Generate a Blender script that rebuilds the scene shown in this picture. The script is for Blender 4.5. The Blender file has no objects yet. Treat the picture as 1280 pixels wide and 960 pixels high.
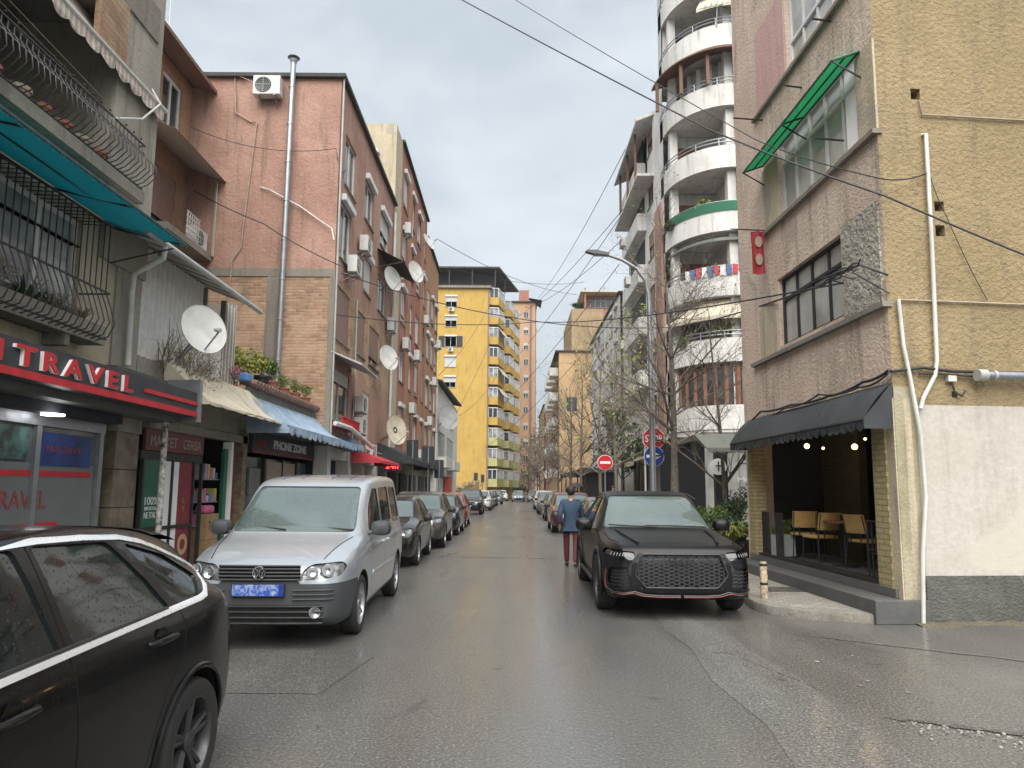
import bpy, bmesh, math, random
from mathutils import Vector, Matrix
R = math.radians
random.seed(7)
SC = bpy.context.scene
COL = SC.collection
WM = {}

# ---------------------------------------------------------------- objects
def reg(o, parent=None, loc=None, rz=0):
    COL.objects.link(o)
    if loc is not None:
        o.location = loc; o.rotation_euler = (0, 0, rz)
    m = Matrix.Translation(o.location) @ Matrix.Rotation(o.rotation_euler.z, 4, 'Z')
    if parent is not None:
        o.parent = parent; m = WM[parent] @ m
    WM[o] = m
    return o

def tag(o, label=None, cat=None, group=None, kind=None):
    if label: o['label'] = label
    if cat: o['category'] = cat
    if group: o['group'] = group
    if kind: o['kind'] = kind
    return o

def thing(name, label, cat, loc=(0, 0, 0), rz=0, group=None):
    o = bpy.data.objects.new(name, None)
    o.empty_display_size = .2
    reg(o, None, loc, rz)
    return tag(o, label, cat, group)

def kids(o):
    return [c for c in CH.get(o, [])]
CH = {}

def copy_tree(o, parent=None):
    c = o.copy(); COL.objects.link(c)
    c.parent = parent
    if parent is not None: CH.setdefault(parent, []).append(c)
    for k in list(CH.get(o, [])): copy_tree(k, c)
    return c

class Fr:
    """wall frame: s along the wall, d outward, z up"""
    def __init__(s, ox, oy, ang=None, e=None, flip=False):
        if e is None: e = (math.cos(R(ang)), math.sin(R(ang)))
        l = math.hypot(*e); s.ex, s.ey = e[0]/l, e[1]/l
        s.ox, s.oy = ox, oy
        s.nx, s.ny = s.ey, -s.ex
        if flip: s.nx, s.ny = -s.nx, -s.ny
    def P(s, a, d, z):
        return Vector((s.ox + a*s.ex + d*s.nx, s.oy + a*s.ey + d*s.ny, z))

class ID:
    def P(s, x, y, z): return Vector((x, y, z))
IDF = ID()

class MB:
    def __init__(s, fr=None):
        s.v = []; s.f = []; s.fr = fr or IDF; s.sm = []; s.smooth = False; s.mi = 0; s.m = []
    def add(s, vs, fs, smooth=None):
        b = len(s.v); s.v += [Vector(v) for v in vs]
        for f in fs:
            s.f.append(tuple(b + i for i in f)); s.sm.append(s.smooth if smooth is None else smooth); s.m.append(s.mi)
        return s
    def box(s, a0, a1, d0, d1, z0, z1, ch=0):
        P = s.fr.P
        if ch <= 0:
            v = [P(a, d, z) for z in (z0, z1) for d in (d0, d1) for a in (a0, a1)]
            return s.add(v, [(0,1,3,2),(4,6,7,5),(0,4,5,1),(2,3,7,6),(0,2,6,4),(1,5,7,3)])
        bm = bmesh.new(); bmesh.ops.create_cube(bm, size=1)
        for v in bm.verts:
            v.co = Vector(((a0+a1)/2 + v.co.x*(a1-a0), (d0+d1)/2 + v.co.y*(d1-d0), (z0+z1)/2 + v.co.z*(z1-z0)))
        bmesh.ops.bevel(bm, geom=bm.edges[:], offset=ch, segments=2, affect='EDGES', profile=.5)
        bm.verts.index_update()
        s.add([P(*v.co) for v in bm.verts], [[v.index for v in f.verts] for f in bm.faces])
        bm.free(); return s
    def quad(s, *pts):
        return s.add([s.fr.P(*p) for p in pts], [tuple(range(len(pts)))])
    def prism(s, poly, d0, d1):
        """poly of (a,z) extruded from d0 to d1"""
        n = len(poly)
        v = [s.fr.P(a, d0, z) for a, z in poly] + [s.fr.P(a, d1, z) for a, z in poly]
        return s.add(v, [tuple(range(n)), tuple(range(2*n-1, n-1, -1))] + [(i, (i+1) % n, n+(i+1) % n, n+i) for i in range(n)])
    def slab(s, poly, z0, z1):
        """poly of (a,d) extruded vertically"""
        n = len(poly)
        v = [s.fr.P(a, d, z0) for a, d in poly] + [s.fr.P(a, d, z1) for a, d in poly]
        return s.add(v, [tuple(range(n)), tuple(range(2*n-1, n-1, -1))] + [(i, (i+1) % n, n+(i+1) % n, n+i) for i in range(n)])
    def tube(s, pts, r, n=8, cap=True, loc=True):
        P = s.fr.P if loc else (lambda a, b, c: Vector((a, b, c)))
        pts = [P(*p) for p in pts]
        rs = r if isinstance(r, (list, tuple)) else [r]*len(pts)
        vs = []; t0 = None; u = None
        for i, p in enumerate(pts):
            t = (pts[min(i+1, len(pts)-1)] - pts[max(i-1, 0)])
            if t.length < 1e-9: t = Vector((0, 0, 1))
            t.normalize()
            if u is None:
                u = t.orthogonal().normalized()
            else:
                u = (u - t*u.dot(t))
                if u.length < 1e-6: u = t.orthogonal()
                u.normalize()
            w = t.cross(u)
            vs += [p + (u*math.cos(2*math.pi*k/n) + w*math.sin(2*math.pi*k/n))*rs[i] for k in range(n)]
        fs = [(i*n+k, i*n+(k+1) % n, (i+1)*n+(k+1) % n, (i+1)*n+k) for i in range(len(pts)-1) for k in range(n)]
        if cap: fs += [tuple(range(n-1, -1, -1)), tuple((len(pts)-1)*n+k for k in range(n))]
        return s.add(vs, fs, smooth=True)
    def bar(s, p, q, w, h=None):
        """square bar between two frame points"""
        h = h or w
        p = s.fr.P(*p); q = s.fr.P(*q); t = (q-p).normalized()
        up = Vector((0, 0, 1)) if abs(t.z) < .95 else Vector((0, 1, 0))
        a = t.cross(up).normalized(); b = a.cross(t)
        v = [c + a*sx*w/2 + b*sy*h/2 for c in (p, q) for sx, sy in ((-1,-1),(1,-1),(1,1),(-1,1))]
        return s.add(v, [(3,2,1,0),(4,5,6,7)] + [(i, (i+1) % 4, 4+(i+1) % 4, 4+i) for i in range(4)])
    def lathe(s, prof, c, axis=(0, 0, 1), n=20, smooth=True):
        """prof (r, h) about axis through world point c"""
        c = Vector(c); ax = Vector(axis).normalized(); u = ax.orthogonal().normalized(); w = ax.cross(u)
        vs = [c + ax*h + (u*math.cos(2*math.pi*k/n) + w*math.sin(2*math.pi*k/n))*r for r, h in prof for k in range(n)]
        fs = [(i*n+k, i*n+(k+1) % n, (i+1)*n+(k+1) % n, (i+1)*n+k) for i in range(len(prof)-1) for k in range(n)]
        return s.add(vs, fs, smooth=smooth)
    def ball(s, c, r, n=10, sq=(1, 1, 1)):
        c = Vector(c); pr = [(math.sin(math.pi*i/n), -math.cos(math.pi*i/n)) for i in range(n+1)]
        m = n*2
        vs = [c + Vector((r*a*math.cos(2*math.pi*k/m)*sq[0], r*a*math.sin(2*math.pi*k/m)*sq[1], r*b*sq[2])) for a, b in pr for k in range(m)]
        fs = [(i*m+k, i*m+(k+1) % m, (i+1)*m+(k+1) % m, (i+1)*m+k) for i in range(n) for k in range(m)]
        return s.add(vs, fs, smooth=True)
    def grid(s, fn, nu, nv, smooth=True):
        vs = [s.fr.P(*fn(i/nu, j/nv)) for j in range(nv+1) for i in range(nu+1)]
        fs = [(j*(nu+1)+i, j*(nu+1)+i+1, (j+1)*(nu+1)+i+1, (j+1)*(nu+1)+i) for j in range(nv) for i in range(nu)]
        return s.add(vs, fs, smooth=smooth)
    def build(s, name, mats, parent=None, origin=None):
        if not s.v: return None
        if not isinstance(mats, (list, tuple)): mats = [mats]
        me = bpy.data.meshes.new(name)
        if parent is not None:
            inv = WM[parent].inverted(); loc = None
        else:
            if origin is None:
                xs = [v.x for v in s.v]; ys = [v.y for v in s.v]; zs = [v.z for v in s.v]
                origin = ((min(xs)+max(xs))/2, (min(ys)+max(ys))/2, min(zs))
            inv = Matrix.Translation(Vector(origin)).inverted(); loc = origin
        me.from_pydata([inv @ v for v in s.v], [], s.f)
        for m in mats: me.materials.append(m)
        me.polygons.foreach_set('use_smooth', s.sm)
        if len(mats) > 1: me.polygons.foreach_set('material_index', s.m)
        me.update()
        bm = bmesh.new(); bm.from_mesh(me); bmesh.ops.recalc_face_normals(bm, faces=bm.faces[:]); bm.to_mesh(me); bm.free()
        if any(s.sm): me.set_sharp_from_angle(angle=R(40))
        o = bpy.data.objects.new(name, me)
        reg(o, parent, loc)
        if parent is not None: CH.setdefault(parent, []).append(o)
        return o

def parts(self, name, mats, parent=None):
    """like build, with every connected piece an object of its own"""
    par = list(range(len(self.v)))
    def find(i):
        while par[i] != i: par[i] = par[par[i]]; i = par[i]
        return i
    for f in self.f:
        a = find(f[0])
        for i in f[1:]: par[find(i)] = a
    gr = {}
    for f, s_ in zip(self.f, self.sm): gr.setdefault(find(f[0]), []).append((f, s_))
    out = []
    for fs in gr.values():
        m = MB(); mp = {}
        for f, s_ in fs:
            t = []
            for i in f:
                if i not in mp: mp[i] = len(m.v); m.v.append(self.v[i])
                t.append(mp[i])
            m.f.append(tuple(t)); m.sm.append(s_); m.m.append(0)
        out.append(m.build(name, mats, parent))
    return out
MB.parts = parts

def B(fr, *a, **k): return MB(fr).box(*a, **k)

def wall(mb, s0, s1, z0, z1, holes, dep=.16, d=0):
    """sheet with real openings and their reveals; hole = (s0,s1,z0,z1)"""
    holes = [h for h in holes if h[0] > s0-.001 and h[1] < s1+.001]
    S = sorted(set([s0, s1] + [x for h in holes for x in h[:2]])); Z = sorted(set([z0, z1] + [min(max(x, z0), z1) for h in holes for x in h[2:4]]))
    for i in range(len(S)-1):
        for j in range(len(Z)-1):
            cs, cz = (S[i]+S[i+1])/2, (Z[j]+Z[j+1])/2
            if any(h[0] < cs < h[1] and h[2] < cz < h[3] for h in holes): continue
            mb.quad((S[i], d, Z[j]), (S[i+1], d, Z[j]), (S[i+1], d, Z[j+1]), (S[i], d, Z[j+1]))
    for a, b, c, e in [h[:4] for h in holes]:
        mb.quad((a, d, c), (a, d-dep, c), (a, d-dep, e), (a, d, e)); mb.quad((b, d, c), (b, d-dep, c), (b, d-dep, e), (b, d, e))
        mb.quad((a, d, c), (b, d, c), (b, d-dep, c), (a, d-dep, c)); mb.quad((a, d, e), (b, d, e), (b, d-dep, e), (a, d-dep, e))
    return mb

# ---------------------------------------------------------------- materials
class NT:
    def __init__(s, name):
        s.mat = bpy.data.materials.new(name); s.mat.use_nodes = True
        s.t = s.mat.node_tree; s.bsdf = s.t.nodes['Principled BSDF']; s.co = None
    def n(s, typ, **k):
        nd = s.t.nodes.new(typ)
        for a, b in k.items():
            if a in nd.inputs: s.set(nd.inputs[a], b)
            else: setattr(nd, a, b)
        return nd
    def set(s, inp, v):
        if isinstance(v, bpy.types.NodeSocket): s.t.links.new(v, inp)
        else: inp.default_value = v
    def pos(s, obj=False):
        if obj: return s.n('ShaderNodeTexCoord').outputs['Object']
        if s.co is None: s.co = s.n('ShaderNodeNewGeometry').outputs['Position']
        return s.co
    def noise(s, vec, scale, detail=4, rough=.6, dist=0):
        nd = s.n('ShaderNodeTexNoise'); s.set(nd.inputs['Vector'], vec)
        nd.inputs['Scale'].default_value = scale; nd.inputs['Detail'].default_value = detail; nd.inputs['Roughness'].default_value = rough
        nd.inputs['Distortion'].default_value = dist
        return nd.outputs['Fac']
    def ramp(s, fac, a, b, ca=0, cb=1):
        nd = s.n('ShaderNodeMapRange'); s.set(nd.inputs[0], fac)
        for i, v in enumerate((a, b, ca, cb)): s.set(nd.inputs[i+1], v)
        return nd.outputs[0]
    def math(s, op, a, b=0):
        nd = s.n('ShaderNodeMath', operation=op); s.set(nd.inputs[0], a); s.set(nd.inputs[1], b); return nd.outputs[0]
    def mix(s, f, a, b, mode='MIX'):
        nd = s.n('ShaderNodeMix', data_type='RGBA', blend_type=mode)
        s.set(nd.inputs[0], f)
        s.set(nd.inputs[6], a if isinstance(a, bpy.types.NodeSocket) else (*a, 1)); s.set(nd.inputs[7], b if isinstance(b, bpy.types.NodeSocket) else (*b, 1))
        return nd.outputs[2]
    def scl(s, vec, v):
        nd = s.n('ShaderNodeVectorMath', operation='MULTIPLY'); s.set(nd.inputs[0], vec); nd.inputs[1].default_value = v; return nd.outputs[0]
    def bump(s, h, dist=.01, strength=1.0, nrm=None):
        nd = s.n('ShaderNodeBump'); s.set(nd.inputs['Height'], h); nd.inputs['Distance'].default_value = dist; nd.inputs['Strength'].default_value = strength
        if nrm is not None: s.set(nd.inputs['Normal'], nrm)
        return nd.outputs[0]
    def out(s, col=None, rough=None, nrm=None, **k):
        b = s.bsdf.inputs
        if col is not None: s.set(b['Base Color'], col if isinstance(col, bpy.types.NodeSocket) else (*col, 1))
        if rough is not None: s.set(b['Roughness'], rough)
        if nrm is not None: s.set(b['Normal'], nrm)
        for a, v in k.items(): s.set(b[a.replace('_', ' ')], v)
        return s.mat

def plain(name, c, rough=.6, var=.12, sc=6, metal=0, bump=0, bsc=80, obj=True, **k):
    t = NT(name); p = t.pos(obj)
    c = tuple(c)
    f = t.noise(p, sc, 5)
    lo = tuple(x*(1-var*1.6) for x in c); hi = tuple(min(1, x*(1+var)) for x in c)
    col = t.mix(t.ramp(f, .3, .7), lo, hi)
    r = t.ramp(t.noise(p, sc*2.3, 3), .3, .7, max(0, rough-.08), min(1, rough+.08))
    n = t.bump(t.noise(p, bsc, 3), bump) if bump else None
    return t.out(col, r, n, Metallic=metal, **k)

def plaster(name, c, c2=None, stain=(.12, .1, .08), st=.5, bump=.012, bsc=22, patch=None, sc=.5, rough=.9):
    t = NT(name); p = t.pos()
    c2 = c2 or tuple(x*.8 for x in c)
    col = t.mix(t.ramp(t.noise(p, sc, 7, .7, .3), .36, .62), c, c2)
    col = t.mix(t.ramp(t.noise(p, 14, 4, .7), .35, .7, 0, .35), col, tuple(x*.6 for x in c2))
    streak = t.noise(t.scl(p, (2.2, 2.2, .22)), 1.6, 7, .7)
    col = t.mix(t.ramp(streak, .52, .74, 0, st), col, stain)
    if patch: col = t.mix(t.ramp(t.noise(p, .8, 3, .5, .6), .6, .64, 0, .8), col, patch)
    h = t.noise(p, bsc, 3, .55)
    h2 = t.noise(p, bsc*3.5, 2, .5)
    h = t.math('ADD', h, t.math('MULTIPLY', h2, .35))
    return t.out(col, rough, t.bump(h, bump), Specular_IOR_Level=.25)

def brick(name, c1, c2, mortar, bw=.26, rh=.085, ms=.012, stain=.5, over=None, bump=.012):
    t = NT(name); p = t.pos()
    sep = t.n('ShaderNodeSeparateXYZ'); t.set(sep.inputs[0], p)
    u = t.math('ADD', sep.outputs[0], sep.outputs[1])
    cb = t.n('ShaderNodeCombineXYZ'); t.set(cb.inputs[0], u); t.set(cb.inputs[1], sep.outputs[2])
    br = t.n('ShaderNodeTexBrick'); t.set(br.inputs['Vector'], cb.outputs[0])
    # wobble rows a little
    wob = t.n('ShaderNodeVectorMath', operation='ADD'); t.set(wob.inputs[0], cb.outputs[0])
    nn = t.n('ShaderNodeTexNoise'); t.set(nn.inputs['Vector'], p); nn.inputs['Scale'].default_value = 3
    sc = t.scl(nn.outputs['Color'], (.03, .03, 0)); t.set(wob.inputs[1], sc); t.set(br.inputs['Vector'], wob.outputs[0])
    br.inputs['Scale'].default_value = 1; br.inputs['Brick Width'].default_value = bw; br.inputs['Row Height'].default_value = rh
    br.inputs['Mortar Size'].default_value = ms; br.inputs['Mortar Smooth'].default_value = .3; br.inputs['Bias'].default_value = -.1
    for k, c in (('Color1', c1), ('Color2', c2), ('Mortar', mortar)): br.inputs[k].default_value = (*c, 1)
    col = t.mix(t.ramp(t.noise(p, 9, 4, .7), .3, .75, 0, .45), br.outputs['Color'], tuple(x*.45 for x in c1))
    streak = t.noise(t.scl(p, (1.5, 1.5, .3)), 1.3, 6, .7)
    col = t.mix(t.ramp(streak, .5, .75, 0, stain), col, (.1, .085, .07))
    if over: col = t.mix(t.ramp(t.noise(p, .9, 4, .6, .4), .5, .6, 0, .85), col, over)
    h = t.math('ADD', t.math('MULTIPLY', br.outputs['Fac'], -1), t.math('MULTIPLY', t.noise(p, 30, 3), .5))
    return t.out(col, .92, t.bump(h, bump), Specular_IOR_Level=.2)

def glassy(name, c=(.02, .025, .03), rough=.04, ior=1.9, var=.7, drops=0, sc=1.3):
    t = NT(name); p = t.pos(True)
    col = t.mix(t.ramp(t.noise(p, sc, 3, .5), .35, .65), c, tuple(x*(1+var*2) for x in c))
    r = t.ramp(t.noise(p, 7, 4), .35, .7, rough, rough+.08)
    h = t.noise(p, 1.1, 1, .4)
    n = t.bump(h, .012)
    if drops:
        vo = t.n('ShaderNodeTexVoronoi'); t.set(vo.inputs['Vector'], p); vo.inputs['Scale'].default_value = drops
        d = t.ramp(vo.outputs['Distance'], .12, .3, 1, 0)
        keep = t.ramp(t.noise(p, drops*.7, 1), .46, .5)
        n = t.bump(t.math('MULTIPLY', d, keep), .0012, 1, n)
    return t.out(col, r, n, IOR=ior)

def paint(name, c, rough=.3, coat=1, metal=.3, dirt=.35, dirtc=(.16, .145, .125), drops=0, spec=.5):
    t = NT(name); p = t.pos(True)
    d = t.noise(p, 3.0, 8, .75, .3)
    d2 = t.noise(t.scl(p, (9, 2, 1.2)), 2.0, 5, .7)
    f = t.ramp(t.math('ADD', t.math('MULTIPLY', d, .6), t.math('MULTIPLY', d2, .4)), .42, .68, 0, dirt)
    sep = t.n('ShaderNodeSeparateXYZ'); t.set(sep.inputs[0], p)
    low = t.ramp(sep.outputs[2], .15, .85, 1.3, .5)
    f = t.math('MULTIPLY', f, low)
    fine = t.ramp(t.noise(p, 90, 2, .5), .4, .62, .6, 1.2)
    f = t.math('MINIMUM', t.math('MULTIPLY', f, fine), 1)
    col = t.mix(f, c, dirtc)
    r = t.math('ADD', t.math('MULTIPLY', f, .45), rough)
    n = None
    if drops:
        vo = t.n('ShaderNodeTexVoronoi'); t.set(vo.inputs['Vector'], p); vo.inputs['Scale'].default_value = drops
        dd = t.ramp(vo.outputs['Distance'], .12, .32, 1, 0)
        keep = t.ramp(t.noise(p, drops*.6, 1), .5, .54)
        n = t.bump(t.math('MULTIPLY', dd, keep), .0015)
    return t.out(col, r, n, Metallic=metal, Coat_Weight=coat, Specular_IOR_Level=spec, Coat_Roughness=t.math('ADD', t.math('MULTIPLY', f, .6), .04))

def striped(name, c1, c2, axis, width, rough=.8, bump=0):
    """colour bands for stripes, slats or corrugation along an axis"""
    t = NT(name); p = t.pos()
    sep = t.n('ShaderNodeSeparateXYZ'); t.set(sep.inputs[0], p)
    f = t.math('FRACT', t.math('DIVIDE', sep.outputs[axis], width))
    f = t.math('ABSOLUTE', t.math('SUBTRACT', f, .5))
    col = t.mix(t.ramp(f, .2, .26), c1, c2)
    col = t.mix(t.ramp(t.noise(p, 5, 5, .7), .35, .75, 0, .5), col, tuple(x*.5 for x in c1))
    n = t.bump(f, bump) if bump else None
    return t.out(col, rough, n)

M = {}
M['pink'] = plaster('pink_plaster', (.49, .31, .245), (.35, .205, .16), st=.75, bump=.025, bsc=13)
M['pink2'] = plaster('pink_plaster_grey', (.78, .635, .52), (.6, .47, .38), st=.7, bump=.03, bsc=20, patch=(.46, .38, .31))
M['yellow'] = plaster('ochre_roughcast', (.37, .285, .165), (.28, .215, .12), st=.6, bump=.035, bsc=17)
M['yellow2'] = plaster('bright_yellow_plaster', (.58, .385, .11), (.5, .33, .09), st=.55, bump=.01)
M['lime'] = plaster('pale_lime_plaster', (.55, .55, .25), st=.3)
M['cream'] = plaster('cream_plaster', (.58, .5, .36), (.48, .41, .3), st=.6, patch=(.36, .33, .27))
M['greyplaster'] = plaster('grey_plaster', (.42, .39, .33), (.32, .29, .245), st=.8)
M['white'] = plaster('white_plaster', (.76, .755, .73), (.62, .605, .57), st=.6, bump=.004, bsc=30)
M['whitewash'] = plaster('whitewashed_wall', (.54, .515, .47), (.47, .435, .38), st=.3, bump=.006, bsc=8, patch=(.5, .47, .4))
M['darkbase'] = plaster('dark_pebbled_base', (.19, .185, .17), (.11, .11, .1), stain=(.05, .06, .03), st=.7, bump=.03, bsc=30, patch=(.4, .39, .36))
M['orange'] = plaster('orange_plaster', (.46, .27, .16), (.38, .22, .125), st=.6)
M['redpl'] = plaster('red_plaster', (.42, .2, .155), (.36, .165, .13), st=.6)
M['peach'] = plaster('peach_plaster', (.56, .36, .235), (.5, .32, .2), st=.35)
M['apricot'] = plaster('apricot_plaster', (.54, .37, .21), (.49, .33, .18), st=.25)
M['tan'] = plaster('tan_plaster', (.43, .31, .19), st=.3)
M['concrete'] = plaster('stained_concrete', (.3, .275, .235), (.22, .2, .17), st=.8, bump=.012)
M['stone'] = plaster('exposed_rubble', (.55, .52, .44), (.38, .355, .3), st=.5, bump=.12, bsc=9)
M['stepst'] = plaster('dark_stone_and_shade', (.13, .13, .127), (.09, .09, .087), st=.2, bump=.003, rough=.55)  # step stone; its dark tone also stands for shade in the loggia
M['brick'] = brick('red_brick', (.46, .25, .16), (.38, .2, .125), (.38, .31, .24))
M['brickold'] = brick('old_brick', (.54, .34, .22), (.31, .17, .105), (.4, .33, .25), bw=.27, rh=.1, ms=.016, stain=.7, over=(.5, .35, .24), bump=.02)
M['brickmix'] = brick('patched_brick', (.42, .27, .17), (.36, .2, .13), (.33, .27, .2), bw=.27, rh=.1, over=(.42, .33, .22), bump=.02)
M['shadedbrick'] = brick('shade_darkened_brick', (.08, .068, .04), (.06, .052, .03), (.06, .05, .03), bw=.24, rh=.075, ms=.01, stain=.2, bump=.02)  # interior shade put into the brick colour
M['creambrick'] = brick('ochre_brick', (.44, .37, .2), (.38, .32, .17), (.3, .25, .14), bw=.24, rh=.075, ms=.01, stain=.15, bump=.03)
M['glass'] = glassy('window_glass')
M['glassb'] = glassy('window_glass_curtain', (.16, .17, .17), .06, 1.6)
M['glasscar'] = glassy('car_glass', (.008, .011, .011), .02, 1.6, .3, drops=55)
M['glasswind'] = glassy('windscreen_glass', (.06, .085, .08), .03, 2.5, .2, drops=60)  # pale sky reflection put into the base colour
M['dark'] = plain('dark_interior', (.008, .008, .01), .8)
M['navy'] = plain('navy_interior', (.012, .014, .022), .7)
M['black'] = plain('black_plastic', (.02, .02, .021), .5)
M['gap'] = plain('panel_gap', (.004, .004, .004), .9)
M['rubber'] = plain('tyre_rubber', (.022, .021, .02), .8, bump=.002, bsc=60)
M['blackmetal'] = plain('black_painted_iron', (.025, .024, .024), .5)
M['steel'] = plain('galvanised_steel', (.36, .38, .4), .42, metal=.75, sc=3)
M['aluminium'] = plain('brushed_aluminium', (.5, .51, .52), .35, metal=.9)
M['rim'] = plain('alloy_rim', (.42, .43, .44), .35, metal=.8)
M['darkrim'] = plain('dark_alloy_rim', (.07, .07, .072), .4, metal=.6)
M['chrome'] = plain('chrome', (.65, .66, .68), .15, var=.03, metal=1)
M['whitepvc'] = plain('white_pvc', (.66, .66, .64), .45, sc=2)
M['greypvc'] = plain('grey_pvc', (.42, .43, .42), .5, sc=2)
M['shutter'] = striped('white_shutter_slats', (.62, .62, .6), (.46, .46, .45), 2, .055, .6, .006)
M['brownshutter'] = striped('brown_shutter_slats', (.3, .19, .15), (.21, .13, .1), 2, .06, .7, .006)
M['rustshutter'] = striped('rust_brown_shutter', (.3, .11, .06), (.2, .07, .04), 2, .08, .7, .006)
M['acwhite'] = plain('ac_casing', (.58, .58, .55), .5, sc=3)
M['wood'] = plain('brown_wood', (.16, .075, .04), .6, sc=5)
M['terracotta'] = plain('terracotta', (.32, .12, .075), .8)
M['redpaint'] = plain('red_painted', (.5, .02, .03), .45, var=.15)
M['signblack'] = plain('sign_black_panel', (.03, .035, .042), .45, sc=2)
M['letterwhite'] = plain('letter_white', (.8, .8, .78), .5, var=.03)
M['creamcloth'] = plain('cream_canvas', (.56, .5, .385), .85, sc=3, var=.15)
M['stripecloth'] = striped('faded_striped_canvas', (.6, .53, .46), (.42, .33, .29), 1, .11)
M['bluecloth'] = plain('blue_tarpaulin', (.3, .4, .52), .55, sc=4, var=.2)
M['redcloth'] = plain('red_awning_cloth', (.5, .05, .06), .7, sc=4)
M['blackcloth'] = plain('black_awning_cloth', (.035, .04, .043), .7, sc=2, var=.25)
M['greycloth'] = plain('grey_green_awning_cloth', (.18, .19, .16), .8, sc=2)
def mesh_net(name, c):
    t = NT(name); p = t.pos()
    f = t.noise(p, 60, 2)
    col = t.mix(t.ramp(f, .35, .65), tuple(x*.6 for x in c), c)
    m = t.out(col, .8)
    tr = t.n('ShaderNodeBsdfTranslucent'); tr.inputs[0].default_value = (*[min(1, x*1.6) for x in c], 1)
    mx = t.n('ShaderNodeMixShader'); mx.inputs[0].default_value = .3
    t.t.links.new(t.bsdf.outputs[0], mx.inputs[1]); t.t.links.new(tr.outputs[0], mx.inputs[2])
    t.t.links.new(mx.outputs[0], t.t.nodes['Material Output'].inputs[0])
    return m
M['teal'] = mesh_net('teal_shade_net', (.02, .36, .41))
M['green'] = mesh_net('green_shade_net', (.14, .66, .38))
def leafm(name, a, b):
    t = NT(name); oi = t.n('ShaderNodeNewGeometry')
    col = t.mix(oi.outputs['Random Per Island'], a, b)
    return t.out(col, .55, Specular_IOR_Level=.3)
M['leaf'] = leafm('green_leaves', (.05, .1, .02), (.14, .2, .04))
M['leafy'] = leafm('yellow_green_leaves', (.15, .2, .04), (.3, .3, .06))
M['leafd'] = leafm('dark_leaves', (.02, .045, .015), (.06, .1, .03))
M['leafr'] = leafm('pink_flowers', (.45, .12, .2), (.5, .3, .3))
M['dry'] = leafm('dry_stems', (.16, .13, .09), (.26, .22, .15))
M['bark'] = plain('tree_bark', (.16, .135, .11), .9, sc=12, var=.3, bump=.01, bsc=40)
M['wire'] = plain('cable_sheath', (.03, .03, .032), .6)
M['wiregrey'] = plain('grey_cable', (.25, .24, .22), .6)
M['tile'] = plain('roof_tile', (.2, .12, .09), .85)
M['roofdark'] = plain('dark_roof_felt', (.06, .058, .055), .9)
M['skin'] = plain('skin', (.42, .25, .18), .55, var=.05)
M['cloth_blue'] = plain('dark_blue_jacket', (.03, .055, .1), .85, bump=.004, bsc=20)
M['cloth_red'] = plain('maroon_trousers', (.12, .03, .035), .85)
M['hair'] = plain('dark_hair', (.02, .016, .013), .6)
# ---------------------------------------------------------------- world, sun, camera
w = bpy.data.worlds.new("World"); SC.world = w; w.use_nodes = True
nt = w.node_tree; bg = nt.nodes['Background']
sky = nt.nodes.new('ShaderNodeTexSky'); sky.sky_type = 'NISHITA'; sky.sun_disc = False
SUN_EL, SUN_AZ = 54, 182      # azimuth of the sun, clockwise from +Y
sky.sun_elevation = R(SUN_EL); sky.sun_rotation = R(SUN_AZ); sky.air_density = 1.5; sky.dust_density = 3
tc = nt.nodes.new('ShaderNodeTexCoord')
mp = nt.nodes.new('ShaderNodeMapping'); mp.inputs['Scale'].default_value = (1, 1, 2.2)
nt.links.new(tc.outputs['Generated'], mp.inputs[0])
nz = nt.nodes.new('ShaderNodeTexNoise'); nz.inputs['Scale'].default_value = 2.6; nz.inputs['Detail'].default_value = 7; nz.inputs['Roughness'].default_value = .55; nz.inputs['Distortion'].default_value = .35
nt.links.new(mp.outputs[0], nz.inputs[0])
mr = nt.nodes.new('ShaderNodeMapRange'); mr.inputs[1].default_value = .4; mr.inputs[2].default_value = .62
nt.links.new(nz.outputs['Fac'], mr.inputs[0])
cm = nt.nodes.new('ShaderNodeMix'); cm.data_type = 'RGBA'
nt.links.new(mr.outputs[0], cm.inputs[0])
cm.inputs[6].default_value = (1.36, 1.48, 1.57, 1); cm.inputs[7].default_value = (2.08, 2.15, 2.2, 1)
c2 = nt.nodes.new('ShaderNodeMix'); c2.data_type = 'RGBA'; c2.inputs[0].default_value = .9
nt.links.new(sky.outputs[0], c2.inputs[6]); nt.links.new(cm.outputs[2], c2.inputs[7])
nt.links.new(c2.outputs[2], bg.inputs[0]); bg.inputs[1].default_value = .1

sl = bpy.data.lights.new('sun', 'SUN'); sl.energy = 1.5; sl.angle = R(70); sl.color = (1, .97, .92)
so = bpy.data.objects.new('sun', sl); COL.objects.link(so)
dv = Vector((math.sin(R(SUN_AZ))*math.cos(R(SUN_EL)), math.cos(R(SUN_AZ))*math.cos(R(SUN_EL)), math.sin(R(SUN_EL))))
so.rotation_euler = (-dv).to_track_quat('-Z', 'Y').to_euler()
so.location = (0, -5, 40)

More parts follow.
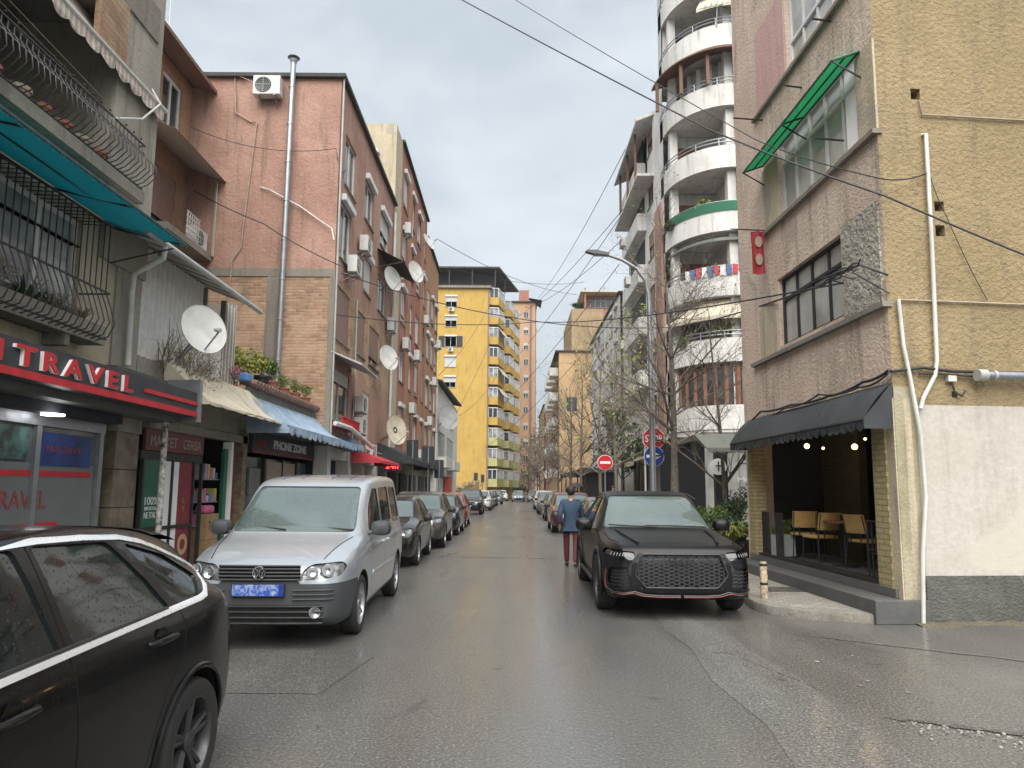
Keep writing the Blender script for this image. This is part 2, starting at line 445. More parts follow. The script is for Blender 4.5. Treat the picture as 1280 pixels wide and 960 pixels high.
cam = bpy.data.cameras.new('camera'); co = bpy.data.objects.new('camera', cam); COL.objects.link(co)
cam.sensor_width = 36; cam.lens = 36*870/1280; cam.clip_end = 9000; cam.clip_start = .05
co.location = (0, 0, 1.67); co.rotation_euler = (Matrix.Rotation(R(90) + math.atan(.121), 3, 'X') @ Matrix.Rotation(.0074, 3, 'Z')).to_euler(); cam.shift_y = .02
SC.camera = co
SC.view_settings.view_transform = 'Standard'; SC.view_settings.look = 'None'; SC.view_settings.gamma = 1
SC.view_settings.exposure = 2.08; SC.view_settings.use_curve_mapping = False
SC.cycles.max_bounces = 5; SC.cycles.volume_bounces = 0; SC.cycles.diffuse_bounces = 2; SC.cycles.glossy_bounces = 3; SC.cycles.transmission_bounces = 4
SC.cycles.transparent_max_bounces = 6; SC.cycles.sample_clamp_indirect = 6; SC.cycles.use_denoising = True

# ---------------------------------------------------------------- ground
def asphalt(name, c1, c2, sheen=True):
    t = NT(name); p = t.pos()
    big = t.noise(t.scl(p, (1, .22, 1)), .8, 4, .6)
    col = t.mix(t.ramp(big, .35, .65), c1, c2)
    col = t.mix(t.ramp(t.noise(p, .7, 5, .7, .5), .56, .74, 0, .4), col, (.16, .14, .1))
    sp = t.noise(p, 48, 4, .85)
    col = t.mix(t.ramp(sp, .54, .64, 0, .8), col, (.4, .39, .37))
    col = t.mix(t.ramp(sp, .46, .34, 0, .9), col, (.022, .021, .02))
    vo = t.n('ShaderNodeTexVoronoi'); t.set(vo.inputs['Vector'], p); vo.inputs['Scale'].default_value = 45
    wet = t.ramp(t.noise(t.scl(p, (1.3, .12, 1)), .9, 4, .55, .3), .35, .62)
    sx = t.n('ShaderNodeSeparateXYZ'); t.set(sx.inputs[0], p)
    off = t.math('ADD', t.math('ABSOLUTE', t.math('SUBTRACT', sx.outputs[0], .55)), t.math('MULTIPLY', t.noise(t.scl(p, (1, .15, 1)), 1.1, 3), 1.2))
    sheen_track = t.ramp(off, .7, 1.9, 1, 0)
    wet = t.math('MAXIMUM', t.math('MULTIPLY', wet, .55), sheen_track)
    col = t.mix(t.math('MULTIPLY', sheen_track, .3), col, (.2, .2, .195))  # sky sheen painted paler along the wet wheel track
    oil = t.ramp(t.noise(p, 1.7, 3, .5, 1.5), .66, .72, 0, .55)
    col = t.mix(oil, col, (.03, .029, .028))
    pud = t.ramp(t.noise(t.scl(p, (1, .4, 1)), .55, 5, .6, .8), .58, .66)
    r = t.mix(wet, (.55,)*3, (.24,)*3)
    r = t.mix(t.math('MULTIPLY', pud, .7), r, (.14,)*3)
    h = t.math('ADD', t.math('MULTIPLY', vo.outputs['Distance'], -1.0), t.math('MULTIPLY', sp, .5))
    col = t.mix(t.math('MULTIPLY', wet, .3), col, (.05, .048, .045))
    film = t.bump(t.noise(p, 22, 2, .5), .0012, 1)
    m = t.out(col, r, t.bump(h, .006, 1), Specular_IOR_Level=.5, Coat_Weight=t.math('MULTIPLY', t.math('MAXIMUM', wet, pud), .85), Coat_Roughness=.17)
    t.set(t.bsdf.inputs['Coat Normal'], film)
    return m
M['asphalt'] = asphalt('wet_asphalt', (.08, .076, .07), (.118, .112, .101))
M['asphalt2'] = asphalt('pale_patched_asphalt', (.10, .097, .09), (.145, .141, .132))
M['asphalt3'] = asphalt('dark_asphalt', (.045, .043, .04), (.065, .06, .055))
def paving():
    t = NT('concrete_paving'); p = t.pos()
    br = t.n('ShaderNodeTexBrick'); t.set(br.inputs['Vector'], p); br.inputs['Scale'].default_value = 1
    br.inputs['Brick Width'].default_value = .2; br.inputs['Row Height'].default_value = .1; br.inputs['Mortar Size'].default_value = .006
    for k, c in (('Color1', (.33, .31, .27)), ('Color2', (.26, .25, .22)), ('Mortar', (.09, .085, .07))): br.inputs[k].default_value = (*c, 1)
    col = t.mix(t.ramp(t.noise(p, 2, 6, .7), .4, .75, 0, .7), br.outputs['Color'], (.14, .13, .11))
    return t.out(col, .7, t.bump(t.math('MULTIPLY', br.outputs['Fac'], -1), .008))
M['paving'] = paving()
M['kerb'] = plaster('kerb_stone', (.27, .26, .225), (.18, .17, .145), st=.7, bump=.02, bsc=12)
M['earth'] = plaster('earth_ground', (.12, .11, .08), (.07, .075, .04), st=.3)
M['moss'] = plaster('mossy_dirt', (.11, .105, .055), (.16, .145, .1), st=.3, bump=.05, bsc=25)

def sheet(name, poly, z, mat, kind='structure'):
    mb = MB(); mb.add([(x, y, z) for x, y in poly], [tuple(range(len(poly)))])
    return tag(mb.build(name, M[mat], origin=(0, 0, z)), kind=kind)

sheet('ground', [(-4000, -300), (4000, -300), (4000, 5000), (-4000, 5000)], -.03, 'earth')
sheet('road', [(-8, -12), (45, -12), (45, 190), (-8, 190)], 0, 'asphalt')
sheet('road_patch', [(1.62, 3.2), (2.62, 3.2), (2.55, 4.2), (2.50, 5.4), (2.62, 6.6), (2.5, 7.6), (2.62, 8.7), (2.75, 10.5), (2.6, 13), (2.0, 13), (1.97, 10), (1.86, 8.6), (1.92, 7.6), (1.78, 6.4), (1.84, 5.2), (1.7, 4.2)], .004, 'asphalt2')
sheet('road_patch', [(-4.2, 5.9), (-1.55, 5.9), (-1.35, 7.2), (-2.2, 7.5), (-4.2, 7.3)], .004, 'asphalt')
def jag(x0, y0, x1, y1, w, n, rnd, amp):
    a = []; b = []
    for i in range(n+1):
        t = i/n; x = x0+(x1-x0)*t; y = y0+(y1-y0)*t + rnd.uniform(-amp, amp)
        ww = w*rnd.uniform(.3, 1)*(min(1, 4*t, 4*(1-t)) + .05)
        a.append((x, y+ww/2)); b.append((x, y-ww/2))
    return a + b[::-1]
rn = random.Random(3)
sheet('road_crack', jag(-1.9, 17.4, 2.2, 17.0, .09, 40, rn, .05), .008, 'asphalt3')
sheet('road_crack', jag(-.6, 24.8, .8, 24.7, .16, 14, rn, .05), .008, 'asphalt3')
sheet('road_crack', jag(2.75, 5.42, 4.3, 4.75, .13, 26, rn, .04), .008, 'asphalt3')
sheet('road_crack', jag(2.2, 7.6, 2.8, 5.5, .03, 20, rn, .02), .008, 'asphalt3')
sheet('road_seam', jag(3.2, 8.5, 6.6, 6.2, .10, 24, rn, .015), .006, 'asphalt2')
# loose grit at the broken edge
mb = MB()
for i in range(170):
    x = rn.uniform(2.8, 4.3); y = 5.35 - (x-2.8)*.42 - abs(rn.gauss(0, .18)); r = rn.uniform(.004, .018)
    mb.ball((x, y, r*.5), r, 3, (1, rn.uniform(.6, 1), .6))
tag(mb.build('grit', plain('pale_grit', (.3, .28, .25), .9, .5, 30)), kind='stuff')
# manhole and damp strips with their painted sheen are part of the road surface

# right pavement with rounded kerb
def arc(cx, cy, r, a0, a1, n):
    return [(cx + r*math.cos(R(a0+(a1-a0)*i/n)), cy + r*math.sin(R(a0+(a1-a0)*i/n))) for i in range(n+1)]
edge = [(3.6, 120), (3.6, 60), (3.58, 30), (3.56, 14), (3.53, 10.6)] + arc(4.25, 10.1, .78, 165, 262, 8)[1:] + [(4.6, 9.13), (5.02, 9.1)]
top = edge + [(5.5, 9.4), (5.5, 16.0), (16, 16.2), (16, 32.9), (11, 33), (8, 36), (8, 120)]
mb = MB(); mb.slab(top, 0, .12)
tag(mb.build('pavement', M['paving'], origin=(0, 0, 0)), kind='structure')
mb = MB(); mb.smooth = True
rnd = random.Random(5)
pts = [Vector((x, y, 0)) for x, y in edge]
dense = []
for a, b in zip(pts[:-1], pts[1:]):
    n = max(1, int((b-a).length/.5)); dense += [a + (b-a)*i/n for i in range(n)]
dense.append(pts[-1])
prev = None
vs = []; fs = []
for i, p in enumerate(dense):
    t = (dense[min(i+1, len(dense)-1)] - dense[max(i-1, 0)]).normalized(); nrm = Vector((t.y, -t.x, 0))
    if nrm.dot(Vector((-1, -.3, 0))) < 0: nrm = -nrm
    j = rnd.uniform(-.008, .008)
    for d, z in ((-.12, .125), (0, .127+j), (.028, .118+j), (.04, .09), (.045, 0)): vs.append(p + nrm*d + Vector((0, 0, z)))
    if i:
        for k in range(4): fs.append(((i-1)*5+k, i*5+k, i*5+k+1, (i-1)*5+k+1))
mb.add(vs, fs, smooth=True)
tag(mb.build('kerb', M['kerb'], origin=(0, 0, 0)), kind='structure')
# left pavement
mb = MB(); mb.slab([(-8, -12), (-4.05, -12), (-4.05, 75), (-8, 75)], 0, .13)
tag(mb.build('pavement', M['paving'], origin=(0, 0, 0)), kind='structure')
mb = MB()
for i in range(70): mb.box(-4.05, -3.93, -6+i*1.1, -6+i*1.1+1.085, 0, .135, .01)
tag(mb.build('kerb', M['kerb'], origin=(0, 0, 0)), kind='structure')
# moss and litter soil along the yellow wall
mb = MB()
def mossf(u, v):
    x = 5.12 + u*2.6; y = 9.05 + (x-5)*.088 - v*.16*(1+.5*math.sin(x*5)+.3*math.sin(x*13))
    return (x, y, .004 + .03*(1-v)*(1+.4*math.sin(x*17)) if v < .99 else 0.001)
mb.grid(mossf, 60, 6)
tag(mb.build('moss', M['moss'], origin=(0, 0, 0)), kind='stuff')

# hills far away, a wooded rise in front of them
def ridge(name, y, x0, x1, h, seed, mat, n=160, depth=600):
    rr = random.Random(seed); ph = [rr.uniform(0, 6) for _ in range(6)]
    mb = MB()
    def f(u, v):
        x = x0 + (x1-x0)*u
        hh = h(x) * (1 + .1*math.sin(u*9+ph[0]) + .06*math.sin(u*23+ph[1]) + .03*math.sin(u*61+ph[2]))
        return (x, y + v*depth, hh*math.sin(v*math.pi/2) * (1 + .12*math.sin(u*70+v*9)*v*(1-v)))
    mb.grid(f, n, 14)
    return tag(mb.build(name, mat, origin=(0, y, 0)), kind='structure')
M['hill'] = plaster('wooded_hill', (.075, .1, .05), (.12, .12, .075), st=0, bump=0, sc=.004)
ridge('hills', 3000, -2600, 3400, lambda x: 110 + 170*math.exp(-((x-130)/210)**2) + 90*math.exp(-((x+900)/600)**2), 2, M['hill'])

# ---------------------------------------------------------------- shared builders
def window(root, fr, s0, s1, z0, z1, d=-.12, fw=.05, cols=2, rows=1, fmat='whitepvc', gmat='glass', shut=0, smat='shutter', sill=True, name='window', box=False):
    f = MB(fr)
    f.box(s0, s0+fw, d, d+.06, z0, z1); f.box(s1-fw, s1, d, d+.06, z0, z1)
    f.box(s0+fw, s1-fw, d, d+.06, z0, z0+fw); f.box(s0+fw, s1-fw, d, d+.06, z1-fw, z1)
    for i in range(1, cols):
        x = s0 + (s1-s0)*i/cols; f.box(x-fw*.45, x+fw*.45, d+.002, d+.055, z0+fw, z1-fw)
    for j in range(1, rows):
        z = z0 + (z1-z0)*j/rows; f.box(s0+fw, s1-fw, d+.004, d+.052, z-fw*.4, z+fw*.4)
    o = f.build(name, M[fmat], root)
    MB(fr).quad((s0+fw*.5, d+.02, z0+fw*.5), (s1-fw*.5, d+.02, z0+fw*.5), (s1-fw*.5, d+.02, z1-fw*.5), (s0+fw*.5, d+.02, z1-fw*.5)).build('pane', M[gmat], o)
    if shut > 0:
        zs = z1 - (z1-z0)*shut
        B(fr, s0+fw*.4, s1-fw*.4, d+.065, d+.085, zs, z1).build('shutter', M[smat], o)
    if box:
        B(fr, s0-.04, s1+.04, .0, .16, z1-.02, z1+.2, .02).build('shutter_box', M['whitepvc'], o)
    if sill:
        B(fr, s0-.06, s1+.06, d, .06, z0-.06, z0-.003).build('sill', M['concrete'], o)
    return o

def ac(fr, s, z, label, w=.8, h=.56, dp=.3, gap=.1, group='air conditioning units on the facades', dark=False):
    c = fr.P(s, gap+dp/2, z)
    t = thing('air_conditioner', label, 'air conditioner', c, 0, group)
    B(fr, s-w/2, s+w/2, gap, gap+dp, z, z+h, .015).build('casing', M['acwhite'], t)
    m = MB(fr); n = Vector((fr.nx, fr.ny, 0)) if not isinstance(fr, ID) else Vector((0, -1, 0))
    cc = fr.P(s-w*.12, gap+dp, z+h/2)
    m.lathe([(0, .004), (h*.36, .004), (h*.38, .012), (h*.41, .012), (h*.41, 0)], cc, n, 20)
    m.build('fan_grille', M['black'], t)
    m = MB(fr)
    for k in range(4):
        m.lathe([(h*(.08+k*.09)-.006, .013), (h*(.08+k*.09), .018), (h*(.08+k*.09)+.006, .013)], cc, n, 18)
    m.bar((s-w*.12-h*.38, gap+dp+.016, z+h/2), (s-w*.12+h*.38, gap+dp+.016, z+h/2), .012); m.bar((s-w*.12, gap+dp+.016, z+h*.12), (s-w*.12, gap+dp+.016, z+h*.88), .012)
    m.build('guard', M['greypvc'], t)
    m = MB(fr)
    for q in (-.3, .3):
        m.bar((s+q*w, 0, z-.02), (s+q*w, gap+dp, z-.02), .03); m.bar((s+q*w, 0, z-.25), (s+q*w, gap+dp*.8, z-.02), .02)
    m.build('bracket', M['steel'], t)
    return t

def dish(c, aim, r, wallpt, label, mat='acwhite', logo=False):
    """offset dish at c facing aim with its arm to the wall point"""
    c = Vector(c); a = Vector(aim).normalized()
    t = thing('satellite_dish', label, 'satellite dish', c, 0, 'satellite dishes')
    prof = [(0, -.12*r*1.2)] + [(r*k/8, -.14*r*(1-(k/8)**2)) for k in range(1, 9)] + [(r*1.015, .012), (r*.99, -.02)] + [(r*k/8, -.14*r*(1-(k/8)**2)-.02) for k in range(7, 0, -1)] + [(0, -.14*r-.02)]
    MB().lathe(prof, c, a, 32).build('reflector', M[mat], t)
    m = MB(); low = c + Vector((0, 0, -1)).lerp(Vector(), 0)*r*.95
    f = c + a*r*1.05 + Vector((0, 0, -.35*r))
    m.tube([low, f], .014); m.build('feed_arm', M['steel'], t)
    m = MB(); m.lathe([(0, 0), (.035, 0), (.045, .05), (.03, .13), (0, .13)], f, (c-f).normalized(), 12); m.build('receiver', M['greypvc'], t)
    m = MB(); back = c - a*(.16*r)
    m.tube([back, Vector(wallpt) + Vector((0, 0, .05)), Vector(wallpt)], .022); m.tube([back + Vector((0, 0, -.12)), Vector(wallpt)], .016)
    m.build('mount', M['steel'], t)
    if logo:
        MB().lathe([(r*.12, -.12*r), (r*.2, -.115*r)], c + a*.006, a, 20).build('logo', M['black'], t)
    return t

def cable(name, pts, label, r=.012, sag=0, mat='wire', group='overhead cables', n=14, cat='cable'):
    P = []
    for a, b in zip(pts[:-1], pts[1:]):
        a, b = Vector(a), Vector(b)
        for i in range(n): 
            t = i/n; p = a.lerp(b, t); p.z -= sag*4*t*(1-t); P.append(p)
    P.append(Vector(pts[-1]))
    o = MB().tube([tuple(p) for p in P], r, 6).build(name, M[mat])
    return tag(o, label, cat, group)

def text(s, fr, s0, z0, h, d, mat, parent, width=None, depth=.02, name='lettering', flip=False, slant=0, bold=0):
    cu = bpy.data.curves.new('t', 'FONT'); cu.body = s; cu.size = 1; cu.extrude = .5; cu.offset = bold
    ob = bpy.data.objects.new('t', cu); COL.objects.link(ob)
    dg = bpy.context.evaluated_depsgraph_get(); me = bpy.data.meshes.new_from_object(ob.evaluated_get(dg))
    vs = [v.co.copy() for v in me.vertices]; fs = [tuple(p.vertices) for p in me.polygons]
    bpy.data.objects.remove(ob); bpy.data.meshes.remove(me); bpy.data.curves.remove(cu)
    x0 = min(v.x for v in vs); x1 = max(v.x for v in vs); y0 = min(v.y for v in vs); y1 = max(v.y for v in vs)
    k = h/(y1-y0); kx = width/(x1-x0) if width else k
    m = MB(fr)
    def T(v):
        a = (v.x-x0)*kx; 
        if flip: a = (x1-v.x)*kx
        return fr.P(s0+a, d + (v.z+.5)*depth, z0+(v.y-y0)*k)
    m.add([T(v) for v in vs], fs)
    return m.build(name, M[mat], parent)

def leaves(n, cen, rad, size, rnd, mb=None, shell=.3, tri=False):
    mb = mb or MB()
    for _ in range(n):
        while True:
            v = Vector((rnd.uniform(-1, 1), rnd.uniform(-1, 1), rnd.uniform(-1, 1)))
            if shell < v.length < 1: break
        p = Vector(cen) + Vector((v.x*rad[0], v.y*rad[1], v.z*rad[2]))
        a = Vector((rnd.gauss(0, 1), rnd.gauss(0, 1), rnd.gauss(0, 1))).normalized(); b = a.orthogonal().normalized(); b = (b*math.cos(1.) + a.cross(b)*rnd.uniform(-1, 1)).normalized()
        l = size*rnd.uniform(.6, 1.3)
        mb.add([p - a*l*.5, p + b*l*.28, p + a*l*.5, p - b*l*.28], [(0, 1, 2, 3)])
    return mb

def grassy(n, c, h, spread, rnd, mb=None, w=.012):
    """arching strap leaves from one clump"""
    mb = mb or MB(); c = Vector(c)
    for _ in range(n):
        a = rnd.uniform(0, 6.283); l = h*rnd.uniform(.6, 1.15); s = spread*rnd.uniform(.4, 1.1); d = Vector((math.cos(a), math.sin(a), 0)); sd = Vector((-d.y, d.x, 0))*w
        P = [c + d*(s*t) + Vector((0, 0, l*(t*1.7 - t*t*1.25))) for t in (0, .3, .6, .85, 1)]
        W = [1, 1, .8, .5, .05]
        vs = []
        for p, k in zip(P, W): vs += [p - sd*k, p + sd*k]
        mb.add(vs, [(i*2, i*2+1, i*2+3, i*2+2) for i in range(4)])
    return mb
def plant(name, label, c, pot=None, leaf='leaf', n=300, rad=(.3, .3, .35), size=.06, seed=1, kind='bush', group=None, potmat='terracotta', cat='potted plant'):
    c = Vector(c); t = thing(name, label, cat, c, 0, group); rnd = random.Random(seed); zb = 0
    if pot:
        r, h = pot; zb = h
        MB().lathe([(0, 0), (r*.72, 0), (r*.95, h*.85), (r*1.08, h*.85), (r*1.08, h), (r*.93, h), (r*.9, h*.9), (0, h*.9)], c, n=18).build('pot', M[potmat], t)
    if kind == 'bush':
        m = MB()
        for k in range(6):
            a = k*1.05; m.tube([c + Vector((0, 0, zb*.8)), c + Vector((math.cos(a)*rad[0]*.3, math.sin(a)*rad[1]*.3, zb+rad[2]*.7)), c + Vector((math.cos(a)*rad[0]*.75, math.sin(a)*rad[1]*.75, zb+rad[2]*1.4))], [.012, .008, .003], 5)
        m.build('stem', M['bark'], t)
        mb = MB()
        for k in range(7):
            o = Vector((rnd.uniform(-.55, .55)*rad[0], rnd.uniform(-.55, .55)*rad[1], zb+rad[2]*rnd.uniform(.5, 1.5)))
            leaves(n//7, c+o, [x*.55 for x in rad], size, rnd, mb, 0)
        mb.build('foliage', M[leaf], t)
    else:
        grassy(n, c + Vector((0, 0, zb*.9)), rad[2]*1.6, rad[0]*1.3, rnd, w=size).build('foliage', M[leaf], t)
    return t
# ---------------------------------------------------------------- LEFT SIDE
FL = Fr(-6, 0, 90)          # facade of the near block: s = Y, d = towards the street
# --- near block (yellow plaster and brick, balcony, shop)
nb = thing('apartment_block', 'nearest weathered block on the left with yellow plaster, patched brick and a caged window', 'building', (-9, 4, 0))
m = MB(FL)
wall(m, -4, 10.9, 2.75, 4.95, [(6.2, 9.35, 4.02, 4.95)])
wall(m, -4, 10.2, 4.95, 5.5, [(6.2, 9.35, 4.95, 5.33)])
m.build('wall', M['cream'], nb)
m = MB(FL); m.box(-4, 10.15, -.3, .03, 5.502, 6.24); m.build('brick_band', M['brickmix'], nb)
m = MB(FL)
m.box(9.75, 10.95, -.45, .06, 4.96, 13.5); m.box(10.2, 10.9, -.4, .03, 3.3, 4.955)
m.build('corner_column', M['greyplaster'], nb)
m = MB(FL); m.box(9.2, 9.9, .0, .09, 7.9, 13); m.build('brick_pier', M['brickmix'], nb)
# loggia above, set on the same wall line
class FrS:
    ex, ey, nx, ny = FL.ex, FL.ey, FL.nx, FL.ny
    def P(s, a, d, z): return Vector((0, 0, 1.67)) + (FL.P(a, d, z) - Vector((0, 0, 1.67)))*1.17
FLs = FrS()
m = MB(FL); m.box(-4, 10.6, -3.2, -1.9, 6.2, 9.0); m.build('loggia_back', M['stepst'], nb)  # shade of the recess put into the back wall's dark colour
m = MB(FLs); m.box(-4, 9.0, -.6, 1.02, 5.44, 5.6); m.build('balcony_slab', M['concrete'], nb)
m = MB(FLs); m.box(-4, 9.1, -1.5, .9, 7.6, 7.9); m.box(-4, 9.2, -.4, .95, 7.9, 8.4); m.box(-4, 9.2, -.4, .86, 8.4, 12); m.build('upper_slab', M['concrete'], nb)
m = MB(FL); m.box(-4, 10.9, -8, -3.2, 2.75, 13); m.box(9.75, 10.9, -3.2, -.45, 2.75, 13); m.box(-4, 9.75, -3.2, -.3, 2.75, 6.2); m.build('block_mass', M['greyplaster'], nb)
window(nb, FL, 6.2, 8.4, 6.5, 8.4, d=-1.89, fmat='wood', gmat='glass', sill=False, cols=3)
# the caged window
window(nb, FL, 6.22, 9.33, 4.04, 5.32, d=-.12, fw=.07, cols=4, rows=1, gmat='glassb')
m = MB(FL)
zs = [(3.62, .30), (3.68, .5), (3.85, .58), (4.1, .5), (4.3, .42), (5.25, .42)]
for i in range(34):
    s = 5.6 + i*.123
    if s > 9.35: break
    m.tube([(s, .02, 3.6)] + [(s, d, z) for z, d in zs] + [(s, .02, 5.27)], .009, 5)
for z, d in ((3.66, .42), (4.3, .425), (5.24, .42)): m.bar((5.5, d, z), (9.38, d, z), .022)
m.bar((9.38, 0, 4.3), (9.38, .42, 4.3), .02)
m.build('window_cage', M['blackmetal'], nb)
m = MB(FL); m.box(5.6, 9.5, .0, .34, 3.6, 3.66); m.box(5.6, 9.5, .3, .34, 3.66, 3.86); m.box(8.7, 8.8, .0, .3, 3.45, 3.6); m.build('planter_ledge', M['concrete'], nb)
# balcony railing with bellied bars
m = MB(FLs)
for i in range(62):
    s = 3.4 + i*.09
    if s > 8.95: break
    m.tube([(s, 1.0, 5.62), (s, 1.1, 5.66), (s, 1.22, 5.78), (s, 1.2, 5.92), (s, 1.07, 6.03), (s, 1.0, 6.14), (s, 1.0, 6.24)], .0085, 5)
    if i % 2 == 0:
        m.lathe([(.028, -.004), (.034, 0), (.028, .004)], FLs.P(s+.045, 1.03, 6.08), (0, 1, 0), 10)
        m.ball(FLs.P(s+.045, 1.0, 6.29), .017, 4)
for z in (6.24, 6.12, 5.63): m.bar((-4, 1.0, z), (8.95, 1.0, z), .022)
for d in (.12, .34, .56, .78): m.tube([(8.95, d, 5.62), (9.02+.1, d, 5.75), (9.02+.08, d, 5.95), (8.95, d, 6.24)], .0085, 5)
m.bar((8.95, 0, 6.24), (8.95, 1.0, 6.24), .02); m.bar((8.95, 0, 5.63), (8.95, 1.0, 5.63), .02)
m.build('balcony_railing', M['blackmetal'], nb)
# potted plants along the slab edge
tint = ['worn brick-red', 'pale clay', 'faded brown']
pots = [(4.6, .13, 2), (5.0, .12, 1), (5.35, .13, 0), (5.75, .12, 0), (6.1, .13, 1), (6.45, .12, 0), (6.85, .14, 1), (7.2, .12, 0), (7.55, .13, 0), (7.9, .13, 1), (8.25, .13, 0), (8.6, .12, 0)]
M['clay'] = plain('pale_clay', (.38, .3, .24), .85); M['clayb'] = plain('brown_clay', (.2, .1, .08), .85)
for i, (s, r, k) in enumerate(pots):
    o = MB().lathe([(0, 0), (r*.7, 0), (r*.95, .19), (r*1.08, .19), (r*1.08, .24), (r*.9, .24), (r*.88, .2), (0, .2)], FLs.P(s, .8, 5.602), n=16).build('flower_pot', M[['terracotta', 'clay', 'clayb'][k]])
    far = len(pots)-i
    tag(o, ('flower pot at the far end of the high left balcony' if far == 1 else f'{tint[k]} flower pot on the high left balcony, number {far} from its far end'), 'flower pot', 'flower pots along the high balcony')
# shade awning above the balcony, arms
def awning(name, label, fr, s0, s1, din, zin, dout, zout, mat, val=.12, scal=.14, ns=40, sag=.03, thick=.012, cat='awning', bulge=0, valance=True, group=None, ends=False):
    t = thing(name, label, cat, fr.P((s0+s1)/2, (din+dout)/2, min(zin, zout)), 0, group)
    m = MB(fr); m.smooth = True
    def f(u, v): 
        s = s0 + (s1-s0)*u
        return (s, din + (dout-din)*v, zin + (zout-zin)*v - sag*math.sin(v*math.pi)*(1+.6*math.sin(u*9)) + bulge*math.sin(v*math.pi/2*1.0)*(1-v))
    m.grid(f, ns, 8); m.grid(lambda u, v: tuple(a-b for a, b in zip(f(u, v), (0, 0, thick))), ns, 8)
    m.build('canopy', M[mat], t)
    if valance:
        m = MB(fr)
        nsc = max(1, int(abs(s1-s0)/scal))
        for k in range(nsc):
            a, b = s0 + (s1-s0)*k/nsc, s0 + (s1-s0)*(k+1)/nsc
            P = [(a, dout, zout)] + [(a + (b-a)*j/6, dout+.01*math.sin(k*1.3+j), zout - val + val*.32*(abs(j/6-.5)*2)**2) for j in range(7)] + [(b, dout, zout)]
            m.quad(*P)
        if ends:
            for e in (s0, s1): m.quad((e, din, zin), (e, dout, zout), (e, dout, zout-val*.8), (e, din+.05, zout-val*.8))
        m.build('valance', M[mat], t)
    return t
a1 = awning('retractable_awning', 'faded cream striped awning rolled out over the high balcony on the left', FLs, 2.0, 9.35, .55, 7.72, 1.02, 6.98, 'stripecloth', val=.2, scal=.3, ns=50, sag=.04)
m = MB(FLs)
m.tube([(2, 1.02, 6.99), (9.4, 1.02, 6.99)], .03); m.tube([(2, .56, 7.72), (9.4, .56, 7.72)], .04)
for s in (6.65, 9.15): m.tube([(s, .6, 7.7), (s+.02, 1.05, 6.98), (s-.35, 1.02, 6.55), (s-1.0, .99, 6.2)], .017)
m.build('folding_arm', M['acwhite'], a1)
# teal shade net over the window
a2 = awning('shade_awning', 'teal net awning on a black iron frame above the caged window', FL, 4.4, 10.05, .05, 5.52, 1.12, 5.26, 'teal', val=.07, scal=.05, sag=.03)
m = MB(FL)
for s in (4.6, 6.6, 8.6, 10.0): m.bar((s, .0, 5.49), (s, 1.12, 5.23), .028)
m.bar((4.4, 1.12, 5.23), (10.07, 1.12, 5.23), .028); m.bar((4.4, .58, 5.36), (10.07, .58, 5.36), .022); m.bar((4.4, .03, 5.48), (10.07, .03, 5.48), .028)
m.tube([(10.0, .02, 4.95), (10.0, .95, 5.18)], .012)
m.build('awning_frame', M['blackmetal'], a2)
# strap-leaved plants in the cage
for i, (s, h, lf) in enumerate([(6.2, .5, 'leafd'), (6.9, .55, 'leafd'), (7.5, .5, 'dry'), (8.1, .46, 'leafd'), (8.6, .42, 'dry')]):
    plant('spider_plant', ['strap-leaved green plant at the near end of the window cage', 'bushy strap-leaved plant second in the window cage', 'withered pale strap-leaved plant in the middle of the window cage', 'dark strap-leaved plant right of the withered ones in the window cage', 'dry plant beside the small clay pot in the window cage'][i], FL.P(s, .18, 3.66), None, lf, 90, (.3, .2, h), .009, i+3, 'strap', 'plants in the caged window')
plant('potted_plant', 'small round clay pot with a thin plant at the far end of the window cage', FL.P(9.15, .2, 3.66), (.12, .2), 'dry', 30, (.2, .2, .2), .007, 5, 'strap')
# laundry lines
for i in range(4):
    cable('laundry_line', [FLs.P(2, .5+i*.12, 6.85), FLs.P(9.0, .5+i*.12, 6.5-.02*i)], 'yellowish laundry line stretched under the cream awning', .005, .03, 'clay', 'laundry lines on the high balcony')
tag(MB(FL).tube([(7.1, .1, 5.35), (8.9, .35, 5.28)], .016).build('wall_pipe', M['acwhite']), 'short white pipe sticking out of the brick band below the high balcony', 'pipe')

# --- travel shop front
sh = thing('travel_agency_sign', 'long black fascia sign with red TRAVEL letters over the shop on the left', 'sign', (-5.4, 6, 2.8))
m = MB(FL); m.box(-2, 11.4, .55, .8, 2.80, 3.2); m.build('fascia', M['signblack'], sh)
B(FL, -2, 11.39, .801, .825, 2.80, 2.885).build('red_strip', M['redpaint'], sh)
B(FL, 9.75, 11.38, .801, .825, 2.985, 3.045).build('red_strip', M['redpaint'], sh)
B(FL, 11.4, 11.5, .3, .84, 2.72, 3.42).build('end_plate', M['steel'], sh)
wd = {'I': .06}
x = 7.17
for ch, s0, s1 in (('N', 6.3, 6.62), ('I', 6.86, 6.93), ('T', 7.13, 7.44), ('R', 7.56, 7.83), ('A', 7.92, 8.26), ('V', 8.36, 8.68), ('E', 8.80, 9.02), ('L', 9.17, 9.38)):
    text(ch, FL, s0, 2.925, .215, .802, 'redpaint', sh, s1-s0, .05, 'letter', bold=.02)
    text(ch, FL, s0-.012, 2.92, .215, .8015, 'letterwhite', sh, s1-s0, .035, 'letter_edge', bold=.02)
m = MB(FL); m.box(-2, 11.4, 0, .55, 2.70, 2.80); m.box(9.9, 11.4, .0, .3, 3.2, 3.4); m.build('soffit', M['stepst'], sh)

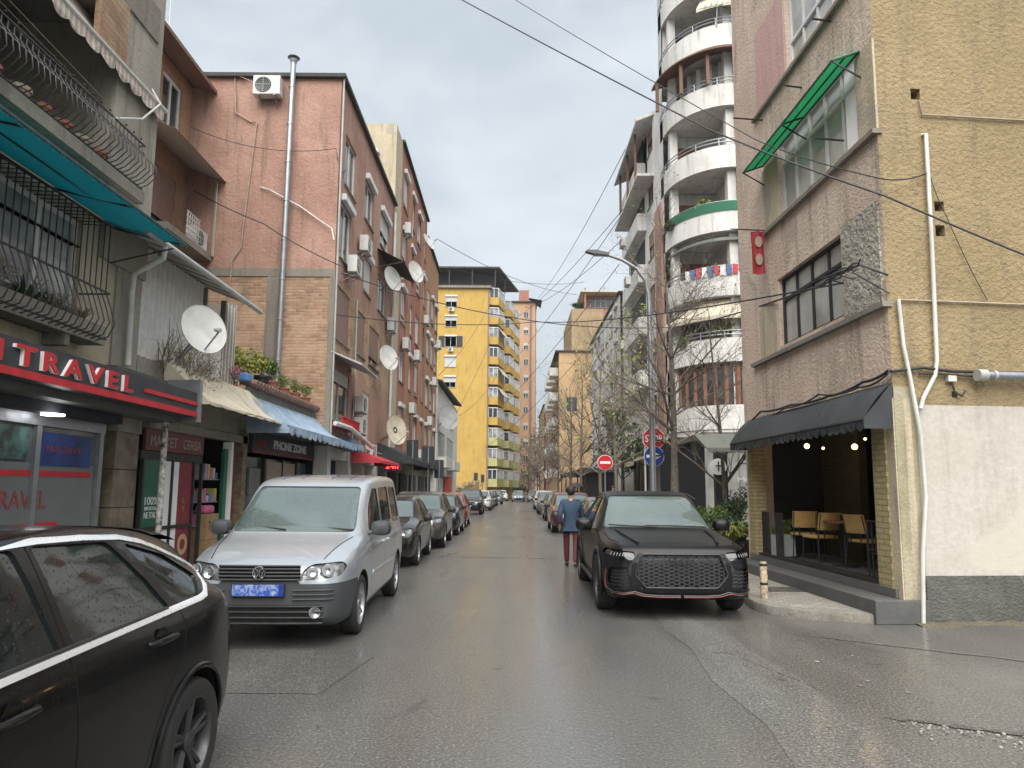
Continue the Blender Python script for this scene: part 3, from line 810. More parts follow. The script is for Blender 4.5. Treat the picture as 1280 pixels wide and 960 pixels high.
sf = thing('travel_agency', 'travel agency shop front with frosted window band and red stripes on the left', 'shop front', (-6.2, 7, .13))
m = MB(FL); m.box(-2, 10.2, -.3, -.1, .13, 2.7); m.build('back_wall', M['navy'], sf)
m = MB(FL)
for s in (4.0, 6.6, 8.7, 10.05): m.box(s, s+.09, -.06, .06, .13, 2.5)
m.box(4.0, 10.15, -.05, .07, 2.42, 2.56); m.box(4, 10.15, -.05, .05, .13, .5); m.build('window_frame', M['steel'], sf)
m = MB(FL); m.box(4, 10.15, -.06, .3, 2.56, 2.7); m.build('shutter_housing', M['navy'], sf)
m = MB(FL); m.quad((4.05, 0, .5), (10.05, 0, .5), (10.05, 0, 2.42), (4.05, 0, 2.42))
M['frost'] = plain('frosted_glass', (.15, .165, .16), .35, sc=1); 
M['shopglass'] = glassy('shop_glass', (.05, .06, .06), .05, 1.5)
m.build('window_pane', M['shopglass'], sf)
B(FL, 4.05, 10.03, .004, .008, .95, 1.95).build('frosted_film', M['frost'], sf)
for z in (1.78, 1.12): B(FL, 4.05, 9.95 if z > 1.5 else 9.3, .012, .016, z, z+.075).build('red_stripe', M['redpaint'], sf)
M['dimred'] = plain('dim_red_letters', (.3, .05, .06), .5)
text('TRAVEL', FL, 8.02, 1.38, .22, .012, 'dimred', sf, 1.02, .004)
M['sea'] = plain('deep_blue_poster', (.015, .05, .22), .4, .5, 2.2, emission=0) if False else plain('deep_blue_poster', (.015, .05, .22), .35, .5, 2.2)
po = B(FL, 8.8, 9.9, .012, .02, 1.92, 2.35); po = po.build('poster', M['sea'], sf)
text('MALDIVE', FL, 8.95, 2.1, .08, .022, 'dimred', po, .72, .004)
po = B(FL, 7.6, 8.6, .012, .02, 1.98, 2.38).build('poster', plain('foliage_poster', (.05, .1, .09), .35, .9, 5), sf)
m = MB(FL); m.lathe([(0, 0), (.13, 0), (.13, .02), (0, .02)], FL.P(8.6, .3, 2.53), n=18); e = NT('lamp_white'); e.out((.9, .9, .9), .5, Emission_Color=(1, 1, 1, 1), Emission_Strength=2.5); M['lampw'] = e.mat
m.build('ceiling_lamp', M['lampw'], sf)

# concrete pillar, graffiti pipe
pl = thing('pillar', 'square marble-clad pillar between the travel shop and the market', 'pillar', (-5.9, 10.75, .13))
m = MB(FL)
for k, z in enumerate((.13, .78, 1.35, 1.92)): m.box(10.35, 10.98, -.2, .12, z, z+(.64 if k == 0 else .56), .008)
m.build('stone_cladding', plain('brown_marble', (.17, .14, .1), .35, .4, 3), pl)
B(FL, 10.33, 11.0, -.22, .14, 2.48, 2.72).build('capital', M['concrete'], pl)
pp = tag(MB().tube([(-5.62, 11.25, .13), (-5.62, 11.25, 2.75)], .05, 12).build('downpipe', plain('graffitied_pipe', (.42, .4, .37), .6, .7, 14)), 'upright grey pipe with peeling stickers beside the market door', 'pipe')

# --- market under the bay
mk = thing('market_shop_front', 'small market front in green, white and red below the MARKET GERISA sign', 'shop front', (-6.1, 13, .13))
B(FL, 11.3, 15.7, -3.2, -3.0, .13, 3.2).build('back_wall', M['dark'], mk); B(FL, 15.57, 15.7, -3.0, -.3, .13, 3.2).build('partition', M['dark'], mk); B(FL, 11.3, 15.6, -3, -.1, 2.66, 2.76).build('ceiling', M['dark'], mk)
B(FL, 11.3, 13.55, -.06, .0, 2.1, 2.25).build('transom', M['black'], mk)
M['maroonp'] = plain('maroon_panel', (.13, .03, .035), .45)
B(FL, 11.35, 13.5, -.02, .03, 2.26, 2.62).build('sign_panel', M['maroonp'], mk)
text('MARKET', FL, 11.5, 2.34, .17, .031, 'clay', mk, .92, .008)
text('GERISA', FL, 12.65, 2.34, .17, .031, 'clay', mk, .72, .008)
for a, b, mt in ((11.4, 12.02, 'mgreen'), (12.02, 12.33, 'letterwhite'), (12.37, 12.62, 'letterwhite'), (12.62, 13.15, 'mred')):
    M.setdefault('mgreen', plain('market_green', (.015, .12, .07), .5)); M.setdefault('mred', plain('market_red', (.2, .025, .035), .5))
    B(FL, a, b, -.03, .0, .13, 2.1).build('colour_panel', M[mt], mk)
m = MB(FL)
for a in (11.33, 12.32, 13.15, 13.5): m.box(a, a+.05, -.03, .03, .13, 2.12)
m.box(11.38, 13.2, -.02, .025, .93, .99); m.build('door_frame', M['black'], mk)
text('100%', FL, 11.5, 1.36, .13, .003, 'letterwhite', mk, .42, .004)
text('IMPORTUAR', FL, 11.5, 1.27, .06, .003, 'letterwhite', mk, .42, .004)
text('NE ITALI', FL, 11.5, 1.14, .1, .003, 'letterwhite', mk, .4, .004)
M['gold'] = plain('faded_gold_print', (.45, .3, .15), .6)
for k, ch in enumerate('ITALY'):
    text(ch, FL, 12.82, 1.85-k*.16, .1, .003, ('clay' if k > 2 else 'dimred'), mk, .08, .004)
mm = MB(FL); mm.lathe([(.10, 0), (.19, 0), (.19, .006), (.10, .006)], FL.P(12.9, .002, .62), (1, 0, 0), 24); mm.build('round_emblem', M['gold'], mk)
# opening with goods
for a, b in ((13.55, 13.62), (15.05, 15.12)): pass
mm = MB(FL); mm.box(14.72, 14.84, -.1, .08, .13, 2.6); mm.build('white_post', M['letterwhite'], mk)
for a, b, mt in ((14.55, 14.72, 'mgreen'), (14.86, 15.1, 'mred')): B(FL, a, b, -.05, .02, .13, 2.45).build('colour_panel', M[mt], mk)
B(FL, 15.3, 15.55, -.3, .1, .13, 2.9).build('door_post', plain('aged_timber', (.2, .15, .1), .8, .3, 8), mk)
B(FL, 15.6, 15.68, -.1, .05, .13, 2.9).build('door_post', M['clay'], mk)
mm = MB(FL); mm.box(11.3, 15.6, -.05, .1, 2.62, 2.78); mm.build('roller_shutter_box', M['concrete'], mk)
rr = random.Random(11)
cb = plain('cardboard', (.3, .19, .1), .85)
for i, (s, d, z, h, lb) in enumerate([(13.95, -.1, .13, .5, 'lower brown cardboard box standing in the market doorway'), (13.95, -.1, .635, .5, 'cardboard box with printed writing stacked on another in the market doorway')]):
    t = thing('cardboard_box', lb, 'box', FL.P(s, d, z), 0, 'boxes in the market doorway')
    B(FL, s-.27, s+.27, d-.2, d+.2, z, z+h, .006).build('carton', cb, t)
    if i: text('Toys', FL, s-.2, z+.14, .22, d+.201, 'black', t, .4, .002)
rackm = [plain('pack_pink', (.5, .12, .25), .4), plain('pack_lilac', (.35, .28, .42), .4), plain('pack_white', (.5, .5, .48), .4), plain('pack_yellow', (.5, .4, .1), .4), plain('pack_blue', (.1, .18, .4), .4)]
for k in range(3):
    sh_ = thing('shelf_rack', ['lowest', 'middle', 'top'][k] + ' shelf of small packets inside the market doorway', 'shelf', FL.P(14, -.6, .9+k*.45), 0, 'shelves in the market')
    B(FL, 13.6, 14.5, -.35, -.05, .9+k*.45, .92+k*.45).build('board', M['steel'], sh_)
    for j in range(7):
        a = 13.62+j*.125; B(FL, a, a+.1, -.3, -.08, .92+k*.45, 1.02+k*.45+rr.uniform(0, .2)).build('packet', rackm[(j*2+k) % 5], sh_)
tag(MB(FL).box(13.75, 14.15, -.2, .05, 1.14, 1.3, .05).build('pink_bag', rackm[0]), 'pink plastic pack lying on the cardboard boxes', 'bag')

# --- corrugated bay above
by = thing('corrugated_bay', 'lean-to bay of grey corrugated sheets with a tin roof on the left', 'building extension', (-6.3, 13, 3.8))
m = MB(FL)
def corr(s0, s1, z0, z1, d, amp=.03, wl=.16):
    n = int((s1-s0)/wl*8); 
    m.grid(lambda u, v: (s0+(s1-s0)*u, d + amp*math.sin((s1-s0)*u/wl*6.283), z0+(z1-z0)*v), n, 1)
corr(10.95, 13.2, 3.75, 5.55, 0); corr(13.2, 14.1, 3.75, 4.7, 0); corr(14.1, 14.75, 3.75, 5.5, 0)
M['corr'] = striped('weathered_tin', (.78, .76, .72), (.3, .25, .2), 1, .16, .6)
m.build('corrugated_wall', M['corr'], by)
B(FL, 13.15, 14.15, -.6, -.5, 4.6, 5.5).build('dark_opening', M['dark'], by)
m = MB(FL); m.box(13.18, 13.24, -.05, .05, 4.7, 5.5); m.box(14.08, 14.14, -.05, .05, 4.7, 5.5); m.box(13.18, 14.14, -.05, .05, 4.66, 4.72); m.build('opening_frame', M['concrete'], by)
m = MB(FL); n = 60
m.grid(lambda u, v: (9.7+4.4*u, -.6+1.3*v, 5.86-.5*v+.02*math.sin(u*4.7/.13*6.283)), 260, 2); m.build('tin_roof', M['corr'], by)
m = MB(FL); m.tube([(9.6, .75, 5.30), (14.15, .75, 5.28)], .05, 10); m.build('gutter', M['greypvc'], by)
m = MB(FL); m.box(14.72, 14.8, -4, .0, 3.8, 5.6); m.build('end_wall', M['corr'], by)
tag(MB(FL).tube([(10.15, .75, 5.3), (10.18, .72, 5.1), (10.35, .2, 4.9), (10.4, .15, 4.6), (10.5, .12, 3.5)], .045, 10).build('drainpipe', M['acwhite']), 'white plastic drainpipe running down in front of the corrugated bay', 'pipe')
# terrace on top of the shops
tr = thing('roof_terrace', 'flat shop roof with a stained parapet between the tin bay and the pink block', 'terrace', (-8, 16, 2.7))
m = MB(FL); m.box(10.95, 20.75, -4, .02, 2.80, 3.74); m.box(11.55, 15.5, -4, .12, 3.2, 3.78); m.build('roof_slab', M['greyplaster'], tr)
m = MB(FL); m.box(15.5, 20.8, .0, .12, 3.7, 3.98); m.build('parapet', M['concrete'], tr)
m = MB(FL)
for k in range(26):
    s = 15.5+k*.2; m.tube([(s, -.1, 4.06), (s, .28, 3.95)], .09, 8)
m.build('tile_edging', M['tile'], tr)
# dry creeper mass behind the dish, plants on the terrace
rr = random.Random(21)
cr = thing('dry_creeper', 'tangle of bare dry stems behind the big white dish', 'plant', FL.P(12.3, .2, 3.75))
m = MB()
for k in range(150):
    s = rr.uniform(11.3, 13.4); p = FL.P(s, .15, 3.3+rr.uniform(0, .6)); d = Vector((rr.uniform(-.1, .4), rr.uniform(-.5, .5), rr.uniform(.1, .7)))
    m.tube([p, p + d*.5 + Vector((0, 0, .1)), p + d*rr.uniform(.7, 1.2) + Vector((0, 0, rr.uniform(-.35, .1)))], [.007, .005, .003], 4)
m.build('stems', M['dry'], cr)
mb = MB(); leaves(500, FL.P(12.5, .3, 3.75), (.3, 1.0, .45), .05, rr, mb, 0); mb.build('foliage', M['dry'], cr)
plant('shrub', 'large leafy green shrub on the terrace beside the brick wall', FL.P(15.6, -.3, 3.8), None, 'leafy', 1300, (.5, .65, .62), .1, 31, cat='shrub')
plant('potted_plant', 'bushy light green plant in a black bucket on the terrace', FL.P(16.6, -.05, 4.02), (.2, .3), 'leafy', 500, (.3, .35, .3), .08, 32, potmat='black')
plant('potted_plant', 'green plant in a terracotta pot right of the black bucket on the terrace', FL.P(17.3, -.05, 4.02), (.17, .28), 'leaf', 500, (.28, .3, .3), .08, 33)
plant('flowering_plant', 'pink flowering plant at the left end of the terrace', FL.P(14.6, .1, 3.9), None, 'leafr', 160, (.18, .25, .16), .05, 34, cat='plant')
for k in range(3):
    plant('planter_box', ['near clay trough of low green plants on the terrace edge', 'middle clay trough of low green plants on the terrace edge', 'far clay trough of low green plants next to the pink block'][k], FL.P(18.1+k*.95, .0, 4.04), (.16, .2), 'leaf', 300, (.25, .4, .2), .06, 35+k, group='planters on the terrace edge')
tag(B(FL, 15.2, 15.6, -.05, .15, 4.0, 4.18, .03).build('blue_crate', plain('blue_plastic', (.1, .25, .5), .5)), 'small blue plastic crate on the terrace beside the black bucket', 'crate')
dish((-4.95, 10.95, 4.18), (1, -.62, .2), .40, (-5.6, 11.5, 3.75), 'large white satellite dish in front of the corrugated bay')
dd = [(11.6, 3.3), (12.2, 3.2)]
# cream and blue awnings of the shops
awning('canvas_awning', 'cream canvas awning over the market entrance', FL, 11.52, 15.3, .15, 3.78, .95, 3.08, 'creamcloth', val=.06, scal=.5, sag=.10, ends=True)
ba = awning('tarpaulin_awning', 'sagging blue tarpaulin awning over the phone shop', FL, 15.2, 23.0, .15, 3.7, 1.12, 3.02, 'bluecloth', val=.22, scal=.45, sag=.14, ns=60, ends=True)
m = MB(FL)
for s in (16.2, 19, 22.6): m.tube([(s, .1, 3.1), (s, 1.1, 3.0)], .016)
m.tube([(15.2, 1.1, 3.0), (23, 1.1, 3.0)], .02); m.build('awning_frame', M['steel'], ba)
# phone shop
ph = thing('phone_shop_front', 'dark phone shop front with the white PHONE ZONE lettering', 'shop front', (-6, 17.5, .13))
B(FL, 15.8, 21.0, .0, .12, 2.45, 2.95).build('fascia', M['signblack'], ph)
B(FL, 15.8, 21.0, .121, .135, 2.45, 2.51).build('red_strip', M['mred'], ph)
text('PHONE ZONE', FL, 17.2, 2.6, .22, .121, 'letterwhite', ph, 2.7, .012, bold=.03)
text('mobile', FL, 16.1, 2.64, .12, .121, 'redpaint', ph, .5, .012)
B(FL, 15.7, 20.7, -.25, -.1, .13, 2.36).build('glazing', M['shopglass'], ph)
m = MB(FL)
for s in (15.75, 17.0, 18.3, 19.5): m.box(s, s+.07, -.1, 0, .13, 2.36)
m.box(15.75, 19.55, -.1, 0, .95, 1.02); m.build('frame', M['black'], ph)
B(FL, 17.2, 19.4, -.09, -.02, 1.85, 2.3).build('beige_panel', M['clay'], ph)
B(FL, 16.1, 16.8, -.09, -.03, 1.5, 2.1).build('poster', M['frost'], ph)
tag(MB(FL).box(21.1, 21.5, -.1, .25, .13, 3.1).build('white_column', M['white']), 'white painted column beside the phone shop', 'column')

# --- brick block set back behind the bay
FB = Fr(-10.2, 0, 90)
bb = thing('brick_building', 'set-back red brick building with a tiled eave behind the tin bay', 'building', (-13, 16, 0))
hb = [(18.95, 20.1, 12.15, 13.75), (18.8, 20.1, 9.0, 10.8)]
m = MB(FB); wall(m, 9, 20.8, 2.8, 14.2, hb, .2); m.build('wall', M['brick'], bb)
B(FB, 9, 20.8, -6, -.3, 0, 14.2).build('mass', M['brick'], bb)
window(bb, FB, *hb[0], fw=.1, cols=2); window(bb, FB, *hb[1], fmat='wood', gmat='glass', shut=.8, smat='brownshutter')
m = MB(FB); m.add([FB.P(9, .75, 14.05), FB.P(20.9, .75, 14.05), FB.P(20.9, -6, 16), FB.P(9, -6, 16), FB.P(9, .75, 14.17), FB.P(20.9, .75, 14.17), FB.P(20.9, -6, 16.2), FB.P(9, -6, 16.2)], [(0,1,2,3),(4,5,6,7),(0,1,5,4),(1,2,6,5),(3,0,4,7)])
m.build('roof', M['tile'], bb)
m = MB(FB); m.box(18.0, 20.75, .0, .9, 8.55, 8.75); m.build('balcony_floor', M['concrete'], bb)
m = MB(FB); m.quad((17.5, 0, 11.6), (20.8, 0, 11.6), (20.8, 1.2, 11.1), (17.5, 1.2, 11.1)); m.quad((17.5, 0, 11.63), (20.8, 0, 11.63), (20.8, 1.2, 11.13), (17.5, 1.2, 11.13)); m.bar((20.7, .95, 8.7), (20.7, .95, 11.1), .06); m.build('tin_canopy', M['corr'], bb)
m = MB(FB)
for k in range(6): m.bar((19.1+k*.14, .9, 8.8), (19.1+k*.14, .9, 9.5), .025)
for k in range(5): m.bar((19.05, .9, 8.85+k*.16), (19.9, .9, 8.85+k*.16), .025)
m.build('balcony_lattice', M['acwhite'], bb)
ac(FB, 20.25, 8.8, 'air conditioner on the balcony of the set-back brick building', gap=.5)
m = MB()
for a in (0, 2.09, 4.19):
    m.tube([(-10.6+.18*math.cos(a), 19.5+.18*math.sin(a), 14.5), (-10.6+.1*math.cos(a), 19.5+.1*math.sin(a), 19.5)], .015, 5)
for k in range(16):
    z = 14.6+k*.3
    for a, b in ((0, 2.09), (2.09, 4.19), (4.19, 0)):
        m.tube([(-10.6+.15*math.cos(a), 19.5+.15*math.sin(a), z), (-10.6+.15*math.cos(b), 19.5+.15*math.sin(b), z+.3)], .008, 4)
mt = thing('antenna_mast', 'lattice antenna mast above the roof of the brick building', 'antenna', (-10.6, 19.5, 14.4))
m.build('lattice', M['steel'], mt)
m = MB()
for k in range(5): m.tube([(-10.9-.3, 19.5, 16.9+k*.12), (-10.0, 19.5-.2, 16.95+k*.12)], .007, 4)
m.tube([(-10.6, 19.5, 16.6), (-10.6, 19.5, 17.8)], .012, 4); m.build('aerial', M['steel'], mt)
# --- pink block
FP = Fr(-5.5, 0, 90); FE = Fr(0, 20.8, 0)
pb = thing('apartment_block', 'pink plastered block with a bare brick lower gable and tall steel flue', 'building', (-8, 26, 0))
W4 = [(21.6, 23.1, 11.5, 13.2), (24.7, 26.2, 11.6, 13.1), (27.7, 29.6, 11.7, 13.1)]
W3 = [(21.3, 22.7, 8.95, 10.8), (24.9, 26.1, 8.9, 10.2), (27.6, 29.4, 8.9, 10.4)]
W2 = [(21.0, 23.0, 6.3, 8.0), (24.2, 25.5, 6.4, 7.95), (26.2, 28.2, 6.4, 7.9)]
W1 = [(21.0, 23.2, 3.75, 5.35), (25.4, 26.6, 3.4, 5.2)]
m = MB(FP); wall(m, 20.8, 30.8, 8.25, 14.6, W4+W3, .14); m.build('plaster_wall', M['pink'], pb); m = MB(FP); wall(m, 20.8, 30.8, 2.9, 5.5, W1, .14); m.build('plaster_wall', M['pink'], pb)
m = MB(FP); wall(m, 20.8, 30.8, 5.5, 8.25, W2, .14); m.build('brick_wall', M['brickold'], pb)
m = MB(FE); m.quad((-10.6, 0, 8.35), (-5.5, 0, 8.35), (-5.5, 0, 14.6), (-10.6, 0, 14.6)); m.build('gable_plaster', M['pink'], pb)
m = MB(FE); m.quad((-10.6, 0, 2.9), (-5.5, 0, 2.9), (-5.5, 0, 8.1), (-10.6, 0, 8.1)); m.build('gable_brick', M['brickold'], pb)
m = MB(FE); m.box(-10.6, -5.47, -.1, .03, 8.1, 8.35); m.box(-7.55, -7.15, -.1, .025, 2.9, 8.1); m.box(-5.62, -5.46, -.15, .035, 2.9, 8.1); m.build('concrete_band', M['concrete'], pb)
m = MB(); m.box(-11.5, -5.7, 21.0, 30.8, 2.8, 14.5); m.build('mass', M['pink2'], pb)
m = MB(); m.box(-10.7, -5.35, 20.65, 30.9, 14.6, 14.72); m.build('roof_edge', M['roofdark'], pb)
window(pb, FP, *W4[0], shut=0, box=False); window(pb, FP, *W4[1], box=True); window(pb, FP, *W4[2], shut=.55, box=True)
window(pb, FP, *W3[0], box=True); window(pb, FP, *W3[1], shut=.9, box=True); window(pb, FP, *W3[2], gmat='glass')
for q in W2: window(pb, FP, *q, shut=.98 if q[0] < 26 else .78, smat='brownshutter', fmat='greypvc', cols=2)
window(pb, FP, *W1[0], shut=.25, fmat='greypvc', cols=2, fw=.08); window(pb, FP, *W1[1], shut=.96, cols=2)
m = MB(FP)
for s in (23.6, 24.6): pass
m.tube([(23.75, .06, 2.9), (23.75, .06, 8.2)], .025); m.tube([(20.78, .08, 3.0), (20.78, .08, 14.6)], .03); m.build('cable_duct', M['greypvc'], pb)
m = MB(FP); m.add([FP.P(20.75, 0, 5.75), FP.P(23.5, 0, 5.75), FP.P(23.5, .95, 5.35), FP.P(20.75, .95, 5.35), FP.P(20.75, 0, 5.8), FP.P(23.5, 0, 5.8), FP.P(23.5, .95, 5.4), FP.P(20.75, .95, 5.4)], [(0,1,2,3),(4,5,6,7),(0,1,5,4),(1,2,6,5),(2,3,7,6),(3,0,4,7)]); m.build('window_canopy', M['greypvc'], pb)
m = MB(FP); m.box(20.9, 23.3, 0, .4, 3.5, 3.55); 
for k in range(24): m.box(20.9+k*.1, 20.93+k*.1, .37, .4, 3.55, 3.78)
m.box(20.9, 23.3, .36, .41, 3.78, 3.82); m.build('flower_box', M['redpaint'], pb)
m = MB(FP); m.add([FP.P(27.2, 0, 11.3), FP.P(30.3, 0, 11.3), FP.P(30.3, 1.1, 10.75), FP.P(27.2, 1.1, 10.75)], [(0,1,2,3)]); m.bar((27.2, 1.1, 10.74), (30.3, 1.1, 10.74), .04); m.bar((27.2, 0, 10.5), (27.2, 1.1, 10.74), .03); m.build('dark_canopy', M['roofdark'], pb)
tag(MB(FP).tube([(20.4, .3, 3.55), (21.5, .5, 3.5), (25, .5, 3.1)], .07).build('rolled_awning', M['acwhite']), 'rolled white awning tube under the flower box on the pink block', 'awning roll')
tag(MB(FP).tube([(30.6, .1, 2.9), (30.6, .1, 14.2)], .06).build('drainpipe', M['acwhite']), 'white drainpipe at the far edge of the pink block', 'pipe')
fl = thing('chimney_flue', 'tall round steel flue with a rain cap on the pink gable', 'flue', (-6.95, 20.6, 3.4))
m = MB(); m.tube([(-7.05, 20.6, 3.4), (-7.0, 20.6, 15.0)], .085, 14)
for k in range(9): m.lathe([(.086, -.03), (.1, -.02), (.1, .02), (.086, .03)], (-7.045+k*.004, 20.6, 4.2+k*1.25), n=14)
m.build('pipe', M['steel'], fl)
m = MB(); m.lathe([(0, .32), (.17, .22), (.19, .2), (.02, .2)], (-7.0, 20.6, 14.98), n=18); m.lathe([(.09, 0), (.13, .12), (.09, .14)], (-7, 20.6, 15.0), n=14); m.build('rain_cap', M['steel'], fl)
ac(FE, -7.75, 13.85, 'air conditioner high on the pink gable just below the roof edge', w=.85, h=.62)
tag(MB(FE).tube([(-8.0, .3, 14.2), (-8.9, .06, 14.7), (-8.8, .06, 13.4), (-8.3, .05, 13.1), (-8.12, .05, 13.1), (-8.35, .05, 9.9), (-8.4, .05, 9.0), (-8.65, .05, 8.6), (-8.7, .06, 7.0)], .022).build('drain_hose', M['clay']), 'thin hose looping down the pink gable from the roof', 'hose')
tag(MB(FE).tube([(-7.9, .05, 10.95), (-7.6, .1, 10.85), (-6.6, .1, 10.3), (-5.9, .1, 9.8), (-5.6, .15, 9.6), (-5.5, .2, 9.2)], .022).build('pale_hose', M['acwhite']), 'pale hose crossing the steel flue towards the corner of the pink block', 'hose')
ac(FP, 22.2, 8.6, 'air conditioner near the corner of the pink block under the first third-floor window', gap=.15)
ac(FP, 24.0, 9.95, 'white boxed air conditioner between two windows of the pink block', gap=.1)
ac(FP, 24.1, 4.25, 'upper of two stacked air conditioners beside the red flower box', gap=.1)
ac(FP, 24.1, 3.5, 'lower of two stacked air conditioners beside the red flower box', gap=.1)
ac(FP, 26.0, 2.7, 'air conditioner under the low white shutter of the pink block', gap=.1)
ac(FP, 29.7, 8.4, 'air conditioner beneath the dark canopy of the pink block')
dish((-4.9, 27.6, 10.15), (1, -.55, .2), .52, (-5.5, 28.2, 9.8), 'white dish below the dark canopy on the pink block')
dish((-4.85, 26.9, 6.75), (1, -.7, .2), .5, (-5.5, 27.3, 6.4), 'middle-height satellite dish on the pink block beside the white drainpipe')
dish((-4.75, 28.6, 4.05), (1, -.6, .15), .62, (-5.5, 29.2, 3.6), 'low cream satellite dish with a round dark logo above the black shop canopy', mat='creamcloth', logo=True)
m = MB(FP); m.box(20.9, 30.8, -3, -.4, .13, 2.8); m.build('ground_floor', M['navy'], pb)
m = MB(FP)
for s, w_ in ((20.75, .4), (23.4, .5), (25.6, .5), (28.2, .4), (30.4, .4)): m.box(s, s+w_, -.4, .02, .13, 2.9)
m.box(20.8, 30.8, -.4, -.05, 2.55, 2.9); m.parts('pillar', M['white'], pb)
ra = awning('shop_awning', 'small red shop awning hanging below the stacked air conditioners', FP, 23.6, 27.4, .05, 3.0, 1.1, 2.6, 'redcloth', val=.12, scal=.15, ends=True)
m = MB(FP); m.box(23.2, 28.0, .2, .3, 3.0, 3.04); m.build('board', M['clay'], ra)
bc = awning('shop_awning', 'long black shop awning beyond the red one on the left', FP, 28.3, 38.5, .05, 3.5, 1.5, 2.85, 'blackcloth', val=.25, scal=.5, ends=True)
ds = thing('digital_sign', 'small black digital sign with red lit characters under the black awning', 'sign', FP.P(28.6, .75, 2.35))
B(FP, 28.2, 28.3, .35, 1.05, 2.35, 2.75).build('case', M['black'], ds)
e = NT('red_led'); e.out((.5, .02, .02), .5, Emission_Color=(1, .04, .03, 1), Emission_Strength=1.6); M['led'] = e.mat
text('24h', Fr(-5.5+.42, 28.19, 0), 0, 2.44, .2, .0, 'led', ds, .5, .01)
tag(B(FP, 29.5, 30.9, .2, 1.3, .13, 1.5).build('hoarding', M['navy']), 'dark navy hoarding under the black awning', 'hoarding')

# --- generic distant slab block
def block(name, label, fr, s0, s1, zt, zb, wmat, rows, cols, ww, wh, depth=8, smat='shutter', seed=0, z0=3.9, fh=2.95, roof=True, gl='glass', shutp=.5, roofm='roofdark', pat=None):
    t = thing(name, label, 'building', fr.P((s0+s1)/2, -depth/2, zb)); rr = random.Random(seed)
    holes = []
    for j in range(rows):
        for c in cols:
            z = z0 + j*fh
            if z + wh < zt-.3: holes.append((c-ww/2, c+ww/2, z, z+wh))
    m = MB(fr); wall(m, s0, s1, zb, zt, holes, .15); m.build('wall', M[wmat], t)
    for h in holes:
        q = rr.random()
        window(t, fr, *h, shut=(rr.uniform(.55, .98) if q < shutp else 0), smat=smat, box=rr.random() < .5, gmat=gl if rr.random() < .7 else 'glassb')
    m = MB(fr); m.box(s0, s1, -depth, -.2, zb, zt-.02); m.build('mass', M[wmat], t)
    if roof: B(fr, s0-.1, s1+.1, -depth-.1, .15, zt, zt+.12).build('roof_edge', M[roofm], t)
    return t
b2 = block('apartment_block', 'tall red-brown block with a beige end wall, second beyond the pink one on the left', FP, 32.6, 42.8, 18.6, 2.9, 'redpl', 5, (34.0, 36.6, 39.2, 41.6), 1.3, 1.7, seed=4, shutp=.7)
m = MB(); m.box(-9.8, -5.48, 30.8, 32.65, 2.9, 18.6); m.build('end_wall', M['cream'], b2)
m = MB(FP)
for s, mt in ((35.2, 'orange'), (40.4, 'orange')): m.box(s, s+1.0, .0, .05, 3, 18.3)
m.parts('orange_strip', M['orange'], b2)
m = MB(); m.tube([(-6.4, 30.7, 8), (-6.4, 30.7, 17.2)], .07, 10); m.lathe([(0, .2), (.16, 0), (.16, -.1), (0, -.1)], (-6.4, 30.7, 17.2), n=12); m.build('downpipe', M['greypvc'], b2)
b3 = block('apartment_block', 'orange block standing in front of the yellow tower on the left', FP, 42.8, 50, 17.5, 2.9, 'orange', 5, (44.3, 46.6, 48.8), 1.3, 1.7, seed=9, shutp=.7)
for k, (s, z) in enumerate([(33.9, 9.1), (36.5, 6.2), (38.0, 9.3), (39.5, 3.9), (41.7, 12.2), (33.7, 14.9), (44.5, 6.3), (46.7, 9.2), (48.9, 12.2), (45.4, 3.6)]):
    ac(FP, s, z-.65, f'air conditioner on the {"red-brown" if s < 42.8 else "orange"} left block, ' + ['in its nearest window column at mid height', 'under a second-floor window by the first orange strip', 'midway between second and third window columns', 'lowest one near the black awning', 'high in the farthest window column', 'highest in the nearest window column', 'under the second floor window nearest the camera', 'in the middle window column', 'high in the farthest column', 'lowest one'][k])
dish((-4.8, 33.4, 12.3), (1, -.6, .2), .55, (-5.5, 33.8, 12), 'satellite dish at mid height on the near edge of the red-brown block')
dish((-4.8, 38.2, 15.6), (.8, -.3, .4), .5, (-5.5, 38.4, 15.2), 'high satellite dish near the top of the red-brown block')
m = MB(FP); m.box(31, 50, -2.5, -.3, .13, 2.9)
m.build('ground_floor', M['concrete'], b2)
for s in (32.5, 36, 39.5, 43.5, 47): B(FP, s, s+2.2, -.3, -.2, .3, 2.4).build('shop_opening', M['navy'], b2 if s < 42.8 else b3)

# --- white low house
FWh = Fr(-5.5, 0, 90)
wh = thing('low_house', 'low white house with a sloping roof line and barred verandas before the yellow tower', 'building', (-8, 58, 0))
m = MB(FWh); wall(m, 50.2, 70, 0, 9.4, [(52, 57, 4.0, 6.0), (59, 65, 4.0, 6.0), (60, 64, 7, 8.6)], .3); m.build('wall', M['white'], wh)
B(FWh, 50.2, 70, -6, -.4, 0, 9.3).build('mass', M['white'], wh)
m = MB(); m.box(-10, -5.4, 50.1, 50.25, 0, 9.4); m.build('end_wall', M['white'], wh)
m = MB(FWh); m.add([FWh.P(50, .4, 9.35), FWh.P(70.3, .4, 9.9), FWh.P(70.3, -6, 11), FWh.P(50, -6, 10.4), FWh.P(50, .4, 9.5), FWh.P(70.3, .4, 10.05), FWh.P(70.3, -6, 11.2), FWh.P(50, -6, 10.6)], [(0,1,2,3),(4,5,6,7),(0,1,5,4),(1,2,6,5),(3,0,4,7)]); m.build('roof', M['roofdark'], wh)
for a, b in ((52, 57), (59, 65)):
    window(wh, FWh, a, b, 4, 6, fmat='greypvc', cols=6, gmat='glass', d=-.05)
    B(FWh, a-.2, b+.2, 0, .7, 3.2, 4.0).build('balcony', M['white'], wh)
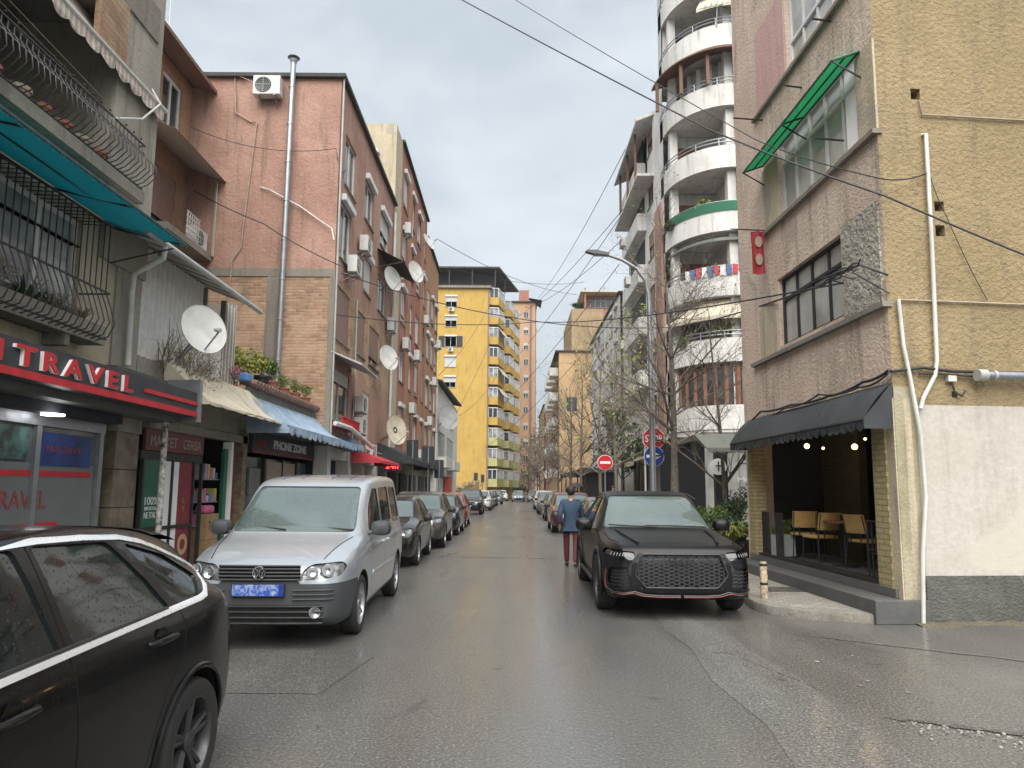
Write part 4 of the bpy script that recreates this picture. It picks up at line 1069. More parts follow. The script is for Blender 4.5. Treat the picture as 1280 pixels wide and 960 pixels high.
window(wh, FWh, 60, 64, 7, 8.6, cols=3, fmat='greypvc')
dish((-4.7, 51.5, 6.9), (1, -1, .2), .9, (-5.5, 52, 6.3), 'large grey dish on the corner of the low white house', mat='greypvc')
tag(B(FWh, 56.5, 57.6, .05, .6, 0, 2.6, .02).build('red_kiosk', plain('red_kiosk', (.4, .07, .04), .6)), 'narrow red kiosk standing by the low white house', 'kiosk')

# --- yellow tower
FY = Fr(0, 100, 0)
yt = thing('tower_block', 'bright yellow high-rise with glazed balcony bays and a dark roof terrace', 'building', (-7, 106, 0))
hy = [(-9.9, -8.2, z-.7, z+.85) for z in (28.9, 25.9, 22.9, 19.9, 16.9)]
m = MB(FY); wall(m, -14, -3.5, 0, 31, hy, .15); m.build('wall', M['yellow2'], yt)
for i, h in enumerate(hy):
    window(yt, FY, *h, shut=(.5, .4, 0, .97, .5)[i], cols=2, box=True)
    if i in (0, 2): ac(FY, -9.0, h[2]-.75, f'air conditioner under the {["topmost", "", "third highest"][i]} window of the yellow gable')
B(FY, -10.8, -9.95, -.0, .08, 22.2, 23.8).build('open_shutter', M['black'], yt); B(FY, -8.15, -7.3, .0, .08, 22.2, 23.8).build('open_shutter', M['black'], yt)
FS = Fr(-3.5, 100, e=(3.9, 18))
m = MB(); m.slab([(-14, 100.1), (-3.6, 100.1), (.3, 118), (-14, 118)], 0, 30.9); m.build('mass', M['yellow2'], yt)
m = MB(); m.box(-3.62, -3.46, 99.9, 100.0, 0, 31); m.build('drainpipe', M['brownshutter'], yt)
m = MB()
m.slab([(-14.2, 99.6), (-3.2, 99.6), (1.1, 118), (-14, 118)], 31, 31.35); m.build('roof_slab', M['concrete'], yt)
m = MB(); m.slab([(-14.2, 99.4), (-2.0, 99.4), (1.0, 112), (-14, 112)], 33.9, 34.15)
for x, y in ((-13, 99.8), (-9.4, 99.8), (-6, 99.8), (-2.6, 99.8), (-1.2, 104)): m.box(x-.08, x+.08, y-.08, y+.08, 31.3, 33.9)
m.box(-14, -2.6, 102.0, 102.2, 31.3, 33.9); m.build('terrace_canopy', M['roofdark'], yt)
for j in range(10):
    z = 1.9 + j*2.97; mt = 'lime' if j < 3 else 'yellow2'
    for k, (a, b, dd) in enumerate(((.2, 5.2, 1.3), (7.2, 11.5, 1.5), (12.5, 17, 1.3))):
        bay = MB(FS).slab([(a, 0), (a+.5, dd), (b-.5, dd), (b, 0)], z, z+1.15).build('balcony_bay', M[mt], yt)
        MB(FS).slab([(a+.05, 0), (a+.52, dd-.06), (b-.52, dd-.06), (b-.05, 0)], z+1.15, z+2.55).build('bay_glazing', M['glassb' if (j+k) % 3 else 'glass'], bay)
        m = MB(FS)
        for q in range(6):
            s = a+.5 + (b-a-1)*q/5; m.box(s-.07, s+.07, dd-.08, dd, z+1.15, z+2.55)
        m.box(a+.5, b-.5, dd-.08, dd, z+2.45, z+2.58); m.box(a, a+.15, 0, .1, z+1.15, z+2.55); m.bar((a, 0, z+2.5), (a+.5, dd, z+2.5), .12); m.bar((a+.25, dd/2, z+1.2), (a+.25, dd/2, z+2.5), .1)
        m.build('bay_frame', M['whitepvc'], bay)
    if j in (4, 5, 7): 
        m = MB(FS); m.add([FS.P(.4, 1.35, z+2.5), FS.P(5, 1.35, z+2.5), FS.P(5, 2.1, z+1.4), FS.P(.4, 2.1, z+1.4)], [(0,1,2,3)]); m.build('sun_blind', M['creamcloth'], yt)
# --- pink tower behind
pt = thing('tower_block', 'slim peach-coloured tower with a dark corner line closing the street', 'building', (3, 132, 0))
m = MB(); m.box(-3, 4.2, 126, 140, 0, 36); m.build('wall', M['peach'], pt)
m = MB(); m.box(3.2, 3.55, 125.8, 126, 0, 36.5); m.box(4.2, 4.35, 126.4, 127, 0, 36); m.parts('shaft_strip', M['brownshutter'], pt)
m = MB(); m.box(1.2, 3.0, 126.2, 132, 36, 38.4); m.build('roof_house', M['redpl'], pt); m = MB(); m.box(-3.2, 4.6, 125.6, 140, 36, 36.2); m.add([(3, 125, 36.6), (5.4, 125, 36.2), (5.4, 131, 36.2), (3, 131, 38)], [(0,1,2,3)]); m.build('roof_edge', M['roofdark'], pt)
FT = Fr(0, 126, 0)
for j in range(11):
    for s in (.9, 2.5): window(pt, FT, s-.45, s+.45, 3.5+j*2.95, 4.7+j*2.95, d=.02, shut=.4 if (j+int(s)) % 3 else 0, sill=False)
    if j % 2: ac(Fr(4.2, 0, 90), 127.5, 4.5+j*2.95, f'air conditioner on the right flank of the peach tower, number {j//2+1} from the bottom')
# far filler houses closing the view under the hill
for i, (x, y, w_, h_, mt, lb) in enumerate([(9, 190, 9, 6, 'cream', 'low cream house far down the street'), (2, 150, 9, 5, 'white', 'low white house at the foot of the peach tower')]):
    f = Fr(x, y, 0); t = block('house', lb, f, 0, w_, h_, 0, mt, 2, (1.5, 4.5, 7.5), 1.1, 1.3, seed=i+40, z0=1.2, depth=6)
# ---------------------------------------------------------------- RIGHT SIDE
_p = math.atan(131/870)
def at(x, y, Y):
    u = (x-640)/870; v = (480-y)/870
    d = Vector((u, math.cos(_p)-v*math.sin(_p), math.sin(_p)+v*math.cos(_p)))
    return Vector((0, 0, 1.67)) + d*(Y/d.y)
FR = Fr(5.03, 9.1, e=(-.027, 1), flip=True)    # s = distance from the near corner, d = towards the street
FW = Fr(5.03, 9.1, e=(3.98, .35))              # gable towards the camera
cb_ = thing('corner_building', 'corner building with rough pink front and ochre side wall above the cafe', 'building', (8, 12, 0))
wl = (1.15, 3.5, 4.3, 5.57); wm = (.5, 3.3, 6.75, 8.15); wt = (.65, 2.75, 9.3, 10.9)
m = MB(FR); wall(m, 0, 5.45, 2.9, 13, [wl, wm, wt], .18); m.build('front_wall', M['pink2'], cb_)
m = MB(FW); wall(m, 0, 12, 2.81, 13, [(.52, .66, 7.12, 7.28), (.76, .9, 5.5, 5.64), (.75, .89, 5.14, 5.3)], .25); m.build('side_wall', M['yellow'], cb_)
m = MB(FW); m.quad((.3, .006, .6), (12, .006, .6), (12, .006, 2.81), (.3, .006, 2.81)); m.build('whitewash', M['whitewash'], cb_)
m = MB(FW); m.box(.0, .3, -.2, .008, .3, 3.05); m.build('corner_strip', plaster('pale_corner_plaster', (.46, .42, .31), (.34, .3, .2), st=.8, stain=(.15, .14, .06)), cb_)
m = MB(FW); m.box(.28, 12, -.2, .03, 0, .6); m.box(0, .28, -.2, .02, 0, .3); m.build('base', M['darkbase'], cb_)
m = MB(); m.slab([(5.5, 9.5), (16, 10.4), (16, 14.3), (5.4, 14.3)], 3.1, 13); m.build('mass', M['pink2'], cb_)
m = MB(); m.slab([(9.2, 9.7), (16, 10.4), (16, 14.3), (9.2, 14.3)], 0, 3.1); m.build('mass_below', M['dark'], cb_)
m = MB(FR); m.box(5.3, 5.45, -9, -.01, 0, 13); m.build('far_gable', M['pink2'], cb_)
m = MB(FW)
for s, z in ((.59, 7.2), (.83, 5.57), (.82, 5.22)): m.box(s-.08, s+.08, -.27, -.2, z-.09, z+.09)
m.parts('vent_hole', M['dark'], cb_)
m = MB(FR); m.box(-.03, 4.75, -.05, .09, 4.13, 4.2); m.box(-.03, 4.3, -.05, .09, 6.58, 6.65); m.box(.2, 4.3, -.05, .08, 9.1, 9.16); m.parts('ledge', M['concrete'], cb_)
m = MB(FR); n_ = m.box(.08, 1.08, -.02, .03, 4.22, 5.65); m.build('rubble_patch', M['stone'], cb_)
m = MB(FR); m.box(3.34, 4.0, -.02, .012, 6.66, 7.9); m.box(.0, .45, -.02, .012, 6.66, 8.0); m.box(3.6, 4.4, -.02, .012, 4.22, 5.2); m.parts('beige_panel', M['cream'], cb_)
m = MB(FR); m.box(2.8, 4.15, -.02, .012, 9.17, 10.9); m.build('pink_panel', plaster('rose_plaster', (.66, .44, .4), (.58, .37, .33), st=.3), cb_)
def bigwin(h, cols, tr, fm, gl, nm):
    o = window(cb_, FR, *h, d=-.14, fw=.055, cols=cols, fmat=fm, gmat=gl, sill=False, name=nm)
    m = MB(FR); z = h[2] + (h[3]-h[2])*tr; m.box(h[0]+.05, h[1]-.05, -.136, -.075, z-.03, z+.03); m.build('transom', M[fm], o)
    return o
M['paleglass'] = glassy('pale_curtained_glass', (.3, .3, .28), .05, 1.5, .35)
o1 = bigwin(wl, 4, .68, 'black', 'paleglass', 'window'); o2 = bigwin(wm, 5, .68, 'whitepvc', 'paleglass', 'window'); o3 = bigwin(wt, 4, .3, 'whitepvc', 'paleglass', 'window')
m = MB(FR)
for q in range(14): m.tube([(.56+q*.03, -.09, 6.8), (.56+q*.03, -.09, 8.1)], .012, 5)
m.parts('curtain', M['letterwhite'], o2)
ga = awning('net_awning', 'green net awning on a dark frame over the white windows of the corner building', FR, .3, 3.95, .03, 8.02, .42, 7.88, 'green', val=.05, scal=.1, sag=.0, valance=True)
m = MB(FR)
for s in (.32, 2.1, 3.92): m.bar((s, .03, 8.0), (s, .42, 7.86), .025); m.bar((s, .0, 7.6), (s, .42, 7.85), .018)
m.bar((.3, .42, 7.86), (3.95, .42, 7.86), .025); m.bar((.3, .22, 7.93), (3.95, .22, 7.93), .02); m.bar((.3, .03, 8.0), (3.95, .03, 8.0), .025); m.build('awning_frame', M['blackmetal'], ga)
# red cloth on a rod
rc = thing('hanging_cloth', 'red cloth with pale round patterns hanging from a rod below the green awning', 'cloth', FR.P(3.85, .3, 5.8))
m = MB(FR); m.grid(lambda u, v: (3.8+.03*math.sin(u*9+v*3), .1+.26*u, 6.62-.85*v), 12, 12); m.build('cloth', plain('deep_red_weave', (.34, .04, .05), .9), rc)
m = MB(FR)
for z in (6.4, 6.05): 
    m.add([FR.P(3.755, .23+.07*math.cos(k*.3927), z+.11*math.sin(k*.3927)) for k in range(16)], [tuple(range(16))])
m.build('round_pattern', M['clay'], rc)
m = MB(FR); m.tube([(3.8, 0, 6.64), (3.8, .75, 6.66)], .012); m.build('rod', M['blackmetal'], rc)
for s, d, z, lb in ((3.9, .6, 8.95, 'long iron rod jutting out left of the top window'), (.9, .45, 6.95, 'iron rod jutting out across the white windows'), (2.2, .3, 8.6, 'short rod between the top window and the green awning'), (1.1, .3, 9.05, 'short rod just under the near end of the top window')):
    tag(MB(FR).tube([(s, 0, z), (s-.02, d, z+.02)], .016).build('wall_bracket', M['blackmetal']), lb, 'bracket', 'iron rods on the pink front')

# pipes and conduits on the ochre wall
def pipe(pts, r, mt, lb, fr=FW, nm='wall_pipe'): return tag(MB(fr).tube(pts, r, 10).build(nm, M[mt]), lb, 'pipe', 'pipes and conduits on the ochre wall')
pipe([(.66, -.02, 6.6), (.66, .06, 6.58), (.64, .06, 5), (.60, .06, 3.4), (.56, .06, 3.2), (.38, .06, 2.9), (.33, .06, 2.75)], .028, 'acwhite', 'white pipe running down the ochre wall beside the round holes')
pipe([(.12, .05, 4.22), (.15, .05, 3.6), (.21, .07, 3.1), (.30, .07, 2.4), (.31, .08, 1.6), (.22, .08, .9), (.17, .08, .02)], .026, 'acwhite', 'grey-white pipe bending down to the ground at the building corner')
pipe([(.62, .03, 7.1), (.64, .03, 6.88), (4, .03, 6.88)], .014, 'clay', 'thin horizontal conduit below the topmost hole in the ochre wall')
pipe([(.12, .03, 4.22), (4, .03, 4.2)], .014, 'clay', 'thin horizontal conduit across the middle of the ochre wall')
pipe([(-.05, .05, 3.24), (.4, .06, 3.3), (.8, .06, 3.26), (4, .06, 3.26)], .022, 'wire', 'thick black cable along the ochre wall above the whitewash')
pipe([(.35, .045, 3.22), (.6, .06, 3.22), (1.1, .06, 3.2)], .014, 'wire', 'thin black cable just under the thick one on the ochre wall')
ff = thing('exhaust_flue', 'horizontal metal flue pipe with a vented end on the ochre wall', 'flue', FW.P(1.5, .2, 3.1))
m = MB(FW); m.tube([(1.16, .15, 3.2), (4.5, .15, 3.2)], .055, 16); m.build('pipe', M['steel'], ff)
m = MB(FW); m.tube([(1.08, .15, 3.2), (1.2, .15, 3.2)], .078, 18); m.tube([(1.3, .15, 3.2), (1.34, .15, 3.2)], .066, 16); m.parts('end_cap', M['greypvc'], ff)
jb = thing('junction_box', 'small pale junction box under the cable on the ochre wall', 'junction box', FW.P(.8, .05, 3.12))
B(FW, .74, .86, .0, .07, 3.12, 3.22, .008).build('box', M['acwhite'], jb); MB(FW).tube([(.8, .05, 3.12), (.82, .06, 2.98), (.92, .06, 2.93), (.98, .05, 3.0)], .014).build('cable_tail', M['wire'], jb)
cable('hanging_wire', [FW.P(.68, .05, 6.0), FW.P(.9, .04, 5.4), FW.P(1.4, .04, 4.25)], 'thin slack wire drooping diagonally on the ochre wall', .006, .05)

# --- cafe
cf = thing('cafe', 'open dark cafe front with ochre brick piers, a raised floor and a stone step', 'cafe', FR.P(2.5, 0, .12))
m = MB(FR)
m.box(.18, .5, -.22, .05, .42, 2.95); m.box(4.92, 5.2, -.2, .05, .42, 2.95); m.parts('brick_pier', M['creambrick'], cf)
m = MB(FR); m.box(-.0, .18, -.22, .02, .3, 2.9); m.build('corner_pier', M['cream'], cf)
m = MB(FR); m.box(-.06, 5.4, -.3, .42, .0, .30, .012); m.build('step', M['stepst'], cf)
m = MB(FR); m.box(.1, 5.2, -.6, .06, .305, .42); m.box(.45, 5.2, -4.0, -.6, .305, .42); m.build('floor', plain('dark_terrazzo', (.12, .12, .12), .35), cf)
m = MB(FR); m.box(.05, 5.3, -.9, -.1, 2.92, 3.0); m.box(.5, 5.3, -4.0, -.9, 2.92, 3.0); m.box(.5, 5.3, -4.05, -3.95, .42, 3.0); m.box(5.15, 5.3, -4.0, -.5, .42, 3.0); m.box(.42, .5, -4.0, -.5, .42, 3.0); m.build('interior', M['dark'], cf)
m = MB(FR); m.box(3.5, 4.9, -1.5, -1.35, .42, 2.92); m.build('inner_brick_pier', M['shadedbrick'], cf)
m = MB(FR); m.box(.52, 4.78, -.02, .04, .425, .47); m.box(.52, 4.78, -.3, -.02, .42, .44); m.build('sill_rail', M['black'], cf)
ca = awning('cafe_awning', 'black canvas awning with a scalloped edge along the cafe front', FR, -.05, 5.1, .03, 3.1, .44, 2.62, 'blackcloth', val=.17, scal=.2, ns=50, sag=-.05, ends=True)
m = MB(FR)
for s in (.0, 2.5, 5.05): m.tube([(s, .03, 2.7), (s, .43, 2.6)], .012)
m.tube([(-.05, .44, 2.6), (5.1, .44, 2.6)], .012); m.build('awning_frame', M['blackmetal'], ca)
rr = random.Random(8)
cable('cable_bundle', [FR.P(-.04, .06, 3.26), FR.P(.6, .07, 3.2), FR.P(1.6, .08, 3.13), FR.P(3, .08, 3.16), FR.P(4.4, .06, 3.2), FR.P(5.4, .06, 3.0)], 'black cable bundle sagging above the cafe awning', .02, .03)
cable('cable_bundle', [FR.P(-.04, .07, 3.22), FR.P(.7, .08, 3.14), FR.P(1.9, .09, 3.2), FR.P(3.2, .09, 3.13), FR.P(5.4, .07, 2.95)], 'second slack black cable looping above the cafe awning', .014, .05)
e = NT('warm_bulb'); e.out((1, .75, .4), .5, Emission_Color=(1, .62, .22, 1), Emission_Strength=1.6); M['bulb'] = e.mat
for i, (s, d, z, r, lb) in enumerate([(3.25, -.3, 2.46, .045, 'left of the two larger glowing round bulbs in the cafe'), (1.75, -.37, 2.36, .045, 'right of the two larger glowing round bulbs in the cafe'), (2.85, -.4, 2.4, .022, 'tiny bulb hanging between the larger ones in the cafe'), (1.3, -.3, 2.45, .02, 'tiny bulb just under the awning near the right pier of the cafe')]):
    t = thing('pendant_bulb', lb, 'lamp', FR.P(s, d, z), 0, 'bulbs hanging in the cafe')
    MB().ball(FR.P(s, d, z), r, 8).build('bulb', M['bulb'], t); MB(FR).tube([(s, d, z+r), (s, d, 2.92)], .005, 5).build('cord', M['black'], t)
    pl_ = bpy.data.lights.new('bulb_light', 'POINT'); pl_.energy = 1.2 if r > .03 else .3; pl_.color = (1, .7, .35); pl_.shadow_soft_size = .05
    q = bpy.data.objects.new('bulb_light', pl_); COL.objects.link(q); q.location = FR.P(s, d+.0, z-.1)
M['tan'] = M['tan']; M['seat'] = plain('mustard_upholstery', (.5, .32, .12), .6)
def chair(c, rz, label):
    t = thing('cafe_chair', label, 'chair', (0, 0, 0), 0, 'mustard chairs in the cafe')
    MB().box(-.22, .22, -.22, .2, .43, .48, .02).build('seat', M['seat'], t)
    m = MB(); m.grid(lambda u, v: (-.21+.42*u, .22+.05*math.sin(math.pi*u)+.07*v, .58+.3*v), 10, 4); m.grid(lambda u, v: (-.21+.42*u, .24+.05*math.sin(math.pi*u)+.07*v, .58+.3*v), 10, 4); m.build('backrest', M['seat'], t)
    for sx in (-1, 1):
        MB().tube([(sx*.2, -.2, .43), (sx*.22, -.23, 0)], .011).build('leg', M['blackmetal'], t)
        MB().tube([(sx*.19, .31, .86), (sx*.19, .22, .5), (sx*.22, .26, 0)], .011).build('leg', M['blackmetal'], t)
    MB().tube([(-.1, .25, .45), (-.1, .28, .66), (-.05, .31, .74), (.05, .31, .74), (.1, .28, .66), (.1, .25, .45)], .01).build('back_loop', M['blackmetal'], t)
    t.location = c; t.rotation_euler.z = rz
    return t
chair(FR.P(3.3, -.5, .42), R(190), 'mustard cafe chair with its looped back turned to the street')
chair(FR.P(4.1, -.55, .42), R(165), 'leftmost mustard cafe chair behind the planter')
chair(FR.P(2.3, -.8, .42), R(110), 'mustard cafe chair deep in the shade right of the table')
tb = thing('cafe_table', 'small round cafe table between the mustard chairs', 'table', FR.P(2.75, -.65, .42))
MB().lathe([(0, 0), (.33, 0), (.33, .03), (0, .03)], FR.P(2.75, -.65, 1.14), n=24).build('table_top', M['wood'], tb)
MB().lathe([(.22, 0), (.22, .02), (.03, .04), (.025, .72)], FR.P(2.75, -.65, .42), n=16).build('pedestal', M['blackmetal'], tb)
def railing(s0, s1, d, label):
    t = thing('railing', label, 'railing', FR.P((s0+s1)/2, d, .42)); m = MB(FR); w_ = s1-s0
    for z in (.46, .85, 1.25): m.bar((s0, d, z), (s1, d, z), .02)
    for k in range(5): m.bar((s0+w_*k/4, d, .44), (s0+w_*k/4, d, 1.25), .02)
    for k in range(3): 
        a = s0+w_*(k+.3)/4; m.bar((a, d, .6+k*.1), (a+w_*.3, d, .6+k*.1), .016); m.bar((a, d, .6+k*.1), (a, d, .95+k*.05), .016)
    m.build('bars', M['blackmetal'], t)
railing(.54, 1.0, -.1, 'geometric iron railing at the right pier of the cafe'); railing(3.85, 4.15, -.06, 'geometric iron railing beside the planter in the cafe'); railing(4.6, 4.9, -.1, 'iron railing at the left pier of the cafe')
pt_ = plant('planter', 'grey square planter with a trailing fern on the cafe floor', FR.P(4.4, -.28, .44), None, 'leaf', 520, (.22, .22, .22), .06, 51)
B(FR, 4.22, 4.58, -.45, -.12, .44, .85, .01).build('planter_box', M['greypvc'], pt_)
for o in CH[pt_]:
    if o.name.startswith(('foliage', 'stem')): o.location.z += .3

# bollard
bo = thing('bollard', 'short wooden bollard with two black bands on the pavement corner', 'bollard', (3.68, 10.35, .12))
MB().lathe([(0, 0), (.052, 0), (.052, .5), (.045, .52), (0, .52)], (3.68, 10.35, .12), n=16).build('post', plain('weathered_pale_wood', (.45, .36, .24), .8, .5, 18), bo)
m = MB()
for z in (.19, .46): m.lathe([(.054, 0), (.054, .035), (.05, .035)], (3.68, 10.35, .12+z), n=16)
m.build('band', M['black'], bo)
tag(MB().lathe([(0, 0), (.16, .02), (.26, .1), (.27, .26), (.2, .38), (.06, .43), (0, .43)], (4.56, 5.75, 0), n=18).build('stone_bollard', M['kerb']), 'rounded concrete stump cut by the right edge of the photo', 'bollard')
tag(MB().box(4.0, 4.55, 11.0, 11.5, .12, .128).build('drain_cover', M['asphalt3']), 'dark square drain cover in the pavement behind the bollard', 'drain cover')

# plants past the cafe
for i, (x, y, r, h, k) in enumerate([(4.75, 15.3, .5, .75, 'strap'), (5.3, 16.2, .6, .85, 'strap'), (5.0, 17.6, .5, .7, 'bush'), (5.9, 18.6, .6, .9, 'bush'), (6.6, 20.5, .7, 1.2, 'bush')]):
    t = plant('planted_tub', ['yellow-green strap-leaved plant in the tub nearest the cafe pier', 'second strap-leaved plant beyond the cafe pier', 'leafy bush in the third tub beyond the cafe', 'dark bush beside the black shop sign', 'tall loose bush in front of the glass shop'][i], (x, y, .12), (.26, .42), ['leafy', 'leaf', 'leaf', 'leafd', 'leafd'][i], 200 if k == 'strap' else 900, (r*.8, r*.8, h*.55), .018 if k == 'strap' else .08, 60+i, k, 'tubs of plants on the pavement beyond the cafe', 'black')
# black shop sign with round white face
bs = thing('standing_sign', 'tall black standing sign with a round white emblem beside the glass shop', 'sign', (6.05, 20.4, .12))
MB().box(5.95, 6.3, 20.35, 20.6, .12, 3.0, .01).build('panel', M['black'], bs)
MB().lathe([(0, 0), (.24, 0), (.24, .03), (0, .03)], (6.02, 20.34, 2.35), (-.35, -1, 0), 24).build('round_face', M['letterwhite'], bs)
m = MB(); m.box(6.0, 6.03, 20.28, 20.3, 2.22, 2.5); m.box(5.92, 6.1, 20.27, 20.29, 2.36, 2.39); m.build('emblem', M['black'], bs)
# glass shop
gs = thing('glass_shop', 'low glass-fronted shop with a grey awning between the cafe and the white block', 'shop', (9, 24, .12))
m = MB(); m.box(6.6, 14, 23.5, 28, .12, 3.3); m.build('inside', M['navy'], gs)
m = MB(); m.quad((6.5, 23.3, .12), (14, 23.3, .12), (14, 23.3, 3.2), (6.5, 23.3, 3.2)); m.build('glazing', M['paleglass'], gs)
m = MB()
for x in (6.45, 7.6, 8.8, 10, 11.2): m.box(x, x+.07, 23.22, 23.3, .12, 3.25)
m.box(6.45, 14, 23.2, 23.3, 3.2, 3.4); m.build('frame', M['greypvc'], gs)
m = MB(); m.box(6.4, 14, 23.2, 28, 3.4, 3.6); m.build('roof', M['concrete'], gs)
FG = Fr(0, 23.2, 0)
text('MOJSEM', FG, 7.5, 1.9, .2, .02, 'letterwhite', gs, 1.2, .01)
awning('shop_awning', 'grey-green scalloped awning of the glass shop past the cafe', Fr(0, 18.2, 0), 5.0, 9.5, -.8, 3.2, .4, 2.75, 'greycloth', val=.14, scal=.25)

_before = set(SC.objects)
# --- white block with curved balconies
wb = thing('apartment_block', 'tall white block with curved corner balconies behind the bare trees', 'building', (10, 38, 0))
Fw = Fr(0, 33.0, 0); LV = [4.6+3.28*k for k in range(8)]
def cplan(r, n=16): return [(10.4 - (r-.6)*math.sin(math.pi/2*k/n), 36.5 - r*math.cos(math.pi/2*k/n)) for k in range(n+1)]
m = MB(Fw); sh_w = [(11.75, 12.75, z+.9, z+2.5) for z in LV]
wall(m, 10.4, 17, 4.6, 31, [h for h in sh_w if h[3] < 31], .15); m.build('front_wall', M['white'], wb)
for k, h in enumerate(sh_w): 
    if h[3] < 31: window(wb, Fw, *h, shut=(.98, .5, .98, .98, .98, .55, .98, .9)[k], smat='rustshutter', fmat='greypvc', sill=False)
m = MB(); m.box(10.45, 17, 33.2, 40, 4.6, 31); m.box(8.1, 10.5, 36.6, 48, 0.1, 23.6); m.box(7.6, 10.45, 36.62, 37.3, 23.6, 31); m.box(10.45, 17, 40, 48, 4.6, 23.6); m.build('mass', M['white'], wb)
FsW = Fr(7.5, 0, e=(0, 1), flip=True)
hs = [(39.3, 40.9, z+.9, z+2.5) for z in LV[:6]]
m = MB(FsW); wall(m, 36.5, 48, 4.3, 23.6, hs, .15); m.quad((36.5, 0, 23.6), (37.3, 0, 23.6), (37.3, 0, 31), (36.5, 0, 31)); m.build('side_wall', M['white'], wb)
for k, h in enumerate(hs): window(wb, FsW, *h, shut=.5 if k % 2 else 0, smat='brownshutter', fmat='wood', sill=True)
B(FsW, 36.9, 38.6, .0, .12, 4.6, 17.5).build('red_strip', M['pink'], wb)
m = MB()
m.slab([(10.4, 33.02)] + cplan(3.45) + [(7.55, 48), (10.5, 48)], 4.2, 4.6); m.build('ground_slab', M['white'], wb)
doorm = M['wood']
for k, z in enumerate(LV):
    P = [(10.4, 33.0)] + cplan(3.5) + [(7.5, 37.2)]
    Pi = [(10.4, 33.13)] + cplan(3.37) + [(7.63, 37.2)]
    m = MB(); v = []; n = len(P)
    for (x, y), (xi, yi) in zip(P, Pi): v += [(x, y, z-.02), (x, y, z+1.15), (xi, yi, z+1.15), (xi, yi, z-.02)]
    m.add(v, [(i*4+j, (i+1)*4+j, (i+1)*4+(j+1) % 4, i*4+(j+1) % 4) for i in range(n-1) for j in range(4)], smooth=True)
    m.slab([(10.4, 33.05)] + cplan(3.45) + [(7.55, 37.2), (10.4, 37.2)], z, z+.16)
    bal = m.build('balcony', M['white'], wb)
    m = MB()
    for zz in (1.32, 1.5): m.tube([(x, y, z+zz) for x, y in P], .03, 8)
    for q in range(0, n, 4): m.tube([(P[q][0], P[q][1], z+1.1), (P[q][0], P[q][1], z+1.5)], .025, 6)
    if k not in (0,): m.build('handrail', M['steel'], bal)
    # back wall with door, pillars
    m = MB(); m.box(10.0, 10.42, 33.35, 33.8, z+.16, z+3.26); m.box(7.7, 8.1, 35.7, 36.1, z+.16, z+3.26); m.parts('pillar', M['white'], wb)
    m = MB(); m.box(7.8, 10.45, 36.4, 36.7, z+.16, z+3.26); m.box(10.3, 10.5, 33.8, 36.5, z+.16, z+3.26); m.build('loggia_wall', M['white'], wb)
    dm = MB(); dm.box(8.3, 9.9, 36.3, 36.42, z+.2, z+2.6); dm.build('balcony_door', M['rustshutter'] if k in (2, 3, 4) else M['glass'], wb)
# glazed wooden veranda on the lowest balcony
z = LV[0]; Pg = [(10.2, 33.3)] + cplan(3.15)
m = MB(); v = []
for x, y in Pg: v += [(x, y, z+1.0), (x, y, z+3.1)]
m.add(v, [(i*2, i*2+2, i*2+3, i*2+1) for i in range(len(Pg)-1)]); m.build('veranda_glazing', M['glass'], wb)
m = MB()
for i, (x, y) in enumerate(Pg):
    if i % 2 == 0: m.box(x-.09, x+.09, y-.09, y+.05, z+1.0, z+3.1)
for zz in (1.0, 3.05): m.tube([(x, y, z+zz) for x, y in Pg], .06, 6)
m.build('veranda_frame', plain('orange_brown_wood', (.22, .09, .04), .6), wb)
# wood canopy, top awning, roof eaves on the side
z = LV[5]
m = MB(); v = []; Pa = [(10.6, 32.5)] + cplan(4.1); Pb = [(10.6, 33.6)] + cplan(2.9)
for (x, y), (a, b) in zip(Pa, Pb): v += [(x, y, z+2.75), (a, b, z+3.15), (a, b, z+3.22), (x, y, z+2.83)]
m.add(v, [(i*4+j, (i+1)*4+j, (i+1)*4+(j+1) % 4, i*4+(j+1) % 4) for i in range(len(Pa)-1) for j in range(4)]); m.build('wooden_canopy', M['wood'], wb)
m = MB()
for q in (0, 5, 9, 14): m.box(Pa[q][0]-.08, Pa[q][0]+.08, Pa[q][1]+.3, Pa[q][1]+.46, z+1.1, z+2.85)
m.parts('canopy_post', M['wood'], wb)
m = MB(); v = []; Pg = [(10.3, 34.0)] + cplan(2.5)
for x, y in Pg: v += [(x, y, z+1.0), (x, y, z+2.9)]
m.add(v, [(i*2, i*2+2, i*2+3, i*2+1) for i in range(len(Pg)-1)]); g_ = m.build('veranda_glazing', M['glassb'], wb)
m = MB()
for i, (x, y) in enumerate(Pg):
    if i % 3 == 0: m.box(x-.12, x+.12, y-.1, y+.02, z+1, z+2.9)
m.box(10.5, 13.5, 32.9, 32.98, z+2.7, z+2.9); m.build('veranda_frame', M['whitepvc'], g_)
FA = Fr(0, 33, 0)
for k, (zz, mt, lb) in enumerate([(LV[1]+3.2, 'creamcloth', 'beige striped balcony awning low on the white block'), (LV[2]+3.2, 'greycloth', 'dark awning on the third curved balcony of the white block'), (LV[6]+3.1, 'creamcloth', 'cream awning on the topmost curved balcony of the white block')]):
    m = MB(); P0 = cplan(3.0); P1 = cplan(3.75 if k != 1 else 3.4); v = []
    P0 = [(10.4, 33.5)] + P0; P1 = [(10.4, 32.8)] + P1
    for (x, y), (a, b) in zip(P0, P1): v += [(x, y, zz), (a, b, zz-(.95 if k != 1 else .3)), (a, b, zz-(1.15 if k != 1 else .4))]
    n_ = len(P0) if k < 2 else 8
    m.add(v[:n_*3], [(i*3+j, (i+1)*3+j, (i+1)*3+j+1, i*3+j+1) for i in range(n_-1) for j in range(2)]); tag(m.build('balcony_awning', M[mt]), lb, 'awning', 'awnings on the curved balconies')
rr = random.Random(77)
